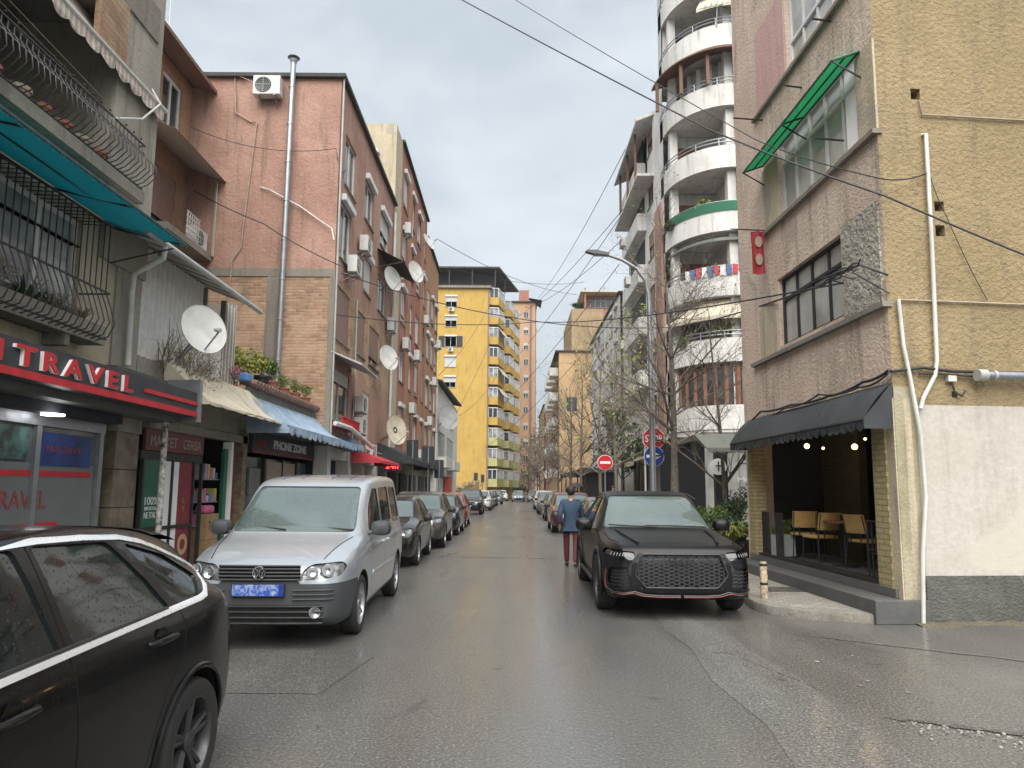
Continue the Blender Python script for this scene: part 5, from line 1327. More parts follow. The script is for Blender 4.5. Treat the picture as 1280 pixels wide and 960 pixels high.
flc = [plain('flag_red', (.45, .05, .06), .7), plain('flag_white', (.6, .6, .58), .7), plain('flag_blue', (.08, .12, .25), .7)]
P = cplan(3.55)
for i in range(9):
    a = P[1+i]; o = MB().box(a[0]-.13, a[0]+.13, a[1]-.03, a[1]-.01, LV[2]+.95+rr.uniform(0, .1), LV[2]+1.5).build('drying_cloth', flc[(i*5) % 3])
    tag(o, ['red', 'white', 'blue'][(i*5) % 3] + ' piece of laundry on the third curved balcony, ' + ['ninth', 'eighth', 'seventh', 'sixth', 'fifth', 'fourth', 'third', 'second', 'first'][i] + ' from the left', 'laundry', 'laundry on the third curved balcony')
MBn = MB(); v = []
for x, y in cplan(3.54): v += [(x, y, LV[3]+1.0), (x, y, LV[3]+1.5)]
MBn.add(v, [(i*2, i*2+2, i*2+3, i*2+1) for i in range(16)]); tag(MBn.build('balcony_net', mesh_net('dark_green_net', (.05, .22, .13))), 'green net screen tied round the fourth curved balcony', 'screen')
for i, (x, y, z, r, lf, lb) in enumerate([(8.9, 33.9, LV[3]+.9, .8, 'leafy', 'yellow-green shrub on the netted fourth balcony of the white block'), (9.6, 33.6, LV[1]+.9, 1.3, 'leafy', 'large leafy plant spilling over the second curved balcony'), (8.2, 34.6, LV[1]+.7, .7, 'leaf', 'smaller plant left on the second curved balcony'), (7.5, 35.3, LV[3]+.8, .5, 'leafd', 'small dark plant at the left end of the netted balcony')]):
    plant('balcony_plant', lb, (x, y, z), None, lf, 500, (r*.7, r*.5, r*.6), .2, 80+i, cat='plant')
m = MB(); m.add([(8.2, 39, 24.3), (6.5, 39, 23.6), (6.5, 48, 23.6), (8.2, 48, 24.3), (8.2, 39, 24.1), (6.5, 39, 23.4), (6.5, 48, 23.4), (8.2, 48, 24.1)], [(0,1,2,3),(4,5,6,7),(0,1,5,4),(1,2,6,5)])
m.box(6.5, 8.2, 39, 48, 20.0, 20.15); m.build('eave', M['white'], wb)
for k, z in enumerate(LV[1:6]):
    m = MB(FsW); m.box(41.5, 47.5, .0, .55, z-.1, z+1.0); m.build('side_balcony', M['white'], wb)
    B(FsW, 42, 47, .0, .05, z+1.0, z+2.8).build('side_loggia', M['navy'], wb)
m = MB(FsW); m.box(41.0, 48, -.7, -.0, 20, 24); m.build('attic', M['white'], wb)
m = MB(FsW)
for s in (40.7, 43.5, 46.5): m.box(s, s+.12, .7, .85, 20, 23.6)
m.parts('attic_post', M['wood'], wb)
# shop floor of the white block
m = MB(Fw); m.box(7.0, 17, -3.4, -.6, .12, 4.2); m.build('shop_inside', M['dark'], wb)
m = MB(); m.box(7.55, 8.0, 35.5, 36.2, .12, 4.2); m.box(7.9, 8.5, 33.7, 34.2, .12, 4.2); m.box(10.2, 10.6, 33.0, 33.5, .12, 4.2); m.parts('ground_pillar', M['white'], wb)
m = MB(Fw); m.quad((7.9, -.5, .6), (10.2, -.5, .6), (10.2, -.5, 4.2), (7.9, -.5, 4.2)); m.build('shop_glazing', M['paleglass'], wb)
m = MB(Fw)
for s in (7.9, 8.6, 10.1): m.box(s, s+.12, -.52, -.4, .12, 4.2)
m.box(7.9, 10.2, -.52, -.4, 2.7, 2.85); m.box(7.9, 10.2, -.55, -.35, 1.9, 2.05); m.build('shop_frame', plain('orange_brown_timber', (.3, .17, .08), .6), wb)
text('BYREK TE SHIJSHEM', Fw, 8.0, 1.55, .26, -.3, 'letterwhite', wb, 2.0, .02)
for i, (s, z, lb) in enumerate([(11.0, LV[1]-1.3+.8, 'air conditioner between the lower two shutters of the white block'), (11.1, LV[0]-.1+.6, 'lowest air conditioner on the white block above the glass shop'), ]):
    ac(Fw, s+.1, z, lb, w=1.0, h=.75)
for i, (s, z) in enumerate([(43, 8.5), (45, 11.7), (42.3, 15.2), (44, 18.3)]): ac(FsW, s, z-.9, f'air conditioner on the street side of the white block, {["lowest", "second lowest", "second highest", "highest"][i]} one', gap=.95)
dish((11.0, 32.3, LV[4]+1.1), (-.6, -1, .5), .6, (11.0, 33, LV[4]+.7), 'upper satellite dish on the front of the white block', mat='greypvc')
dish((10.9, 32.4, LV[3]+.4), (.9, -.5, .3), .5, (11.0, 33, LV[3]+.1), 'lower satellite dish on the front of the white block')
an = thing('television_aerial', 'spiky television aerial on the topmost curved balcony', 'antenna', (9.6, 32.8, LV[6]+1.5))
m = MB(); m.tube([(9.6, 33.1, LV[6]+1), (9.6, 32.9, LV[6]+2.1)], .03, 6); m.tube([(8.7, 32.7, LV[6]+1.7), (10.8, 32.9, LV[6]+2.3)], .025, 5)
for k in range(7): m.tube([(8.9+k*.3, 32.4, LV[6]+1.75+k*.09), (8.9+k*.3, 33.2, LV[6]+1.75+k*.09)], .015, 4)
m.build('rods', M['steel'], an)
# side shops under the white block
m = MB(FsW); m.box(36.5, 48, -.9, -.3, .12, 4.3); m.build('side_shop', M['navy'], wb)
m = MB(FsW)
for s in (37, 39.5, 42, 44.5, 47): m.box(s, s+.3, -.3, .0, .12, 4.3)
m.parts('side_shop_pier', M['greyplaster'], wb)
awning('shop_awning', 'pale shop awning under the white block beside the no-entry sign', FsW, 38, 47, .02, 3.8, 1.6, 3.2, 'creamcloth', val=.25, scal=.5)

for o in list(SC.objects):
    if o not in _before and o.parent is None: o.location.x += .75
# --- further right-hand buildings
wl_ = block('apartment_block', 'narrow white block with grey windows beyond the curved balconies', Fr(7.6, 0, e=(0, 1), flip=True), 48, 66, 15.5, 0, 'white', 5, (50, 52.5, 55, 57.5, 60, 62.5, 65), 1.4, 1.6, seed=21, z0=2.9, fh=2.6)
br_ = thing('tower_block', 'tan and red block with a planted roof terrace on the right', 'building', (11, 92, 0))
m = MB(); m.box(7.8, 12.0, 90, 104, 0, 25.4); m.build('wall', M['tan'], br_)
m = MB(); m.box(12.0, 19, 90.2, 104, 0, 25.4); m.build('red_wing', M['redpl'], br_)
Fb = Fr(0, 90.2, 0)
for j in range(7): window(br_, Fb, 12.3, 14.6, 2.5+j*3.05, 3.9+j*3.05, d=.03, cols=3, shut=.3 if j % 2 else 0, sill=False)
m = MB(); m.box(9.5, 9.7, 89.9, 90.1, 25.4, 28.2); m.box(9.9, 19, 91.5, 100, 25.4, 27.6); m.build('roof_house', M['redpl'], br_)
m = MB(); m.box(9.0, 19.5, 89.6, 101, 27.6, 27.8); m.build('roof_slab', M['creamcloth'], br_)
window(br_, Fr(0, 91.5, 0), 10.4, 14, 25.9, 27.3, d=.03, cols=5, sill=False)
m = MB(); 
for k in range(18): m.box(9.4+k*.35, 9.44+k*.35, 90, 90.05, 25.4, 26.3)
m.box(9.3, 15.8, 90, 90.06, 26.3, 26.38); m.build('terrace_rail', M['blackmetal'], br_)
plant('roof_plants', 'row of plants on the roof terrace of the tan block', (8.6, 90.4, 25.4), None, 'leafd', 500, (1.0, .4, .5), .25, 91, cat='plant')
or_ = thing('apartment_block', 'apricot gable with a single small window behind the right-hand trees', 'building', (8, 80, 0))
Fo = Fr(0, 75, 0)
m = MB(Fo); wall(m, 5.1, 10.1, 0, 16.6, [(5.9, 7.1, 10.0, 11.6)], .15); m.build('wall', M['apricot'], or_)
window(or_, Fo, 5.9, 7.1, 10, 11.6, cols=2, fmat='greypvc', sill=False)
m = MB(); m.box(5.15, 10.1, 75.2, 92, 0, 16.5); m.build('mass', M['apricot'], or_); m = MB(); m.box(4.7, 10.3, 74.8, 92, 16.6, 16.75); m.build('roof_edge', M['roofdark'], or_)
Fo2 = Fr(5.1, 0, e=(0, 1), flip=True)
for j in range(5):
    for k in range(3):
        o = B(Fo2, 76.5+k*5, 79.5+k*5, .0, .9, 3+j*2.8, 3.9+j*2.8).build('balcony', M['white'], or_)
        B(Fo2, 76.5+k*5, 79.5+k*5, .0, .03, 3.9+j*2.8, 5.3+j*2.8).build('loggia', M['navy'], o)
bkr = block('apartment_block', 'far right-hand block beyond the apricot gable', Fr(4.4, 0, e=(0, 1), flip=True), 94, 112, 13, 0, 'peach', 4, (96, 99, 102, 105, 108), 1.3, 1.5, seed=31, z0=3)
sc_ = thing('shop_canopy', 'dark shop canopy along the far right pavement', 'canopy', (6, 58, 0))
m = MB(); m.slab([(5.2, 50), (7.6, 50), (7.6, 74), (5.2, 74)], 2.9, 3.2); m.build('roof', M['roofdark'], sc_)
m = MB()
for y in (50.2, 56, 62, 68, 73.8): m.box(5.25, 5.35, y, y+.1, .12, 2.9)
m.parts('post', M['black'], sc_); m = MB(); m.box(7.3, 7.55, 50, 74, .12, 2.9); m.build('shop_wall', M['navy'], sc_)
# ---------------------------------------------------------------- street furniture, trees, cables
lp = thing('street_lamp', 'tall grey street lamp with a curved arm reaching over the road', 'street lamp', (4.25, 21, .12))
MB().tube([(4.25, 21, .12), (4.25, 21, 3), (4.22, 21, 7.6), (4.12, 21, 8.1), (3.85, 21, 8.5), (3.4, 21, 8.78), (2.9, 21, 8.95)], [.11, .09, .07, .06, .055, .05, .045], 14).build('pole', M['steel'], lp)
m = MB(); m.lathe([(0, 0), (.16, 0), (.17, .05), (.14, .12), (.1, .14), (.1, .5)], (4.25, 21, .12), n=14); m.build('base', M['steel'], lp)
M['lampgrey'] = plain('dark_grey_lamp_casing', (.09, .095, .1), .5)
MB(Fr(0, 21.1, 0)).prism([(2.25, 9.02), (2.5, 8.95), (2.98, 8.9), (3.0, 8.98), (2.6, 9.07), (2.3, 9.07)], 0, .2).build('lamp_head', M['lampgrey'], lp)
MB().box(2.5, 2.85, 20.94, 21.06, 8.90, 8.925).build('lens', M['frost'], lp)

def sign_post(x, y, h): return MB().tube([(x, y, .12), (x, y, h)], .03, 10)
st = thing('stop_sign', 'red octagonal STOP sign half hidden behind the street lamp', 'road sign', (4.33, 21.25, .12))
sign_post(4.08, 21.3, 3.55).build('post', M['acwhite'], st)
def disc(c, r, n, mat, parent, nm, th=.012, rot=0):
    m = MB(); x, y, z = c
    V = [(x + r*math.cos(2*math.pi*k/n+rot), yy, z + r*math.sin(2*math.pi*k/n+rot)) for yy in (y, y+th) for k in range(n)]
    m.add(V, [tuple(range(n)), tuple(range(2*n-1, n-1, -1))] + [(k, (k+1) % n, n+(k+1) % n, n+k) for k in range(n)])
    return m.build(nm, M[mat], parent)
M['signred'] = plain('sign_red', (.55, .02, .03), .4); M['signblue'] = plain('sign_blue', (.01, .05, .3), .4)
disc((4.33, 21.22, 3.22), .36, 8, 'letterwhite', st, 'rim', rot=math.pi/8); disc((4.33, 21.205, 3.22), .335, 8, 'signred', st, 'face', rot=math.pi/8)
text('STOP', Fr(0, 21.2, 0), 4.07, 3.11, .22, .0, 'letterwhite', st, .52, .006, bold=.02)
MB().box(4.0, 4.4, 21.235, 21.26, 3.1, 3.14).build('clamp', M['steel'], st)
ar = thing('arrow_sign', 'round blue sign with a white right arrow below the STOP sign', 'road sign', (4.33, 21.3, 2.3))
disc((4.33, 21.2, 2.68), .31, 28, 'letterwhite', ar, 'rim'); disc((4.33, 21.185, 2.68), .295, 28, 'signblue', ar, 'face')
m = MB(Fr(0, 21.18, 0)); m.prism([(4.1, 2.635), (4.34, 2.635), (4.34, 2.55), (4.56, 2.68), (4.34, 2.81), (4.34, 2.725), (4.1, 2.725)], 0, .008); m.build('arrow', M['letterwhite'], ar)
MB().box(4.0, 4.4, 21.21, 21.24, 2.6, 2.64).build('clamp', M['steel'], ar)
m = MB(); m.tube([(4.42+.24*math.cos(k*.3), 21.1, 2.93+.24*math.sin(k*.3)) for k in range(22)], .028, 8); tag(m.build('ring', M['rubber']), 'black ring hung over the STOP and arrow signs', 'ring')
ne = thing('no_entry_sign', 'round red no-entry sign with a white bar on a thin post', 'road sign', (3.62, 27, .12))
sign_post(3.62, 27.05, 2.95).build('post', M['steel'], ne); disc((3.62, 27, 2.7), .3, 28, 'letterwhite', ne, 'rim'); disc((3.62, 26.985, 2.7), .28, 28, 'signred', ne, 'face')
MB().box(3.42, 3.82, 26.975, 26.984, 2.65, 2.75).build('bar', M['letterwhite'], ne)
for i, (X, Y, w_, h, z, lb) in enumerate([(-4.42, 31, .52, .95, 2.85, 'nearest dark advertising board seen from behind on the left pavement'), (-4.08, 34, .6, 1.1, 2.6, 'middle dark advertising board on the left pavement'), (-3.95, 38, .5, 1.0, 2.2, 'farthest and lowest dark advertising board on the left pavement')]):
    t = thing('advertising_board', lb, 'board', (X, Y, .13), 0, 'dark boards on poles along the left pavement')
    MB().box(X-w_/2, X+w_/2, Y, Y+.09, z, z+h, .015).build('panel', M['signblack'], t)
    MB().tube([(X+.02, Y-.04, .13), (X+.02, Y-.04, z+h*.95)], .035, 10).build('pole', M['steel'], t)
tl = thing('traffic_signs', 'pair of dark road signs on a post in front of the yellow tower', 'road sign', (-3.9, 82, 0))
m = MB(); m.box(-4.4, -3.95, 82, 82.1, 2.6, 3.5); m.box(-3.6, -3.2, 82.5, 82.6, 2.4, 3.3); m.build('panel', M['signblack'], tl)
m = MB(); m.tube([(-4.2, 82.1, 0), (-4.2, 82.1, 3.3)], .05); m.tube([(-3.4, 82.6, 0), (-3.4, 82.6, 3.2)], .05); m.build('post', M['steel'], tl)

def tree(x, y, h, label, seed, r=.09, lean=(0, 0), fork=.33, spread=.9, dens=1.0, leaf=60, lvl=4, lf='leafy', lsz=.07, z0=.12, side=None):
    rr = random.Random(seed); t = thing('bare_tree', label, 'tree', (x, y, z0), 0, 'bare trees along the right pavement' if x > 0 else None)
    tips = []; cr = MB()
    def branch(p, d, l, r, lv):
        n = 5; P = [p.copy()]; Rr = [r]; q = p.copy(); dd = d.copy()
        for i in range(n):
            dd = (dd + Vector((rr.gauss(0, .11), rr.gauss(0, .11), rr.gauss(.035, .07)))).normalized(); q = q + dd*l/n
            P.append(q.copy()); Rr.append(r*(1-.75*(i+1)/n))
            if lv > 0:
                k = 2 if rr.random() < dens*.55 else (1 if rr.random() < dens else 0)
                for _ in range(k):
                    a = dd.orthogonal().normalized(); a = (Matrix.Rotation(rr.uniform(0, 6.283), 3, dd) @ a)
                    nd = (dd*rr.uniform(.5, .9) + a*rr.uniform(.5, .95)*spread + Vector((0, 0, .12))).normalized()
                    branch(q, nd, l*rr.uniform(.38, .62), max(.004, Rr[-1]*.6), lv-1)
        cr.tube([tuple(v) for v in P], Rr, 5 if lv > 1 else 3, cap=False)
        if lv <= 1: tips.append(q)
    b = Vector((x, y, z0)); tp = Vector((x+lean[0], y+lean[1], z0+h)); P = []; Rr = []
    for i in range(9):
        k = i/8; P.append(b.lerp(tp, k) + Vector((.10*math.sin(k*6+seed), .08*math.sin(k*5), 0))*k); Rr.append(r*(1.25 if i == 0 else 1)*(1-.85*k))
    MB().tube([tuple(v) for v in P], Rr, 10).build('trunk', M['bark'], t)
    for i in range(1, 9):
        k = i/8
        if k < fork: continue
        for _ in range(3 if i < 8 else 2):
            a = rr.uniform(0, 6.283) if side is None else side + rr.gauss(0, .9); nd = Vector((math.cos(a)*.9, math.sin(a)*.9, rr.uniform(.35, .95))).normalized()
            branch(P[i], nd, h*rr.uniform(.24, .4)*(1.2-.6*k), Rr[i]*.6, lvl-2)
    cr.build('crown', M['bark'], t)
    if leaf:
        mb = MB()
        for _ in range(leaf):
            p = rr.choice(tips); leaves(3, p, (.12, .12, .12), lsz, rr, mb, 0)
        mb.build('leaves', M[lf], t)
    return t
tree(4.75, 20.2, 8.6, 'bare tree with spreading limbs right beside the street lamp', 5, .13, (-.15, 0), .3, .85, 1.15, 110, 4)
tree(5.95, 19.4, 6.6, 'slimmer bare tree with a few green leaves in front of the glass shop', 12, .075, (-.3, 0), .25, .7, .9, 60, 4)
tree(5.6, 24.5, 8.2, 'tall thin pale tree between the arrow sign and the glass shop', 31, .08, (.1, 0), .3, .7, 1.1, 60, 4)
tree(4.55, 30.5, 7.6, 'leafy-tipped young tree just behind the no-entry sign', 14, .09, (0, 0), .35, .7, .9, 380, 4, 'leafy', .13)
tree(4.7, 37, 9.5, 'tall bare tree left of the no-entry sign', 15, .11, (0, 0), .25, .7, .9, 90, 4, lsz=.1)
tree(4.4, 44, 9.5, 'bare tree in front of the apricot gable', 16, .12, (0, 0), .25, .7, .9, 100, 4, lsz=.1)
tree(4.4, 52, 9.2, 'bare tree on the left side of the apricot gable', 17, .12, (0, 0), .2, .7, .9, 100, 4, lsz=.12)
tree(4.2, 63, 8.5, 'farther bare tree left of the apricot gable', 18, .12, (0, 0), .2, .8, 1, 150, 4, 'dry', .15)
tree(3.9, 76, 8, 'brownish bare tree far down the right side', 19, .12, (0, 0), .15, .8, 1, 250, 4, 'dry', .2)
tree(3.4, 92, 8, 'farthest brownish tree on the right side of the road', 20, .14, (0, 0), .15, .8, 1, 350, 4, 'dry', .25)
tree(4.6, 108, 9, 'hazy tree beyond the parked cars under the hill', 22, .14, (0, 0), .1, .8, 1, 400, 4, 'dry', .3)
tree(2.9, 120, 8, 'last tree visible where the street bends', 23, .14, (0, 0), .1, .8, 1, 400, 4, 'dry', .3)
tree(6.6, 42, 5.6, 'evergreen-leaved small tree between the trunks near the shops', 24, .1, (0, 0), .3, .8, 1, 900, 4, 'leafd', .22)
plant('hedge', 'low brown-green hedge at the foot of the yellow tower', (-5.5, 92, 0), None, 'dry', 900, (2.2, 1, 1.4), .3, 95, cat='hedge')
plant('shrub', 'reddish bare shrub beside the hedge under the yellow tower', (-8, 90, 0), None, 'dry', 500, (1.5, .8, 1.8), .3, 96, cat='shrub')
plant('shrub', 'dark shrub against the peach tower at the end of the street', (1.5, 118, 0), None, 'leafd', 500, (1.5, .8, 1.3), .3, 97, cat='shrub')

cable('power_cable', [at(545, -8, 15), at(880, 163, 10.6), at(1100, 243, 8.7), at(1500, 400, 7.6)], 'thick black cable sweeping from top centre across the ochre wall', .014, .03)
cable('power_cable', [at(615, -8, 18), at(940, 176, 11), at(1095, 222, 8.9), FW.P(.62, .08, 6.0)], 'thinner cable dropping from top centre to the white pipe on the ochre wall', .009, .05)
cable('power_cable', [(-5.4, 21.2, 8.35), at(640, 397, 26), at(830, 408, 24), FR.P(.7, .25, 4.75)], 'sagging cable crossing the street between the pink block and the corner building', .016, .15)
cable('power_cable', [at(420, 395, 20), at(670, 402, 27), FR.P(.65, .25, 4.65)], 'second street-crossing cable just under the sagging one', .014, .2)
cable('power_cable', [at(225, 232, 21), at(330, 283, 20), at(430, 336, 20.2)], 'cable strung across the pink gable towards its corner', .016, .08)
cable('power_cable', [at(240, 165, 20.5), at(420, 190, 20.6), (-5.45, 21.5, 11.9)], 'thin cable high across the pink gable', .01, .35)
cable('power_cable', [at(100, 10, 10), at(200, 215, 12), at(240, 250, 20.5)], 'thin wire running down from the high balcony to the brick building', .008, .1)
ends = [((778, 188), 41, (672, 372), 95), ((776, 262), 41, (640, 400), 96), ((775, 300), 41, (655, 385), 98), ((545, 300), 48, (720, 368), 75), ((560, 335), 60, (730, 352), 80), ((622, 470), 100, (775, 268), 41), ((612, 520), 100, (772, 330), 41), ((606, 560), 99, (768, 395), 48), ((555, 545), 70, (624, 398), 101), ((548, 470), 55, (612, 380), 99), ((574, 520), 70, (626, 460), 101)]
for i, (a, ya, b, yb) in enumerate(ends):
    cable('service_wire', [at(*a, ya), at(*b, yb)], 'thin service wire ' + ['fanning from the top of the white block down to the yellow tower', 'fanning from the white block to the near edge of the yellow tower', 'lowest of the three fanning from the white block eave', 'running from the orange block across to the tan block', 'strung level above the white low house', 'climbing from the yellow balconies to the white block', 'climbing from lower yellow balconies to the white block', 'climbing from the lowest yellow balconies to the right side', 'crossing the yellow gable diagonally from the low white house', 'crossing the top half of the yellow gable', 'crossing the yellow gable to its middle balconies'][i], .022 if max(ya, yb) > 60 else .016, .8, n=12, group='thin wires over the far street')
cb2 = thing('cable_bracket', 'iron bracket with a knot of cables at the corner of the pink front', 'bracket', FR.P(.6, .1, 4.7))
m = MB(FR); m.tube([(-.05, .0, 4.55), (.0, .35, 4.7), (.9, .45, 4.78)], .016); m.tube([(-.05, 0, 4.3), (.3, .3, 4.7)], .012); m.build('arm', M['blackmetal'], cb2)
m = MB(FR); rr = random.Random(2)
for k in range(9): m.tube([(-.1+k*.1, .3+rr.uniform(-.05, .1), 4.68+rr.uniform(-.05, .08)), (k*.11, .38, 4.74+rr.uniform(-.05, .06)), (.2+k*.1, .42, 4.72+rr.uniform(-.06, .06))], .011, 5)
m.build('cable_knot', M['wire'], cb2)
# small litter on the road
rr = random.Random(44); mb = MB()
for k in range(90):
    if rr.random() < .6: x = rr.uniform(-3.8, -3.0) if rr.random() < .4 else rr.uniform(3.0, 3.5)
    else: x = rr.uniform(-3, 5)
    y = rr.uniform(3.5, 26)
    if x > 3.4 and y > 9: x = 3.45
    a = rr.uniform(0, 6.28); l = rr.uniform(.012, .035); d = Vector((math.cos(a), math.sin(a), 0)); e_ = Vector((-d.y, d.x, 0)); c = Vector((x, y, .012))
    mb.add([c - d*l + Vector((0, 0, .004)), c + e_*l*.5, c + d*l + Vector((0, 0, .008)), c - e_*l*.5], [(0, 1, 2, 3)])
tag(mb.build('litter', leafm('dead_leaf_litter', (.12, .08, .04), (.4, .38, .33))), kind='stuff')
# ---------------------------------------------------------------- CARS
def pchip(xs, ys, x):
    if x <= xs[0]: return ys[0]
    if x >= xs[-1]: return ys[-1]
    n = len(xs); h = [xs[i+1]-xs[i] for i in range(n-1)]; d = [(ys[i+1]-ys[i])/h[i] for i in range(n-1)]
    m = [d[0]] + [0 if d[i-1]*d[i] <= 0 else 2*d[i-1]*d[i]/(d[i-1]+d[i]) for i in range(1, n-1)] + [d[-1]]
    i = max(k for k in range(n-1) if xs[k] <= x); t = (x-xs[i])/h[i]
    return (2*t**3-3*t*t+1)*ys[i] + (t**3-2*t*t+t)*h[i]*m[i] + (-2*t**3+3*t*t)*ys[i+1] + (t**3-t*t)*h[i]*m[i+1]
def curve(pts): 
    xs = [p[0] for p in pts]; ys = [p[1] for p in pts]
    return lambda x: pchip(xs, ys, x)

def shell(sp):
    """closed car skin. local frame: front at y=-L/2, x across, z up"""
    L = sp['L']; T = curve(sp['top']); S = curve(sp['belt']); Bt = curve(sp['bot']); W = curve(sp['w']); Wr = curve(sp['wr'])
    N = sp.get('N', 78)
    ts = [L*(.5-.5*math.cos(math.pi*i/N))*.55 + L*i/N*.45 for i in range(N+1)]
    rings = []
    for t in ts:
        top, s, b, w, wr = T(t), S(t), Bt(t), W(t), Wr(t)
        s = min(s, top-.025); wr = min(wr, w*.97); h = top-s; wb = .945*w; g = s-b
        P = [(0, b), (.6*w, b), (.88*w, b+.01), (.965*w, b+.07*g/.6), (w*.992, b+.3*g), (w, b+.52*g), (w*.995, b+.72*g), (.978*w, b+.88*g), (wb, s),
             (wb+(wr-wb)*.33, s+.30*h), (wb+(wr-wb)*.68, s+.62*h), (wr, s+.865*h), (wr*.955, s+.945*h), (wr*.85, s+.978*h), (wr*.5, s+.995*h), (0, top)]
        # subdivide with catmull-rom
        Q = []
        for i in range(len(P)-1):
            p0 = P[max(i-1, 0)]; p1 = P[i]; p2 = P[i+1]; p3 = P[min(i+2, len(P)-1)]
            for k in range(2):
                u = k/2; Q.append(tuple(.5*((2*p1[j]) + (-p0[j]+p2[j])*u + (2*p0[j]-5*p1[j]+4*p2[j]-p3[j])*u*u + (-p0[j]+3*p1[j]-3*p2[j]+p3[j])*u**3) for j in (0, 1)))
        Q.append(P[-1]); Q[0] = (0, Q[0][1])
        rings.append([(x, t-L/2, z) for x, z in Q] + [(-x, t-L/2, z) for x, z in Q[-2:0:-1]])
    n = len(rings[0])
    def capr(r0, sg, bulge):
        out = []; cz = sum(p[2] for p in r0)/n
        zs = [p[2] for p in r0]; cz = (min(zs)+max(zs))/2
        for k, q in ((.93, .35), (.82, .62), (.62, .85), (.35, 1.0)): out.append([(p[0]*(1-(1-k)*.55), p[1]+sg*bulge*q, cz+(p[2]-cz)*k) for p in r0])
        return out
    fb = capr(rings[0], -1, sp.get('fb', .05)); rb = capr(rings[-1], 1, sp.get('rb', .04))
    rings = fb[::-1] + rings + rb
    V = [v for r in rings for v in r]
    F = [(i*n+k, i*n+(k+1) % n, (i+1)*n+(k+1) % n, (i+1)*n+k) for i in range(len(rings)-1) for k in range(n)]
    # end caps as strips between mirrored points
    def cap(base, rev):
        out = []
        for k in range(1, n//2-1):
            a, b, c, d = base+k, base+k+1, base+(n-k-1) % n, base+(n-k) % n
            out.append((a, b, c, d))
        out.append((base, base+1, base+n-1)); out.append((base+n//2-1, base+n//2, base+n//2+1))
        return [tuple(reversed(f)) for f in out] if rev else out
    F += cap(0, True) + cap((len(rings)-1)*n, False)
    return V, F

def to_obj(V, F, mats, mi=None):
    me = bpy.data.meshes.new('tmp'); me.from_pydata([Vector(v) for v in V], [], F)
    for m in mats: me.materials.append(m)
    if mi is not None: me.polygons.foreach_set('material_index', mi if isinstance(mi, list) else [mi]*len(F))
    me.update(); bm = bmesh.new(); bm.from_mesh(me); bmesh.ops.recalc_face_normals(bm, faces=bm.faces[:]); bm.to_mesh(me); bm.free()
    o = bpy.data.objects.new('tmp', me); COL.objects.link(o); return o

def boolean(a, b, op='DIFFERENCE'):
    md = a.modifiers.new('b', 'BOOLEAN'); md.operation = op; md.object = b; md.solver = 'EXACT'; md.use_self = False
    dg = bpy.context.evaluated_depsgraph_get(); me = bpy.data.meshes.new_from_object(a.evaluated_get(dg))
    a.modifiers.clear(); old = a.data; a.data = me; bpy.data.meshes.remove(old)
    bpy.data.objects.remove(b); return a

def prisms(lst):
    """lst of (axis, poly, lo, hi, mat index): 'x' poly=(t,z) extruded across; 'y' poly=(x,z) along; 'z' poly=(x,t) upward"""
    V = []; F = []; MI = []
    for ax, poly, lo, hi, mi in lst:
        n = len(poly); b = len(V)
        for q in (lo, hi):
            for a, c in poly:
                V.append((q, a, c) if ax == 'x' else ((a, q, c) if ax == 'y' else (a, c, q)))
        fs = [tuple(range(n)), tuple(range(2*n-1, n-1, -1))] + [(i, (i+1) % n, n+(i+1) % n, n+i) for i in range(n)]
        F += [tuple(b+i for i in f) for f in fs]; MI += [mi]*len(fs)
    return V, F, MI
def rnd_poly(P, r=.05, n=4):
    out = []; m = len(P)
    for i in range(m):
        a, b, c = Vector(P[i-1]), Vector(P[i]), Vector(P[(i+1) % m])
        k = min(r, (a-b).length*.45, (c-b).length*.45); p = b+(a-b).normalized()*k; q = b+(c-b).normalized()*k
        for j in range(n+1):
            t = j/n; out.append(tuple(p*(1-t)**2 + b*2*t*(1-t) + q*t*t))
    return out
def line_poly(pts, w=.007):
    """thin closed band round an open polyline"""
    a = []; b = []
    for i, p in enumerate(pts):
        p = Vector(p); t = (Vector(pts[min(i+1, len(pts)-1)]) - Vector(pts[max(i-1, 0)])).normalized(); n = Vector((-t.y, t.x))*w/2
        a.append(tuple(p+n)); b.append(tuple(p-n))
    return a + b[::-1]

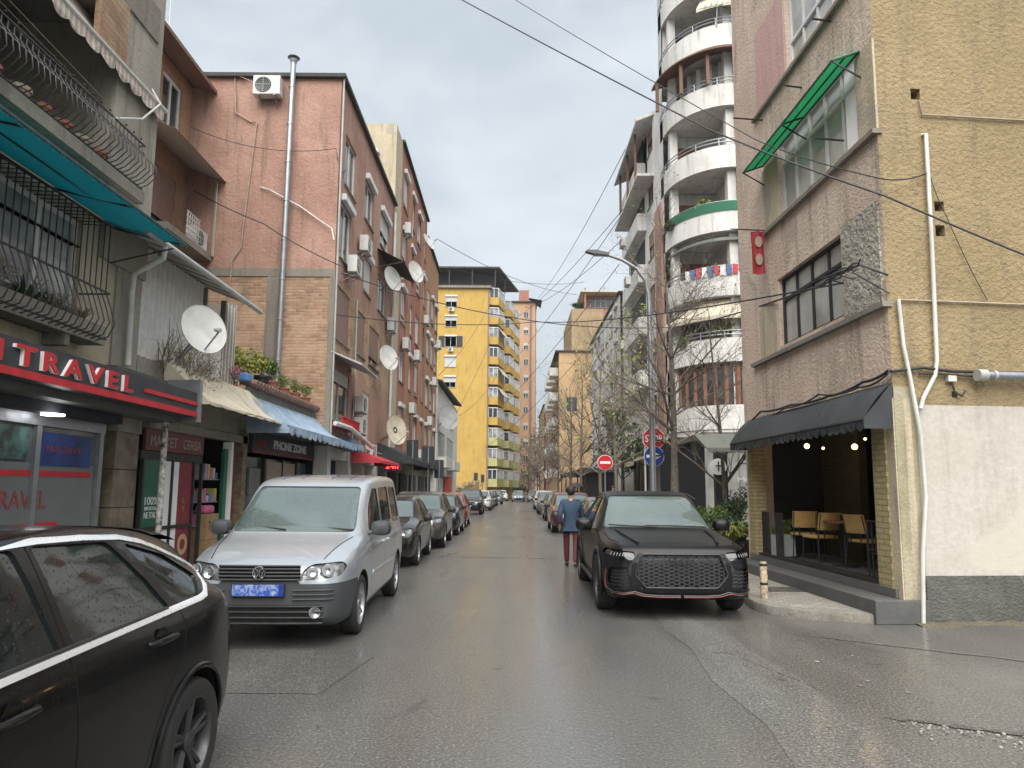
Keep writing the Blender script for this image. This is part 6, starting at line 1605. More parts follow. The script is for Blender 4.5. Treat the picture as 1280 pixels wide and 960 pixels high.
def build_car(sp, root, mats):
    """mats: 0 paint 1 side glass 2 windscreen 3 black trim 4 lamp 5 gap 6 tail lamp 7 grey plastic"""
    V, F = shell(sp); L = sp['L']; H2 = L/2
    o = to_obj(V, F, mats, 0)
    if sp.get('groups'):
        for depth, lst in sp['groups']:
            lst = [(ax, [(a-H2, c) for a, c in p] if ax == 'x' else ([(a, c-H2) for a, c in p] if ax == 'z' else p), lo-(H2 if ax == 'y' else 0), hi-(H2 if ax == 'y' else 0), mi) for ax, p, lo, hi, mi in lst]
            pv, pf, pm = prisms(lst)
            cut = to_obj(pv, pf, mats, pm)
            inner = to_obj(V, F, mats, 0); me = inner.data
            nr = [v.normal.copy() for v in me.vertices]
            for v, n_ in zip(me.vertices, nr): v.co = v.co - n_*depth
            # the skin faces of the recess take the cutter's material: paint inner with it per prism later
            cut = boolean(cut, inner)
            # faces cut by the inner shell carry index 0 -> give them the material of the prism they belong to
            cm_ = cut.data; fix = []
            for p in cm_.polygons:
                if p.material_index == 0:
                    c = p.center
                    for ax, poly, lo, hi, mi in lst:
                        q = (c.y, c.z) if ax == 'x' else ((c.x, c.z) if ax == 'y' else (c.x, c.y)); e = c.x if ax == 'x' else (c.y if ax == 'y' else c.z)
                        if lo <= e <= hi and inpoly(q, poly): p.material_index = mi; break
                    else: p.material_index = lst[0][4]
            o = boolean(o, cut)
    # wheel arches
    R_ = sp['R']; lst = []; hw = max(p[1] for p in sp['w'])
    for t in sp['wheels']:
        ra = R_+sp.get('gapw', .055)
        circ = [(t-H2+ra*math.cos(2*math.pi*k/40), R_+ra*math.sin(2*math.pi*k/40)) for k in range(40)]
        lst += [('x', circ, hw*.62, hw*1.2, 5), ('x', circ, -hw*1.2, -hw*.62, 5)]
    pv, pf, pm = prisms(lst); o = boolean(o, to_obj(pv, pf, mats, pm))
    me = o.data
    split_car(me, sp, root, mats, H2)
    bpy.data.objects.remove(o)
    wheelset(sp, root, H2)

def inpoly(q, P):
    x, y = q; c = False; n = len(P)
    for i in range(n):
        (x1, y1), (x2, y2) = P[i], P[(i+1) % n]
        if (y1 > y) != (y2 > y) and x < (x2-x1)*(y-y1)/(y2-y1)+x1: c = not c
    return c

def split_car(me, sp, root, mats, H2):
    bm = bmesh.new(); bm.from_mesh(me); bm.faces.ensure_lookup_table()
    key = {}
    doors = sp.get('doors', [])
    for f in bm.faces:
        c = f.calc_center_median(); mi = f.material_index; k = None
        if mi in (0, 5, 3, 7):
            k = ('body', 0)
            if mi == 0 and abs(c.x) > .5*sp['w'][len(sp['w'])//2][1]:
                for i, d in enumerate(doors):
                    if inpoly((c.y+H2, c.z), d): k = ('door', i*2+(c.x > 0)); break
            if mi == 7: k = ('bumper', c.y > 0)
            if mi == 3 and 'grille' in sp and c.y < -H2+.45: k = ('grille', 0)
        elif mi == 2: k = ('windscreen', 0) if c.y < 0 else ('rear_window', 0)
        elif mi == 1: k = ('side_window', None)
        elif mi == 4: k = ('headlight', c.x > 0)
        elif mi == 6: k = ('tail_light', c.x > 0)
        key[f.index] = k
    # islands for side windows
    seen = {}; isl = 0
    for f in bm.faces:
        if key[f.index] == ('side_window', None) and f.index not in seen:
            st_ = [f]; seen[f.index] = isl
            while st_:
                g = st_.pop()
                for e in g.edges:
                    for h in e.link_faces:
                        if key[h.index] == ('side_window', None) and h.index not in seen: seen[h.index] = isl; st_.append(h)
            isl += 1
    groups = {}
    for f in bm.faces:
        k = key[f.index]
        if k[1] is None: k = (k[0], seen[f.index])
        groups.setdefault(k, []).append(f)
    for k, fs in sorted(groups.items(), key=lambda x: str(x[0])):
        vm = {}; vs = []; F = []; MI = []
        for f in fs:
            t = []
            for v in f.verts:
                if v.index not in vm: vm[v.index] = len(vs); vs.append(v.co.copy())
                t.append(vm[v.index])
            F.append(t); MI.append(f.material_index)
        if len(F) < 2 and k[0] == 'side_window': continue
        used = sorted(set(MI)); m2 = bpy.data.meshes.new(k[0]); m2.from_pydata(vs, [], F)
        for u in used: m2.materials.append(mats[u])
        m2.polygons.foreach_set('material_index', [used.index(x) for x in MI]); m2.polygons.foreach_set('use_smooth', [True]*len(F)); m2.update()
        m2.set_sharp_from_angle(angle=R(32))
        o = bpy.data.objects.new(k[0], m2); reg(o, root); CH.setdefault(root, []).append(o)
    bm.free()

def wheel(root, x, y, r, wd, sgn, rimmat, spokes=5, style='five', par=True):
    """tyre with its rim, axis along x; sgn = outward side"""
    c = (x, y, r); ax = (sgn, 0, 0); m = MB(); h = wd/2
    m.lathe([(r*.62, -h), (r*.9, -h), (r*.97, -h*.85), (r, -h*.5), (r*.995, -h*.2), (r*.98, -h*.18), (r*.98, -h*.12), (r, -h*.1), (r, h*.1), (r*.98, h*.12), (r*.98, h*.18), (r*.995, h*.2), (r, h*.5), (r*.97, h*.85), (r*.93, h*.97), (r*.8, h), (r*.70, h*.93), (r*.66, h*.7)], c, ax, 40)
    t = m.build('wheel', M['rubber'], root)
    m = MB(); m.lathe([(r*.66, -h*.2), (r*.66, h*.7), (r*.685, h*.9), (r*.7, h*.92), (r*.67, h*.94), (r*.645, h*.8), (r*.63, h*.3), (r*.6, -h*.2)], c, ax, 40)
    n = spokes; X = x + sgn*h*.62
    for k in range(n):
        a = 2*math.pi*k/n + .3
        for off in ((-.13, .13) if style != 'five' else (0,)):
            a2 = a+off; w1, w2 = (r*.10, r*.075) if style == 'five' else (r*.055, r*.04)
            d = Vector((0, math.cos(a2), math.sin(a2))); p = Vector((0, -math.sin(a2), math.cos(a2)))
            C = Vector((X, y, r)); i0 = C + d*r*.1 + Vector((-sgn*.005, 0, 0)); i1 = C + d*r*.66 + Vector((sgn*.012, 0, 0)); dx = Vector((-sgn*.03, 0, 0))
            v = [i0-p*w1, i0+p*w1, i1+p*w2, i1-p*w2]; v2 = [q+dx for q in v]; mid0 = i0+Vector((sgn*.012, 0, 0)); mid1 = i1+Vector((sgn*.01, 0, 0))
            m.add(v + v2 + [mid0, mid1], [(0, 8, 9, 3), (8, 1, 2, 9), (0, 1, 8), (3, 9, 2), (0, 3, 7, 4), (1, 5, 6, 2), (4, 5, 6, 7)])
    m.lathe([(r*.17, -.02), (r*.17, .012), (r*.13, .022), (0, .024)], (X, y, r), ax, 20)
    m.build('rim', M[rimmat], t)
    m = MB(); m.lathe([(0, -h*.1), (r*.62, -h*.1)], c, ax, 24); m.lathe([(0, h*.12), (r*.42, h*.12), (r*.42, 0)], c, ax, 24)
    m.build('brake_disc', M['gap'], t)
    if True:
        m = MB(); m.lathe([(0, .026), (r*.05, .026), (r*.06, .02)], (X, y, r), ax, 12)
        for k in range(5): m.lathe([(r*.018, .024), (0, .028)], (X, y+r*.09*math.cos(k*1.2566), r+r*.09*math.sin(k*1.2566)), ax, 6)
        m.build('hub_bolts', M['black'], t)
    return t

def wheelset(sp, root, H2):
    hw = max(p[1] for p in sp['w'])
    for t in sp['wheels']:
        for sg in (-1, 1): wheel(root, sg*(hw-sp['tw']/2-sp.get('inset', .015)), t-H2, sp['R'], sp['tw'], sg, sp.get('rim', 'rim'), sp.get('spokes', 5), sp.get('style', 'five'))

def mirror(root, x, y, z, sg, mat, s=1.0):
    m = MB(); m.smooth = True
    c = Vector((sg*(x+.13*s), y, z))
    V = []; F = []; n = 14; prof = [(.35, -.09), (.8, -.07), (1, -.02), (1, .05), (.93, .065), (.85, .06)]
    for a, b in prof:
        for k in range(n):
            th = 2*math.pi*k/n; cx = abs(math.cos(th))**.6*math.copysign(1, math.cos(th)); sz = abs(math.sin(th))**.6*math.copysign(1, math.sin(th))
            V.append(c + Vector((cx*.115*s*a, b*s, sz*.085*s*a)))
    F = [(i*n+k, i*n+(k+1) % n, (i+1)*n+(k+1) % n, (i+1)*n+k) for i in range(len(prof)-1) for k in range(n)] + [tuple(range(n))]
    m.add(V, F, smooth=True); m.tube([(sg*(x-.05), y-.02, z-.06), (sg*(x+.04), y-.02, z-.055), (sg*(x+.1), y, z-.05)], .022, 8)
    o = m.build('wing_mirror', mat, root)
    MB().add([c + Vector((math.cos(2*math.pi*k/14)*.1*s, .058*s, math.sin(2*math.pi*k/14)*.072*s)) for k in range(14)], [tuple(range(14))]).build('mirror_glass', M['glass'], o)

def plate(root, y, z, w=.52, h=.11, mat='letterwhite', fr_='black', code=None):
    o = MB().box(-w/2-.012, w/2+.012, y-.008, y+.015, z-.012, z+h+.012, .004).build('number_plate', M[fr_], root)
    MB().box(-w/2, w/2, y-.014, y-.0085, z, z+h).build('plate_face', M[mat], o)
    MB().box(w/2-.045, w/2, y-.0165, y-.0145, z, z+h).build('blue_band', M['signblue'], o)
    return o
_t = NT('blurred_blue_plate'); _p = _t.pos(True); M['plateblue'] = _t.out(_t.mix(_t.ramp(_t.noise(_p, 16, 4, .6, 1.5), .42, .6), (.03, .09, .4), (.3, .38, .55)), .5)
M['plategrey'] = plain('blurred_plate', (.42, .45, .5), .5, .25, 18)
def lampm(name, c=(.5, .52, .53)):
    t = NT(name); p = t.pos(True)
    vo = t.n('ShaderNodeTexVoronoi'); t.set(vo.inputs['Vector'], p); vo.inputs['Scale'].default_value = 9
    col = t.mix(t.ramp(vo.outputs['Distance'], .1, .5), c, tuple(x*.35 for x in c))
    return t.out(col, .12, t.bump(vo.outputs['Distance'], .02, .4), Metallic=.5, Coat_Weight=1, Coat_Roughness=.03)
M['lamp'] = lampm('headlamp_glass'); M['lampdark'] = lampm('dark_headlamp', (.02, .022, .024))
M['satinchrome'] = plain('satin_chrome_trim', (.78, .79, .8), .3, var=.03, metal=.55)
M['tail'] = plain('tail_lamp_red', (.35, .01, .015), .15, coat=1) if False else plain('tail_lamp_red', (.35, .01, .015), .15)
M['greyplastic'] = plain('dark_grey_plastic', (.055, .058, .062), .55, sc=2, bump=.001)

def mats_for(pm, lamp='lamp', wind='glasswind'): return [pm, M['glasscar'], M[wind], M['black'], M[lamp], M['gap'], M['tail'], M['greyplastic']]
def Sx(poly): return ('x', poly, -1.4, 1.4, 1)

# ---- silver van
def van():
    L = 4.6; r = thing('silver_van', 'silver compact van with grey plastic bumper and blue number plate parked nose-on', 'van', (0, 0, 0))
    M['silver'] = paint('silver_paint', (.44, .48, .52), .3, 1, .45, .1, drops=70)
    sp = dict(L=L, R=.325, tw=.2, wheels=(.88, 3.72), style='five', spokes=7, rim='rim', fb=.05, rb=.03,
        top=[(0, .78), (.05, .83), (.14, .87), (.5, .985), (.95, 1.075), (1.08, 1.115), (1.2, 1.2), (1.5, 1.42), (1.86, 1.655), (2.02, 1.72), (2.3, 1.77), (3.0, 1.815), (3.9, 1.82), (4.3, 1.80), (4.42, 1.76), (4.5, 1.55), (4.57, 1.2), (4.6, 1.0)],
        belt=[(0, .70), (.3, .86), (.95, 1.0), (1.2, 1.03), (2, 1.06), (4.5, 1.1), (4.6, .95)],
        bot=[(0, .26), (.25, .2), (.6, .2), (4.2, .24), (4.6, .34)],
        w=[(0, .72), (.05, .76), (.15, .815), (.35, .86), (.7, .89), (1.2, .90), (3.6, .90), (4.3, .88), (4.55, .84), (4.6, .8)],
        wr=[(0, .6), (.6, .7), (1.1, .72), (1.5, .72), (1.9, .73), (2.4, .74), (4.2, .72), (4.6, .68)])
    side = [('x', rnd_poly([(1.52, 1.10), (2.38, 1.11), (2.38, 1.62), (2.1, 1.62), (1.78, 1.42)], .05), -1.4, 1.4, 1), ('x', rnd_poly([(2.48, 1.11), (3.3, 1.12), (3.3, 1.65), (2.48, 1.63)], .06), -1.4, 1.4, 1), ('x', rnd_poly([(3.42, 1.12), (4.2, 1.14), (4.12, 1.64), (3.42, 1.65)], .06), -1.4, 1.4, 1)]
    wind = [('y', rnd_poly([(-.735, 1.11), (.735, 1.11), (.655, 1.64), (-.655, 1.64)], .06), .9, 2.1, 2)]
    hl = [('y', rnd_poly([(s*.40, .68), (s*.44, .80), (s*.52, .845), (s*.79, .855), (s*.83, .81), (s*.80, .72)][::s], .04), -.1, .55, 4) for s in (-1, 1)]
    slots = [('y', [(-.36, .735+k*.055), (.36, .735+k*.055), (.36, .765+k*.055), (-.36, .765+k*.055)], -.1, .3, 3) for k in range(2)]
    low = [('y', rnd_poly([(-.66, .30+k*.058), (.66, .30+k*.058), (.66, .335+k*.058), (-.66, .335+k*.058)], .012), -.1, .4, 3) for k in range(3)]
    sl = [('y', rnd_poly([(s*.32, .50+k*.05), (s*.70, .505+k*.05), (s*.70, .515+k*.05), (s*.32, .51+k*.05)][::s], .004), -.1, .5, 5) for s in (-1, 1) for k in range(3)]
    gaps = [('x', line_poly([(1.42, .35), (1.40, .9), (1.5, 1.10)]), -1.4, 1.4, 5), ('x', line_poly([(2.43, .32), (2.43, 1.70)]), -1.4, 1.4, 5), ('x', line_poly([(3.37, .6), (3.36, 1.70)]), -1.4, 1.4, 5), ('x', line_poly([(1.45, .30), (3.3, .32)]), -1.4, 1.4, 5), ('x', line_poly([(2.46, .98), (4.2, 1.0)], .012), -1.4, 1.4, 5)]
    hood = [('z', line_poly([(s*.60, .18), (s*.66, .5), (s*.74, .98)][::s], .012), .6, 1.3, 5) for s in (-1, 1)]
    roofr = [('z', line_poly([(s*x, 2.1), (s*x, 4.2)], .02), 1.5, 2, 7) for s in (-1, 1) for x in (.2, .45)]
    bump = [('y', [(-1.2, .0), (1.2, .0), (1.2, .60), (.86, .655), (.42, .655), (.38, .695), (-.38, .695), (-.42, .655), (-.86, .655), (-1.2, .60)], -.2, .62, 7), ('y', [(-1.2, 0), (1.2, 0), (1.2, .6), (-1.2, .6)], 4.15, 4.8, 7)]
    sp['groups'] = [(.004, bump), (.012, side + wind), (.02, hl), (.006, gaps), (.008, hood), (.006, roofr)]
    sp['grille'] = 1
    sp['doors'] = [[(1.43, .31), (2.425, .33), (2.425, 1.69), (2.0, 1.68), (1.5, 1.1), (1.41, .9)], [(2.435, .33), (3.35, .33), (3.35, 1.72), (2.435, 1.7)]]
    ms = mats_for(M['silver']); build_car(sp, r, ms)
    H2 = L/2
    # bumper in grey plastic: a skin following the nose
    V, F = shell(sp); 
    def skin(zmax, tmax, off, nm, mat, zmin=-1, cond=None):
        me = to_obj(V, F, [mat]); nr = [v.normal.copy() for v in me.data.vertices]; cs = [v.co.copy()+n*off for v, n in zip(me.data.vertices, nr)]
        fs = [tuple(p.vertices) for p in me.data.polygons if (cond(p.center) if cond else (p.center.z < zmax and p.center.y < -H2+tmax and p.center.z > zmin))]
        bpy.data.objects.remove(me); us = sorted(set(i for f in fs for i in f)); mp_ = {u: i for i, u in enumerate(us)}
        m = MB(); m.add([cs[u] for u in us], [tuple(mp_[i] for i in f) for f in fs], smooth=True)
        return m
    ra = .42
    def bc(c):
        y = c.y+H2
        if c.z > (.70 if abs(c.x) < .40 else .665) + .1*max(0, y-.1) or c.z < .0: return False
        if y > .62: return False
        return (y-.88)**2 + (c.z-.325)**2 > .385**2
    bmp = [c for c in CH[r] if c.name.startswith('bumper') and min(v.co.y for v in c.data.vertices) < 0][0]
    # bumper slots as real bars and holes
    Wc = curve(sp['w'])
    def nose(x, z):  # y of the nose surface at x (approx. elliptical plan)
        lo = 0
        for k in range(60):
            t = k*.012
            if Wc(t) >= abs(x)*1.0: return -H2 + t - (.05 if t == 0 else 0)*max(0, 1-(abs(x)/.72)**2)**.5
        return -H2
    m = MB()
    for k in range(4):
        z = .27+k*.055; P = [(x/20*.66, nose(x/20*.66, z)-.018, z) for x in range(-20, 21)]
        m.tube(P, .011, 6)
    m.build('grille_bar', M['black'], bmp)
    m = MB()
    P = [(x/20*.64, nose(x/20*.64, 0)-.012) for x in range(-20, 21)]
    m.add([(x, y, z) for x, y in P for z in (.255, .45)], [(i*2, i*2+2, i*2+3, i*2+1) for i in range(40)]); m.build('lower_grille', M['gap'], bmp)
    m = MB()
    for k in range(3):
        for s in (-1, 1):
            P = [(s*x/20, nose(x/20, 0)-.02, .505+k*.045) for x in range(7, 16)]; m.tube(P, .008, 6)
    m.parts('bumper_rib', M['greyplastic'], bmp)
    for s in (-1, 1):
        c = (s*.58, nose(.58, 0)-.02, .375); MB().lathe([(0, .0), (.035, .004), (.045, .012), (.058, .012), (.062, 0)], c, (s*.35, -1, 0), 18).build('fog_lamp', M['lamp'], bmp)
    gp = MB(); 
    P = [(x/20*.42, nose(x/20*.42, 0)-.012) for x in range(-20, 21)]
    gp.add([(x, y, z) for x, y in P for z in (.70, .835)], [(i*2, i*2+2, i*2+3, i*2+1) for i in range(40)]); g_ = gp.build('upper_grille', M['gap'], r)
    m = MB()
    for z in (.70, .735, .77, .805, .838): m.tube([(x, y-.012, z) for x, y in P], .009, 6)
    m.build('slat', M['greyplastic'], g_)
    em = MB(); c = (0, -H2-.085, .768); em.lathe([(.052, 0), (.058, .008), (.066, .008), (.07, 0)], c, (0, -1, 0), 28)
    Y = -H2-.09
    for a, b in (((-.036, .814), (0, .776)), ((.036, .814), (0, .776)), ((-.05, .79), (-.024, .722)), ((-.024, .722), (0, .768)), ((0, .768), (.024, .722)), ((.024, .722), (.05, .79))): em.bar((a[0], Y, a[1]), (b[0], Y, b[1]), .011)
    em.build('emblem', M['chrome'], r)
    for s in (-1, 1):
        for (x, z, q) in ((.53, .765, .058), (.68, .785, .062)):
            y0 = nose(x, 0) + (.03 if x < .6 else .055); ax = (s*.3, -1, .15)
            MB().lathe([(0, -.03), (q*.5, -.02), (q*.85, .01), (q, .02), (q*1.08, .012)], (s*x, y0-.01, z), ax, 22).build('reflector', M['chrome'], r)
    plate(r, -H2-.085, .545, .52, .11, 'plateblue')
    for s in (-1, 1): mirror(r, .86, 1.32-H2+.12, 1.14, s, M['silver'] if False else M['greyplastic'], 1.05)
    for s in (-1, 1):
        for t in (2.22, 2.62): MB().tube([(s*.885, t-H2-.09, .93), (s*.925, t-H2-.06, .935), (s*.925, t-H2+.06, .935), (s*.885, t-H2+.09, .93)], .014, 8).build('door_handle', M['silver'], r)
        m = MB(); m.box(.885 if s > 0 else -.915, .915 if s > 0 else -.885, 1.5-H2, 3.2-H2, .58, .63, .012); m.build('rub_strip', M['silver'], r)
    m = MB(); m.tube([(.72, -H2+1.12, 1.13), (.2, -H2+1.2, 1.16), (-.15, -H2+1.18, 1.15)], .012, 6); m.tube([(-.1, -H2+1.12, 1.13), (-.5, -H2+1.2, 1.165), (-.7, -H2+1.2, 1.17)], .012, 6); m.build('wiper', M['black'], r)
    m = MB(); m.box(-.68, -.60, -H2+1.9, -H2+1.905, 1.6, 1.63)
    return r
# ---- black hatchback close to the camera
def hatch_near():
    L = 4.36; r = thing('black_hatchback', 'dirty black hatchback with chrome window line cut by the left edge', 'car', (0, 0, 0)); H2 = L/2
    M['blackpaint'] = paint('dusty_black_paint', (.003, .003, .0035), .22, .16, 0, .05, (.15, .145, .14), drops=110, spec=.3)
    sp = dict(L=L, R=.325, tw=.215, wheels=(.85, 3.49), style='dbl', spokes=5, rim='darkrim', fb=.08, rb=.07, N=90, inset=.0,
        top=[(0, .62), (.1, .74), (.5, .88), (1.1, .985), (1.25, 1.02), (1.6, 1.22), (2.0, 1.40), (2.3, 1.468), (2.7, 1.49), (3.2, 1.465), (3.55, 1.41), (3.78, 1.34), (3.95, 1.2), (4.15, 1.0), (4.25, .93), (4.33, .86), (4.36, .78)],
        belt=[(0, .55), (.5, .80), (1.2, .93), (2.2, .965), (3.2, 1.01), (3.9, 1.04), (4.2, .9), (4.36, .72)],
        bot=[(0, .3), (.3, .2), (3.9, .22), (4.2, .28), (4.36, .42)],
        w=[(0, .62), (.08, .72), (.25, .82), (.6, .89), (1.2, .905), (3.0, .91), (3.6, .915), (3.95, .88), (4.15, .82), (4.28, .74), (4.36, .66)],
        wr=[(0, .55), (1.1, .7), (1.6, .68), (2.1, .655), (3.0, .65), (3.6, .61), (4.0, .6), (4.36, .55)])
    side = [('x', rnd_poly([(1.55, 1.0), (2.42, 1.005), (2.36, 1.42), (2.2, 1.41), (1.85, 1.26)], .03), -1.4, 1.4, 1), ('x', rnd_poly([(2.50, 1.01), (3.28, 1.045), (3.18, 1.20), (2.98, 1.405), (2.46, 1.425)], .03), -1.4, 1.4, 1), ('x', rnd_poly([(3.36, 1.055), (3.62, 1.075), (3.74, 1.16), (3.50, 1.30), (3.12, 1.39)], .04), -1.4, 1.4, 1)]
    rear = [('y', rnd_poly([(-.56, 1.04), (.56, 1.04), (.47, 1.33), (-.47, 1.33)], .05), 3.5, 4.5, 2), ('y', rnd_poly([(-.6, 1.0), (.6, 1.0), (.5, 1.38), (-.5, 1.38)], .05), .9, 2.1, 2)]
    gaps = [('x', line_poly([(2.455, .30), (2.45, 1.0), (2.43, 1.43)], .009), -1.4, 1.4, 5), ('x', line_poly([(1.35, .3), (1.35, .8), (1.5, 1.0)], .009), -1.4, 1.4, 5), ('x', line_poly([(1.4, .27), (3.0, .285)], .009), -1.4, 1.4, 5),
            ('x', line_poly([(3.0, .29), (3.06, .50), (3.16, .68), (3.33, .82), (3.37, .95), (3.34, 1.05)], .009), -1.4, 1.4, 5), ('x', line_poly([(4.05, .62), (4.4, .64)], .008), -1.4, 1.4, 5), ('x', line_poly([(3.80, 1.33), (3.93, 1.1), (4.02, .96), (4.08, .7), (4.05, .62)], .008), -1.4, 1.4, 5)]
    tl_ = [('x', rnd_poly([(4.06, .96), (4.4, .86), (4.4, 1.02), (4.02, 1.02)], .02), -1.4, -.45, 6), ('x', rnd_poly([(4.06, .96), (4.4, .86), (4.4, 1.02), (4.02, 1.02)], .02), .45, 1.4, 6)]
    sp['groups'] = [(.012, side + rear), (.007, gaps)]
    sp['doors'] = [[(1.37, .28), (2.45, .285), (2.45, 1.0), (2.42, 1.42), (2.15, 1.44), (1.5, 1.0), (1.36, .8)], [(2.46, .29), (2.99, .3), (3.05, .5), (3.15, .69), (3.32, .83), (3.36, .95), (3.33, 1.05), (3.2, 1.2), (3.0, 1.44), (2.46, 1.44), (2.46, 1.0)]]
    build_car(sp, r, mats_for(M['blackpaint']))
    T = curve(sp['top']); S = curve(sp['belt']); W = curve(sp['w']); Wr = curve(sp['wr'])
    def skinx(t, z):
        top, s, w, wr = T(t), min(S(t), T(t)-.025), W(t), Wr(t); h = top-s; wb = .945*w
        if z >= s:
            k = (z-s)/h
            P = [(0, wb), (.30, wb+(wr-wb)*.33), (.62, wb+(wr-wb)*.68), (.865, wr), (.945, wr*.955), (.978, wr*.85)]
            for (a, x0), (b, x1) in zip(P[:-1], P[1:]):
                if a <= k <= b: return x0+(x1-x0)*(k-a)/(b-a)
            return wr*.8
        b = .21; g = s-b; k = (z-b)/g
        P = [(0, .9*w), (.11, .965*w), (.3, w*.992), (.52, w), (.72, .995*w), (.88, .978*w), (1, wb)]
        for (a, x0), (c, x1) in zip(P[:-1], P[1:]):
            if a <= k <= c: return x0+(x1-x0)*(k-a)/(c-a)
        return w
    for s in (-1, 1):
        # chrome loop: belt line, up the C-pillar and along the roof edge
        def CP(tz, o=.006): return [(s*(skinx(t, z)+o), t-H2, z) for t, z in tz]
        lowl = [(1.5+.1*i, .978+.0026*i*2.0*.55+ .0006*i) for i in range(21)]
        def ribbon(pts, wdt, nm, mat):
            m = MB(); V = []
            for i, (t, z) in enumerate(pts):
                a = Vector(pts[min(i+1, len(pts)-1)]) - Vector(pts[max(i-1, 0)]); n = Vector((-a.y, a.x)).normalized()*wdt/2
                for q, o_ in ((-1, .001), (-.75, .009), (.75, .009), (1, .001)):
                    tt, zz = t+n.x*q, z+n.y*q; V.append((s*(skinx(tt, zz)+o_), tt-H2, zz))
            m.add(V, [(i*4+j, i*4+j+1, i*4+5+j, i*4+4+j) for i in range(len(pts)-1) for j in range(3)], smooth=True); return m.build(nm, M[mat], r)
        belt_ = [(1.5+.1*i, .972+ .0038*i) for i in range(22)]
        ribbon(belt_ + [(3.68, 1.062), (3.78, 1.11), (3.815, 1.165), (3.79, 1.205), (3.72, 1.24), (3.6, 1.29), (3.45, 1.345), (3.3, 1.385), (3.1, 1.418), (2.8, 1.436), (2.5, 1.442), (2.2, 1.43), (2.0, 1.37), (1.8, 1.27), (1.55, 1.1)], .03, 'window_trim', 'satinchrome')
        ribbon([(1.55+.1*i, .999+ .0033*i) for i in range(18)], .014, 'window_seal', 'black')
        for t, z in ((2.10, .875), (3.12, .925)):
            x = skinx(t, z)
            MB().lathe([(0, -.012), (.045, -.006), (.06, .001)], (s*(x-.002), t-H2, z), (s, 0, 0), 16).build('handle_recess', M['gap'], r)
            m = MB(); m.smooth = True
            P = [(s*(x-.005), t-H2-.115, z-.004), (s*(x+.028), t-H2-.085, z), (s*(x+.034), t-H2, z+.004), (s*(x+.03), t-H2+.08, z+.006), (s*(x-.005), t-H2+.115, z+.004)]
            m.tube(P, [.012, .017, .018, .017, .012], 10); m.build('door_handle', M['blackpaint'], r)
        # arch lip
        m = MB(); m.tube([(s*(skinx(3.49+.385*math.cos(a), max(.25, .325+.385*math.sin(a)))+.0), 3.49-H2+.385*math.cos(a), .325+.385*math.sin(a)) for a in [R(-12+204*k/26) for k in range(27)]], .018, 8); m.build('arch_lip', M['blackpaint'], r)
        mirror(r, .88, 1.62-H2, 1.0, s, M['blackpaint'])
    m = MB(); m.grid(lambda u, v: (-.55+1.1*u, 3.62-H2+.28*v, 1.43-.05*v*v+.012*math.sin(math.pi*u)-.35*(2*abs(u-.5))**6*.1), 16, 5)
    m.grid(lambda u, v: (-.55+1.1*u, 3.62-H2+.28*v, 1.40-.02*v*v+.012*math.sin(math.pi*u)-.35*(2*abs(u-.5))**6*.1), 16, 5); m.build('rear_spoiler', M['blackpaint'], r)
    return r
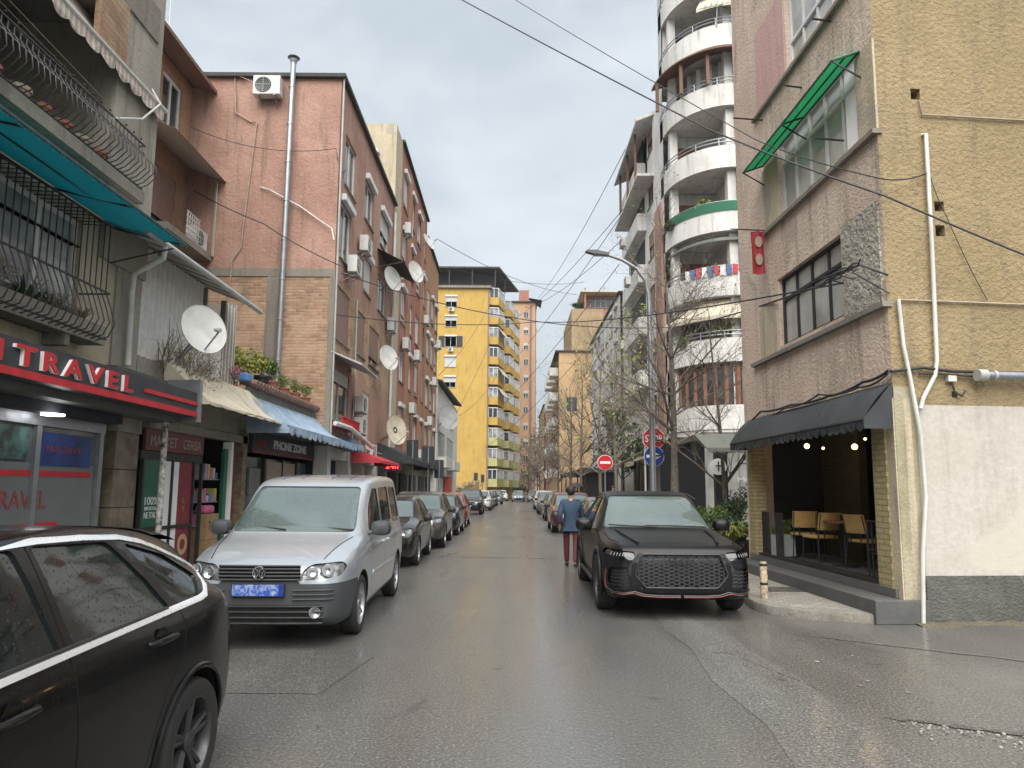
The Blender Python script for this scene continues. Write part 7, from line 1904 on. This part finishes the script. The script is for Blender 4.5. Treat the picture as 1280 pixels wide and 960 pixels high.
# ---- black sport utility car
def big_suv():
    L = 5.1; r = thing('matt_black_suv', 'wide matt black sport utility car with honeycomb grille facing the camera', 'car', (0, 0, 0)); H2 = L/2
    M['matt'] = paint('matt_black_wrap', (.006, .006, .007), .34, .05, .0, .03, (.1, .09, .08), spec=.3)
    M['satin'] = plain('satin_grey_trim', (.05, .05, .052), .35, metal=.5)
    M['satinblack'] = plain('satin_black_mesh', (.045, .045, .048), .3)
    M['pinkline'] = plain('thin_red_trim', (.30, .09, .09), .4)
    sp = dict(L=L, R=.385, tw=.27, wheels=(.93, 4.0), style='dbl', spokes=7, rim='darkrim', fb=.05, rb=.05, N=90, inset=-.005,
        top=[(0, .82), (.05, .9), (.15, .955), (.5, 1.0), (1.2, 1.06), (1.45, 1.09), (1.62, 1.15), (2.0, 1.38), (2.35, 1.56), (2.6, 1.62), (3.1, 1.65), (3.7, 1.62), (4.3, 1.5), (4.7, 1.28), (4.95, 1.12), (5.05, 1.04), (5.1, .95)],
        belt=[(0, .74), (.3, .88), (1.2, .97), (1.7, 1.0), (3, 1.03), (4.6, 1.08), (5.1, .9)],
        bot=[(0, .30), (.3, .23), (4.7, .25), (5.1, .42)],
        w=[(0, .80), (.06, .86), (.2, .93), (.5, .98), (.93, 1.0), (1.6, .975), (3.2, .975), (4.0, 1.0), (4.6, .96), (5.0, .88), (5.1, .82)],
        wr=[(0, .74), (.5, .80), (1.3, .80), (1.7, .79), (2.3, .72), (3, .69), (4.3, .66), (5.1, .66)])
    side = [('x', rnd_poly([(1.9, 1.06), (2.75, 1.065), (2.72, 1.545), (2.5, 1.53), (2.2, 1.37)], .03), -1.4, 1.4, 1), ('x', rnd_poly([(2.83, 1.07), (3.7, 1.09), (3.62, 1.52), (2.81, 1.55)], .03), -1.4, 1.4, 1), ('x', rnd_poly([(3.78, 1.10), (4.4, 1.14), (4.1, 1.42), (3.7, 1.51)], .04), -1.4, 1.4, 1)]
    wind = [('y', rnd_poly([(-.83, 1.105), (.83, 1.105), (.625, 1.575), (-.625, 1.575)], .05), 1.35, 2.55, 2), ('y', rnd_poly([(-.6, 1.15), (.6, 1.15), (.5, 1.5), (-.5, 1.5)], .05), 4.2, 5.2, 2)]
    grille_poly = [(-.46, .42), (.46, .42), (.60, .58), (.50, .845), (-.50, .845), (-.60, .58)]
    gr = [('y', rnd_poly(grille_poly, .03), -.1, .45, 3)]
    hl = [('y', rnd_poly([(s*.58, .80), (s*.60, .865), (s*.92, .895), (s*.96, .83), (s*.80, .77), (s*.63, .765)][::s], .015), -.1, .62, 4) for s in (-1, 1)]
    inl = [('y', rnd_poly([(s*.64, .42), (s*.66, .56), (s*.63, .68), (s*.90, .66), (s*.93, .50), (s*.86, .38)][::s], .03), -.1, .55, 3) for s in (-1, 1)]
    gaps = [('x', line_poly([(2.79, .35), (2.79, 1.58)], .009), -1.4, 1.4, 5), ('x', line_poly([(1.62, .38), (1.6, .8), (1.8, 1.05)], .009), -1.4, 1.4, 5), ('x', line_poly([(1.65, .36), (3.55, .38)], .009), -1.4, 1.4, 5), ('x', line_poly([(3.5, .4), (3.62, .75), (3.78, 1.0), (3.76, 1.1)], .009), -1.4, 1.4, 5)]
    hood = [('z', line_poly([(s*.76, .25), (s*.84, .6), (s*.84, 1.35)][::s], .012), .8, 1.3, 5) for s in (-1, 1)]
    sp['groups'] = [(.012, side + wind), (.06, gr), (.02, hl), (.05, inl), (.006, gaps), (.007, hood)]
    sp['grille'] = 1
    sp['doors'] = [[(1.63, .37), (2.785, .37), (2.785, 1.57), (2.5, 1.56), (1.82, 1.05), (1.61, .8)], [(2.795, .37), (3.5, .39), (3.61, .75), (3.77, 1.0), (3.75, 1.1), (3.65, 1.56), (2.795, 1.57)]]
    build_car(sp, r, mats_for(M['matt'], 'lampdark'))
    Wc = curve(sp['w'])
    def nose(x):
        if abs(x) <= .80: return -H2 - .045*max(0, 1-(abs(x)/.80)**2)**.5
        for k in range(80):
            t = k*.006
            if Wc(t) >= abs(x): return -H2 + t
        return -H2+.5
    # honeycomb mesh
    G = grille_poly; m = MB(); a = .043
    for i in range(-24, 25):
        for j in range(0, 17):
            x = i*a*1.5; z = .42+j*a*math.sqrt(3)*.62 + (a*.53 if i % 2 else 0)
            V = [(x+a*math.cos(k*math.pi/3), z+a*.62*math.sin(k*math.pi/3)) for k in range(6)]
            for k in range(3):
                p, q = V[k], V[k+1]
                if inpoly(p, G) and inpoly(q, G): m.bar((p[0], nose(p[0])+.005, p[1]), (q[0], nose(q[0])+.005, q[1]), .010, .012)
    m.build('honeycomb', M['satinblack'], r)
    def outline(P, mat, rad, nm, off=-.012):
        P = rnd_poly(P, .04, 5); Q = []
        for i in range(len(P)):
            p, q = P[i], P[(i+1) % len(P)]; n = max(1, int((Vector(p)-Vector(q)).length/.08))
            for k in range(n): Q.append((p[0]+(q[0]-p[0])*k/n, p[1]+(q[1]-p[1])*k/n))
        Q.append(Q[0]); return MB().tube([(x, nose(x)+off, z) for x, z in Q], rad, 8).build(nm, M[mat], r)
    outline(grille_poly, 'satin', .014, 'grille_frame')
    for s in (-1, 1):
        P = [(s*.50, .86), (s*.64, .70), (s*.63, .58), (s*.50, .40)]
        m = MB(); m.smooth = True; m.add([(x, nose(x)-.012-d, z) for x, z in P for d in (0,)] + [(x+s*.045, nose(x+s*.045)-.006, z) for x, z in P], [(i, i+1, 5+i, 4+i) for i in range(3)]); m.build('grille_blade', M['satin'], r)
        m = MB()
        for k in range(8):
            x = s*(.64+k*.034); m.bar((x, nose(x)+.008, .84+.003*k), (x+s*.014, nose(x)+.008, .80+.003*k), .008)
        m.build('daylight_bar', M['chrome'], r)
        m = MB()
        for k in range(5):
            z = .44+k*.045; m.tube([(s*(.66+j*.045), nose(.66+j*.045)+.02, z+(.008 if j % 2 else -.008)) for j in range(6)], .005, 5)
        m.build('inlet_mesh', M['black'], r)
        P = [(s*.52, .345), (s*.68, .36), (s*.90, .40)] ; Q = []
        m = MB(); m.tube([(x, nose(x)-.012, z) for x, z in [(s*.02, .318), (s*.3, .318), (s*.48, .33), (s*.60, .365), (s*.72, .345), (s*.86, .35), (s*.93, .38)]], .013, 8); m.build('lower_lip', M['satin'], r)
        m = MB(); m.tube([(x, nose(x)-.02, z) for x, z in [(s*.02, .302), (s*.3, .302), (s*.50, .314), (s*.62, .348), (s*.74, .33), (s*.88, .335), (s*.945, .40), (s*.95, .5), (s*.94, .62)]], .005, 6); m.build('red_trim_line', M['pinkline'], r)
        mirror(r, .93, 1.95-H2, 1.12, s, M['matt'], 1.15)
        for t, z in ((2.6, .98), (3.4, 1.0)): MB().tube([(s*.955, t-H2-.1, z), (s*.99, t-H2-.07, z), (s*.99, t-H2+.07, z), (s*.955, t-H2+.1, z)], .014, 8).build('door_handle', M['satin'], r)
        for tw in sp['wheels']:
            m = MB(); m.tube([(s*(.985), tw-H2+.46*math.cos(a_), .385+.46*math.sin(a_)) for a_ in [R(-18+216*k/26) for k in range(27)]], .03, 8); m.build('arch_trim', M['matt'], r)
        m = MB(); m.tube([(s*.99, 1.5-H2, .33), (s*1.0, 3.45-H2, .34)], .03, 8); m.build('side_skirt', M['black'], r)
        m = MB(); m.tube([(s*.73, 2.15-H2, 1.52), (s*.70, 2.6-H2, 1.6), (s*.68, 3.4-H2, 1.62), (s*.66, 4.2-H2, 1.5)], .012, 8); m.build('roof_rail', M['satin'], r)
        m = MB(); m.tube([(s*.52, -H2+.12, .975), (s*.60, -H2+.6, 1.03), (s*.66, -H2+1.3, 1.085)], .014, 8); m.build('bonnet_crease', M['matt'], r)
    m = MB()
    for k in range(4): m.lathe([(.036, 0), (.04, .008), (.047, .008), (.05, 0)], (-.111+k*.074, nose(0)-.022, .77), (0, -1, 0), 24)
    m.build('ring_emblem', M['satin'], r)
    text('RS', Fr(0, nose(0)-.02, 0), .32, .76, .035, 0, 'satin', r, .07, .006)
    m = MB(); m.lathe([(.15, 0), (.165, .01), (.18, 0), (.165, -.01), (.15, 0)], (.38, 2.2-H2, 1.2), (0, -1, .5), 24); 
    m = MB(); m.tube([(.72, -H2+1.47, 1.12), (.2, -H2+1.52, 1.13), (-.2, -H2+1.52, 1.13)], .011, 6); m.tube([(-.02, -H2+1.45, 1.11), (-.4, -H2+1.5, 1.125), (-.74, -H2+1.56, 1.14)], .011, 6); m.build('wiper', M['black'], r)
    return r

# ---- generic parked cars
def small_hatch(name, label, pm, **k):
    L = k.get('L', 3.95); r = thing(name, label, 'car', (0, 0, 0)); H2 = L/2; h = k.get('h', 0)
    sp = dict(L=L, R=.30, tw=.19, wheels=(.8, L-.68), spokes=9, fb=.07, rb=.05, N=60,
        top=[(0, .62), (.08, .74), (.4, .88), (.95, .985), (1.1, 1.03), (1.5, 1.25+h*.6), (1.85, 1.42+h), (2.2, 1.48+h), (2.8, 1.47+h), (3.4, 1.40+h), (3.65, 1.28+h), (3.85, .98), (L, .8)],
        belt=[(0, .55), (.4, .80), (1.0, .91), (2.2, .95), (3.5, 1.0), (L, .72)],
        bot=[(0, .27), (.3, .19), (3.6, .2), (L, .35)],
        w=[(0, .58), (.08, .68), (.25, .77), (.6, .83), (1.1, .845), (3.2, .85), (3.7, .8), (L, .66)],
        wr=[(0, .5), (1.0, .64), (1.5, .63), (2, .61), (3.2, .60), (L, .55)])
    side = [('x', rnd_poly([(1.5, .98), (2.32, .985), (2.3, 1.40+h), (2.05, 1.39+h), (1.75, 1.24+h*.6)], .03), -1.4, 1.4, 1), ('x', rnd_poly([(2.42, .99), (3.3, 1.03), (3.2, 1.33+h), (2.40, 1.40+h)], .05), -1.4, 1.4, 1)]
    wind = [('y', rnd_poly([(-.66, 1.03), (.66, 1.03), (.54, 1.39+h), (-.54, 1.39+h)], .05), .85, 1.95, 2), ('y', rnd_poly([(-.52, 1.05), (.52, 1.05), (.45, 1.34+h), (-.45, 1.34+h)], .05), 3.3, 4.1, 2)]
    hl = [('y', rnd_poly([(s*.36, .64), (s*.42, .74), (s*.70, .83), (s*.76, .76), (s*.70, .64)][::s], .04), -.1, .6, 4) for s in (-1, 1)]
    gr = [('y', rnd_poly([(-.5, .30), (.5, .30), (.42, .46), (-.42, .46)], .03), -.1, .3, 3), ('y', rnd_poly([(-.3, .62), (.3, .62), (.3, .70), (-.3, .70)], .02), -.1, .3, 3)]
    gaps = [('x', line_poly([(2.37, .3), (2.36, 1.42+h)], .01), -1.4, 1.4, 5), ('x', line_poly([(1.3, .3), (1.3, .7), (1.45, .97)], .01), -1.4, 1.4, 5), ('x', line_poly([(1.3, .28), (3.0, .29)], .01), -1.4, 1.4, 5)]
    sp['groups'] = [(.012, side + wind), (.02, hl), (.04, gr), (.006, gaps)]; sp['grille'] = 1
    if k.get('suv'): sp['R'] = .34; sp['gapw'] = .06
    build_car(sp, r, mats_for(pm))
    for s in (-1, 1):
        mirror(r, .82, 1.55-H2, .99, s, M['black'], .85)
        MB().lathe([(0, 0), (.03, .004), (.045, 0)], (s*.52, -H2-.02, .37), (0, -1, 0), 14).build('fog_lamp', M['lamp'], r)
        MB().lathe([(0, -.02), (.045, 0), (.055, .01)], (s*.57, -H2+.085, .73), (s*.3, -1, .3), 16).build('reflector', M['chrome'], r)
        MB().tube([(s*.835, 2.2-H2-.08, .88), (s*.865, 2.2-H2, .88), (s*.835, 2.2-H2+.08, .88)], .013, 6).build('door_handle', M['black'], r)
    plate(r, -H2-.085, .49, .5, .1, 'plategrey')
    m = MB(); m.tube([(-.06, -H2-.075, .66), (.06, -H2-.075, .66)], .035, 10); m.build('badge', M['chrome'], r)
    return r
def suv_mid(name, label, pm):
    L = 4.4; r = thing(name, label, 'car', (0, 0, 0)); H2 = L/2
    sp = dict(L=L, R=.35, tw=.22, wheels=(.85, L-.8), spokes=5, fb=.05, rb=.05, N=60,
        top=[(0, .72), (.08, .86), (.4, .99), (1.0, 1.08), (1.2, 1.12), (1.6, 1.38), (1.95, 1.58), (2.3, 1.65), (3.2, 1.65), (3.9, 1.58), (4.15, 1.4), (4.32, 1.05), (L, .9)],
        belt=[(0, .62), (.4, .90), (1.1, 1.0), (2.2, 1.03), (4.0, 1.08), (L, .82)],
        bot=[(0, .32), (.3, .26), (4.0, .28), (L, .4)],
        w=[(0, .7), (.08, .78), (.25, .85), (.6, .9), (1.1, .91), (3.6, .91), (4.2, .86), (L, .76)],
        wr=[(0, .6), (1.0, .72), (1.6, .70), (2.1, .67), (3.6, .66), (L, .6)])
    side = [('x', rnd_poly([(1.6, 1.07), (2.45, 1.075), (2.43, 1.56), (2.15, 1.56), (1.9, 1.36)], .03), -1.4, 1.4, 1), ('x', rnd_poly([(2.55, 1.08), (3.3, 1.1), (3.25, 1.57), (2.53, 1.57)], .04), -1.4, 1.4, 1), ('x', rnd_poly([(3.4, 1.1), (3.95, 1.14), (3.8, 1.52), (3.38, 1.56)], .05), -1.4, 1.4, 1)]
    wind = [('y', rnd_poly([(-.72, 1.12), (.72, 1.12), (.6, 1.55), (-.6, 1.55)], .05), .95, 2.1, 2), ('y', rnd_poly([(-.6, 1.15), (.6, 1.15), (.52, 1.5), (-.52, 1.5)], .05), 3.9, 4.5, 2)]
    hl = [('y', rnd_poly([(s*.46, .76), (s*.5, .84), (s*.80, .92), (s*.86, .85), (s*.80, .76)][::s], .03), -.1, .55, 4) for s in (-1, 1)]
    gr = [('y', rnd_poly([(-.42, .62), (.42, .62), (.44, .82), (-.44, .82)], .03), -.1, .3, 3), ('y', rnd_poly([(-.6, .36), (.6, .36), (.5, .5), (-.5, .5)], .03), -.1, .3, 3)]
    gaps = [('x', line_poly([(2.5, .36), (2.49, 1.58)], .01), -1.4, 1.4, 5), ('x', line_poly([(1.4, .36), (1.4, .8), (1.56, 1.06)], .01), -1.4, 1.4, 5)]
    sp['groups'] = [(.012, side + wind), (.02, hl), (.04, gr), (.006, gaps)]; sp['grille'] = 1
    build_car(sp, r, mats_for(pm))
    for s in (-1, 1): mirror(r, .88, 1.68-H2, 1.09, s, M['black'], 1)
    plate(r, -H2-.07, .53, .5, .1, 'letterwhite')
    return r
def place(o, x, yfront, rz, L, scl=(1, 1, 1)):
    """put the car with its nose at yfront"""
    c = Vector((0, L/2*scl[1])); o.location = (x - math.sin(rz)*c.y, yfront + c.y*math.cos(rz), 0); o.rotation_euler = (0, 0, rz); o.scale = scl
def repaint(o, pm, old):
    def rec(q):
        if q.type == 'MESH':
            for i, sl_ in enumerate(q.material_slots):
                if sl_.material == old: sl_.link = 'OBJECT'; sl_.material = pm
        for c in CH.get(q, []): rec(c)
    rec(o)
P_ = {k: paint(k, c, r_, .7, mt, d) for k, c, r_, mt, d in (('black_paint', (.007, .007, .008), .2, .0, .1), ('bronze_paint', (.09, .08, .07), .25, .6, .15), ('red_paint', (.36, .015, .015), .22, .2, .1), ('white_paint', (.6, .6, .58), .25, 0, .1), ('maroon_paint', (.10, .018, .024), .22, .3, .15), ('grey_paint', (.28, .29, .30), .25, .6, .12), ('taupe_paint', (.16, .13, .11), .25, .5, .12), ('beige_paint', (.38, .36, .31), .25, .5, .1), ('blue_paint', (.22, .27, .34), .25, .5, .1))}
va = van(); place(va, -2.60, 7.42, R(1.2), 4.6, (1, 1, 1.025))
hn = hatch_near(); place(hn, -2.59, .40, R(0), 4.36)
bs_ = big_suv(); place(bs_, 2.20, 9.2, R(-1.0), 5.1)
h1 = small_hatch('parked_hatchback', 'small black hatchback parked directly behind the silver van', P_['black_paint']); place(h1, -2.83, 14.7, R(1), 3.95)
tag(h1, group='cars parked along the street')
s1 = suv_mid('parked_suv', 'glossy black sport utility car beyond the red hatchback on the left', P_['black_paint']); place(s1, -2.75, 44.6, R(0), 4.4)
tag(s1, group='cars parked along the street')
def more(src, pm, label, x, yf, L, rz=0, scl=(1, 1, 1)):
    o = copy_tree(src); o['label'] = label; repaint(o, pm, P_['black_paint']); place(o, x, yf, R(rz), L, scl); return o
more(s1, P_['bronze_paint'], 'dark bronze car parked second behind the silver van', -2.75, 19.3, 4.4, 1, (1, 1, .95))
more(h1, P_['black_paint'], 'black hatchback between the bronze car and the red hatchback', -2.7, 24.6, 3.95)
more(h1, P_['red_paint'], 'bright red hatchback parked on the left side of the road', -2.75, 29.6, 3.95)
more(s1, P_['white_paint'], 'white car parked just beyond the glossy black sport utility car', -2.45, 53.0, 4.4, -1, (1, 1, .93))
more(h1, P_['beige_paint'], 'beige hatchback beyond the white car on the left', -2.35, 60.5, 3.95, -1)
more(h1, P_['black_paint'], 'distant dark hatchback parked beyond the beige one on the left', -2.2, 67, 3.95, -1)
more(s1, P_['grey_paint'], 'distant grey car next to last in the left row', -1.9, 75, 4.4, -1, (1, 1, .93))
more(h1, P_['blue_paint'], 'pale blue car facing the camera where the street bends', .9, 90, 3.95)
more(h1, P_['white_paint'], 'far white hatchback beside the pale blue car where the street bends', -1.2, 93, 3.95, 5)
more(h1, P_['grey_paint'], 'far grey hatchback between the rows at the end of the street', 2.9, 88, 3.95)
more(h1, P_['taupe_paint'], 'taupe hatchback parked behind the wide matt black sport utility car', 2.5, 15.9, 3.95, -1)
more(s1, P_['maroon_paint'], 'maroon car parked on the right beyond the walking person', 2.45, 26.5, 4.4, 0, (1, 1, .93))
more(h1, P_['black_paint'], 'black hatchback parked just beyond the maroon car on the right', 2.6, 36.5, 3.95)
more(h1, P_['grey_paint'], 'silver-grey hatchback third in the right-hand row', 2.6, 46.0, 3.95)
more(s1, P_['white_paint'], 'white car farthest in the right-hand row', 2.75, 56, 4.4, 0, (1, 1, .93))
more(h1, P_['grey_paint'], 'silver hatchback parked on the pavement behind the no-entry sign', 5.6, 33.5, 3.95, -25)

# ---------------------------------------------------------------- PEOPLE
def skinned(joints, edges, rad, sub=2):
    me = bpy.data.meshes.new('sk'); me.from_pydata([Vector(j) for j in joints], edges, []); o = bpy.data.objects.new('sk', me); COL.objects.link(o)
    o.modifiers.new('skin', 'SKIN')
    for i, v in enumerate(me.skin_vertices[0].data): v.radius = rad[i] if isinstance(rad[i], tuple) else (rad[i], rad[i]); v.use_root = (i == 0)
    s = o.modifiers.new('s', 'SUBSURF'); s.levels = sub; s.render_levels = sub
    dg = bpy.context.evaluated_depsgraph_get(); m2 = bpy.data.meshes.new_from_object(o.evaluated_get(dg))
    V = [v.co.copy() for v in m2.vertices]; F = [tuple(p.vertices) for p in m2.polygons]; bpy.data.objects.remove(o); bpy.data.meshes.remove(m2)
    return V, F
def person(label, loc, rz, top, legs, stride=.22, umbrella=False, h=1.7):
    t = thing('person', label, 'person', (0, 0, 0)); k = h/1.75
    def S(p): return (p[0]*k, p[1]*k, p[2]*k)
    st = stride
    J = [(0, 0, .95), (0, 0, 1.12), (0, .0, 1.32), (0, 0, 1.46), (0, -.01, 1.54), (0, -.02, 1.62), (0, -.02, 1.70),
         (.10, 0, .92), (.11, -st*.55, .50), (.11, -st, .09), (.11, -st-.14, .04),
         (-.10, 0, .92), (-.11, st*.25, .50), (-.11, st*.95, .11), (-.11, st*.95-.13, .04),
         (.19, 0, 1.42), (.24, .06+st*.3, 1.16), (.25, -.02+st*.3, .93), (.25, -.06+st*.3, .86),
         (-.19, 0, 1.42), (-.24, -.02-st*.3, 1.16), (-.25, -.13-st*.35, .95), (-.25, -.18-st*.35, .88)]
    if umbrella: J[16] = (.25, -.04, 1.18); J[17] = (.20, -.22, 1.28); J[18] = (.18, -.27, 1.34)
    E = [(0, 1), (1, 2), (2, 3), (3, 4), (4, 5), (5, 6), (0, 7), (7, 8), (8, 9), (9, 10), (0, 11), (11, 12), (12, 13), (13, 14), (2, 15), (15, 16), (16, 17), (17, 18), (2, 19), (19, 20), (20, 21), (21, 22)]
    rad = [(.11, .09), (.12, .09), (.15, .10), (.06, .06), (.052, .055), (.085, .10), (.065, .08), (.075, .085), (.055, .06), (.04, .045), (.04, .03), (.075, .085), (.055, .06), (.04, .045), (.04, .03), .055, .042, .032, .028, .055, .042, .032, .028]
    V, F = skinned([S(j) for j in J], E, [(a*k if not isinstance(a, tuple) else (a[0]*k, a[1]*k)) for a in rad])
    b = MB()
    b.add(V, F, smooth=True); b.build('body', M['skin'], t)
    # fingers: five short tapered chains on each hand, joined to the hand mesh part
    for hnd in (18, 22):
        m = MB(); c = Vector(S(J[hnd]))
        for q in range(4): m.tube([c + Vector((0, (q-1.5)*.018, 0)), c + Vector((0, (q-1.5)*.019-.006, -.045)), c + Vector((.004, (q-1.5)*.018-.016, -.075+abs(q-1.2)*.006))], [.010, .009, .006], 6)
        m.tube([c + Vector((0, -.03, .02)), c + Vector((0, -.05, -.01)), c + Vector((0, -.055, -.035))], [.011, .009, .007], 6); m.build('fingers', M['skin'], t)
    # jacket
    Jj = [J[0], J[1], J[2], J[3], (0, 0, .80), J[15], J[16], J[17], J[19], J[20], J[21]]
    V, F = skinned([S(j) for j in Jj], [(0, 1), (1, 2), (2, 3), (0, 4), (2, 5), (5, 6), (6, 7), (2, 8), (8, 9), (9, 10)], [(.18*k, .145*k), (.175*k, .135*k), (.20*k, .14*k), (.085*k, .085*k), (.20*k, .17*k), .085*k, .07*k, .055*k, .085*k, .07*k, .055*k])
    MB().add(V, F, smooth=True).build('jacket', M[top], t)
    Jl = [(0, 0, .93), J[7], J[8], J[9], J[11], J[12], J[13]]
    V, F = skinned([S(j) for j in Jl], [(0, 1), (1, 2), (2, 3), (0, 4), (4, 5), (5, 6)], [(.10*k, .09*k), .085*k, .075*k, .06*k, .085*k, .075*k, .06*k]); MB().add(V, F, smooth=True).build('trousers', M[legs], t)
    for a, b_ in ((9, 10), (13, 14)):
        p, q = Vector(S(J[a])), Vector(S(J[b_])); V, F = skinned([p + Vector((0, .03, -.04)), (p+q)/2 + Vector((0, 0, -.01)), q + Vector((0, -.03, .0))], [(0, 1), (1, 2)], [.052, .05, .042]); MB().add(V, F, smooth=True).build('shoe', M['black'], t)
    hc = Vector(S((0, .0, 1.665)))
    MB().ball(hc + Vector((0, .015, .02)), .108*k, 9, (.92, 1.05, 1.05)).build('hair', M['hair'], t)
    fz = Vector(S((0, -.115, 1.615))); m = MB(); m.ball(fz, .014, 5, (.8, 1.1, 1.3)); m.build('nose', M['skin'], t)
    m = MB(); m.ball(fz + Vector((.033, .012, .035)), .009, 4); m.ball(fz + Vector((-.033, .012, .035)), .009, 4); m.build('eyes', M['black'], t)
    t.location = loc; t.rotation_euler.z = rz
    if umbrella:
        u = thing('umbrella', 'dark open umbrella held by the distant pedestrian on the right', 'umbrella', (loc[0]+.1, loc[1]-.3, 0)); m = MB(); c = Vector((loc[0]+.1, loc[1]-.3, 2.05)); 
        m.lathe([(0, .0)] + [(.52*math.sin(a), -.52*.62*(1-math.cos(a))) for a in [i*.16 for i in range(1, 9)]], c, n=8, smooth=False); m.build('canopy', M['blackcloth'], u)
        m = MB(); m.tube([c + Vector((0, 0, .05)), c + Vector((0, 0, -.85))], .008); m.build('shaft', M['steel'], u)
    return t
person('person in a dark blue jacket and maroon trousers walking beside the matt black car', (1.30, 15.3, 0), R(172), 'cloth_blue', 'cloth_red')
person('distant pedestrian in black under a dark umbrella on the right', (3.95, 44, .12), R(0), 'blackcloth', 'black', umbrella=True)
person('distant pedestrian in black standing by the right-hand tree trunks', (5.2, 36, .12), R(20), 'black', 'black', stride=.05)
for o in SC.objects:
    if o.name.startswith('parked_') and o.parent is None: o['group'] = 'cars parked along the street'
bpy.context.view_layer.update()
# ---------------------------------------------------------------- air
hz = MB().box(-2900, 3500, -20, 3700, -1.2, 420).build('haze', NT('haze_air').mat, origin=(0, 0, 0)); tag(hz, kind='stuff')
t_ = hz.data.materials[0].node_tree; t_.nodes.remove(t_.nodes['Principled BSDF'])
pv = t_.nodes.new('ShaderNodeVolumePrincipled'); pv.inputs['Density'].default_value = .00035; pv.inputs['Color'].default_value = (.8, .88, .95, 1); pv.inputs['Anisotropy'].default_value = .2
t_.links.new(pv.outputs[0], t_.nodes['Material Output'].inputs['Volume'])
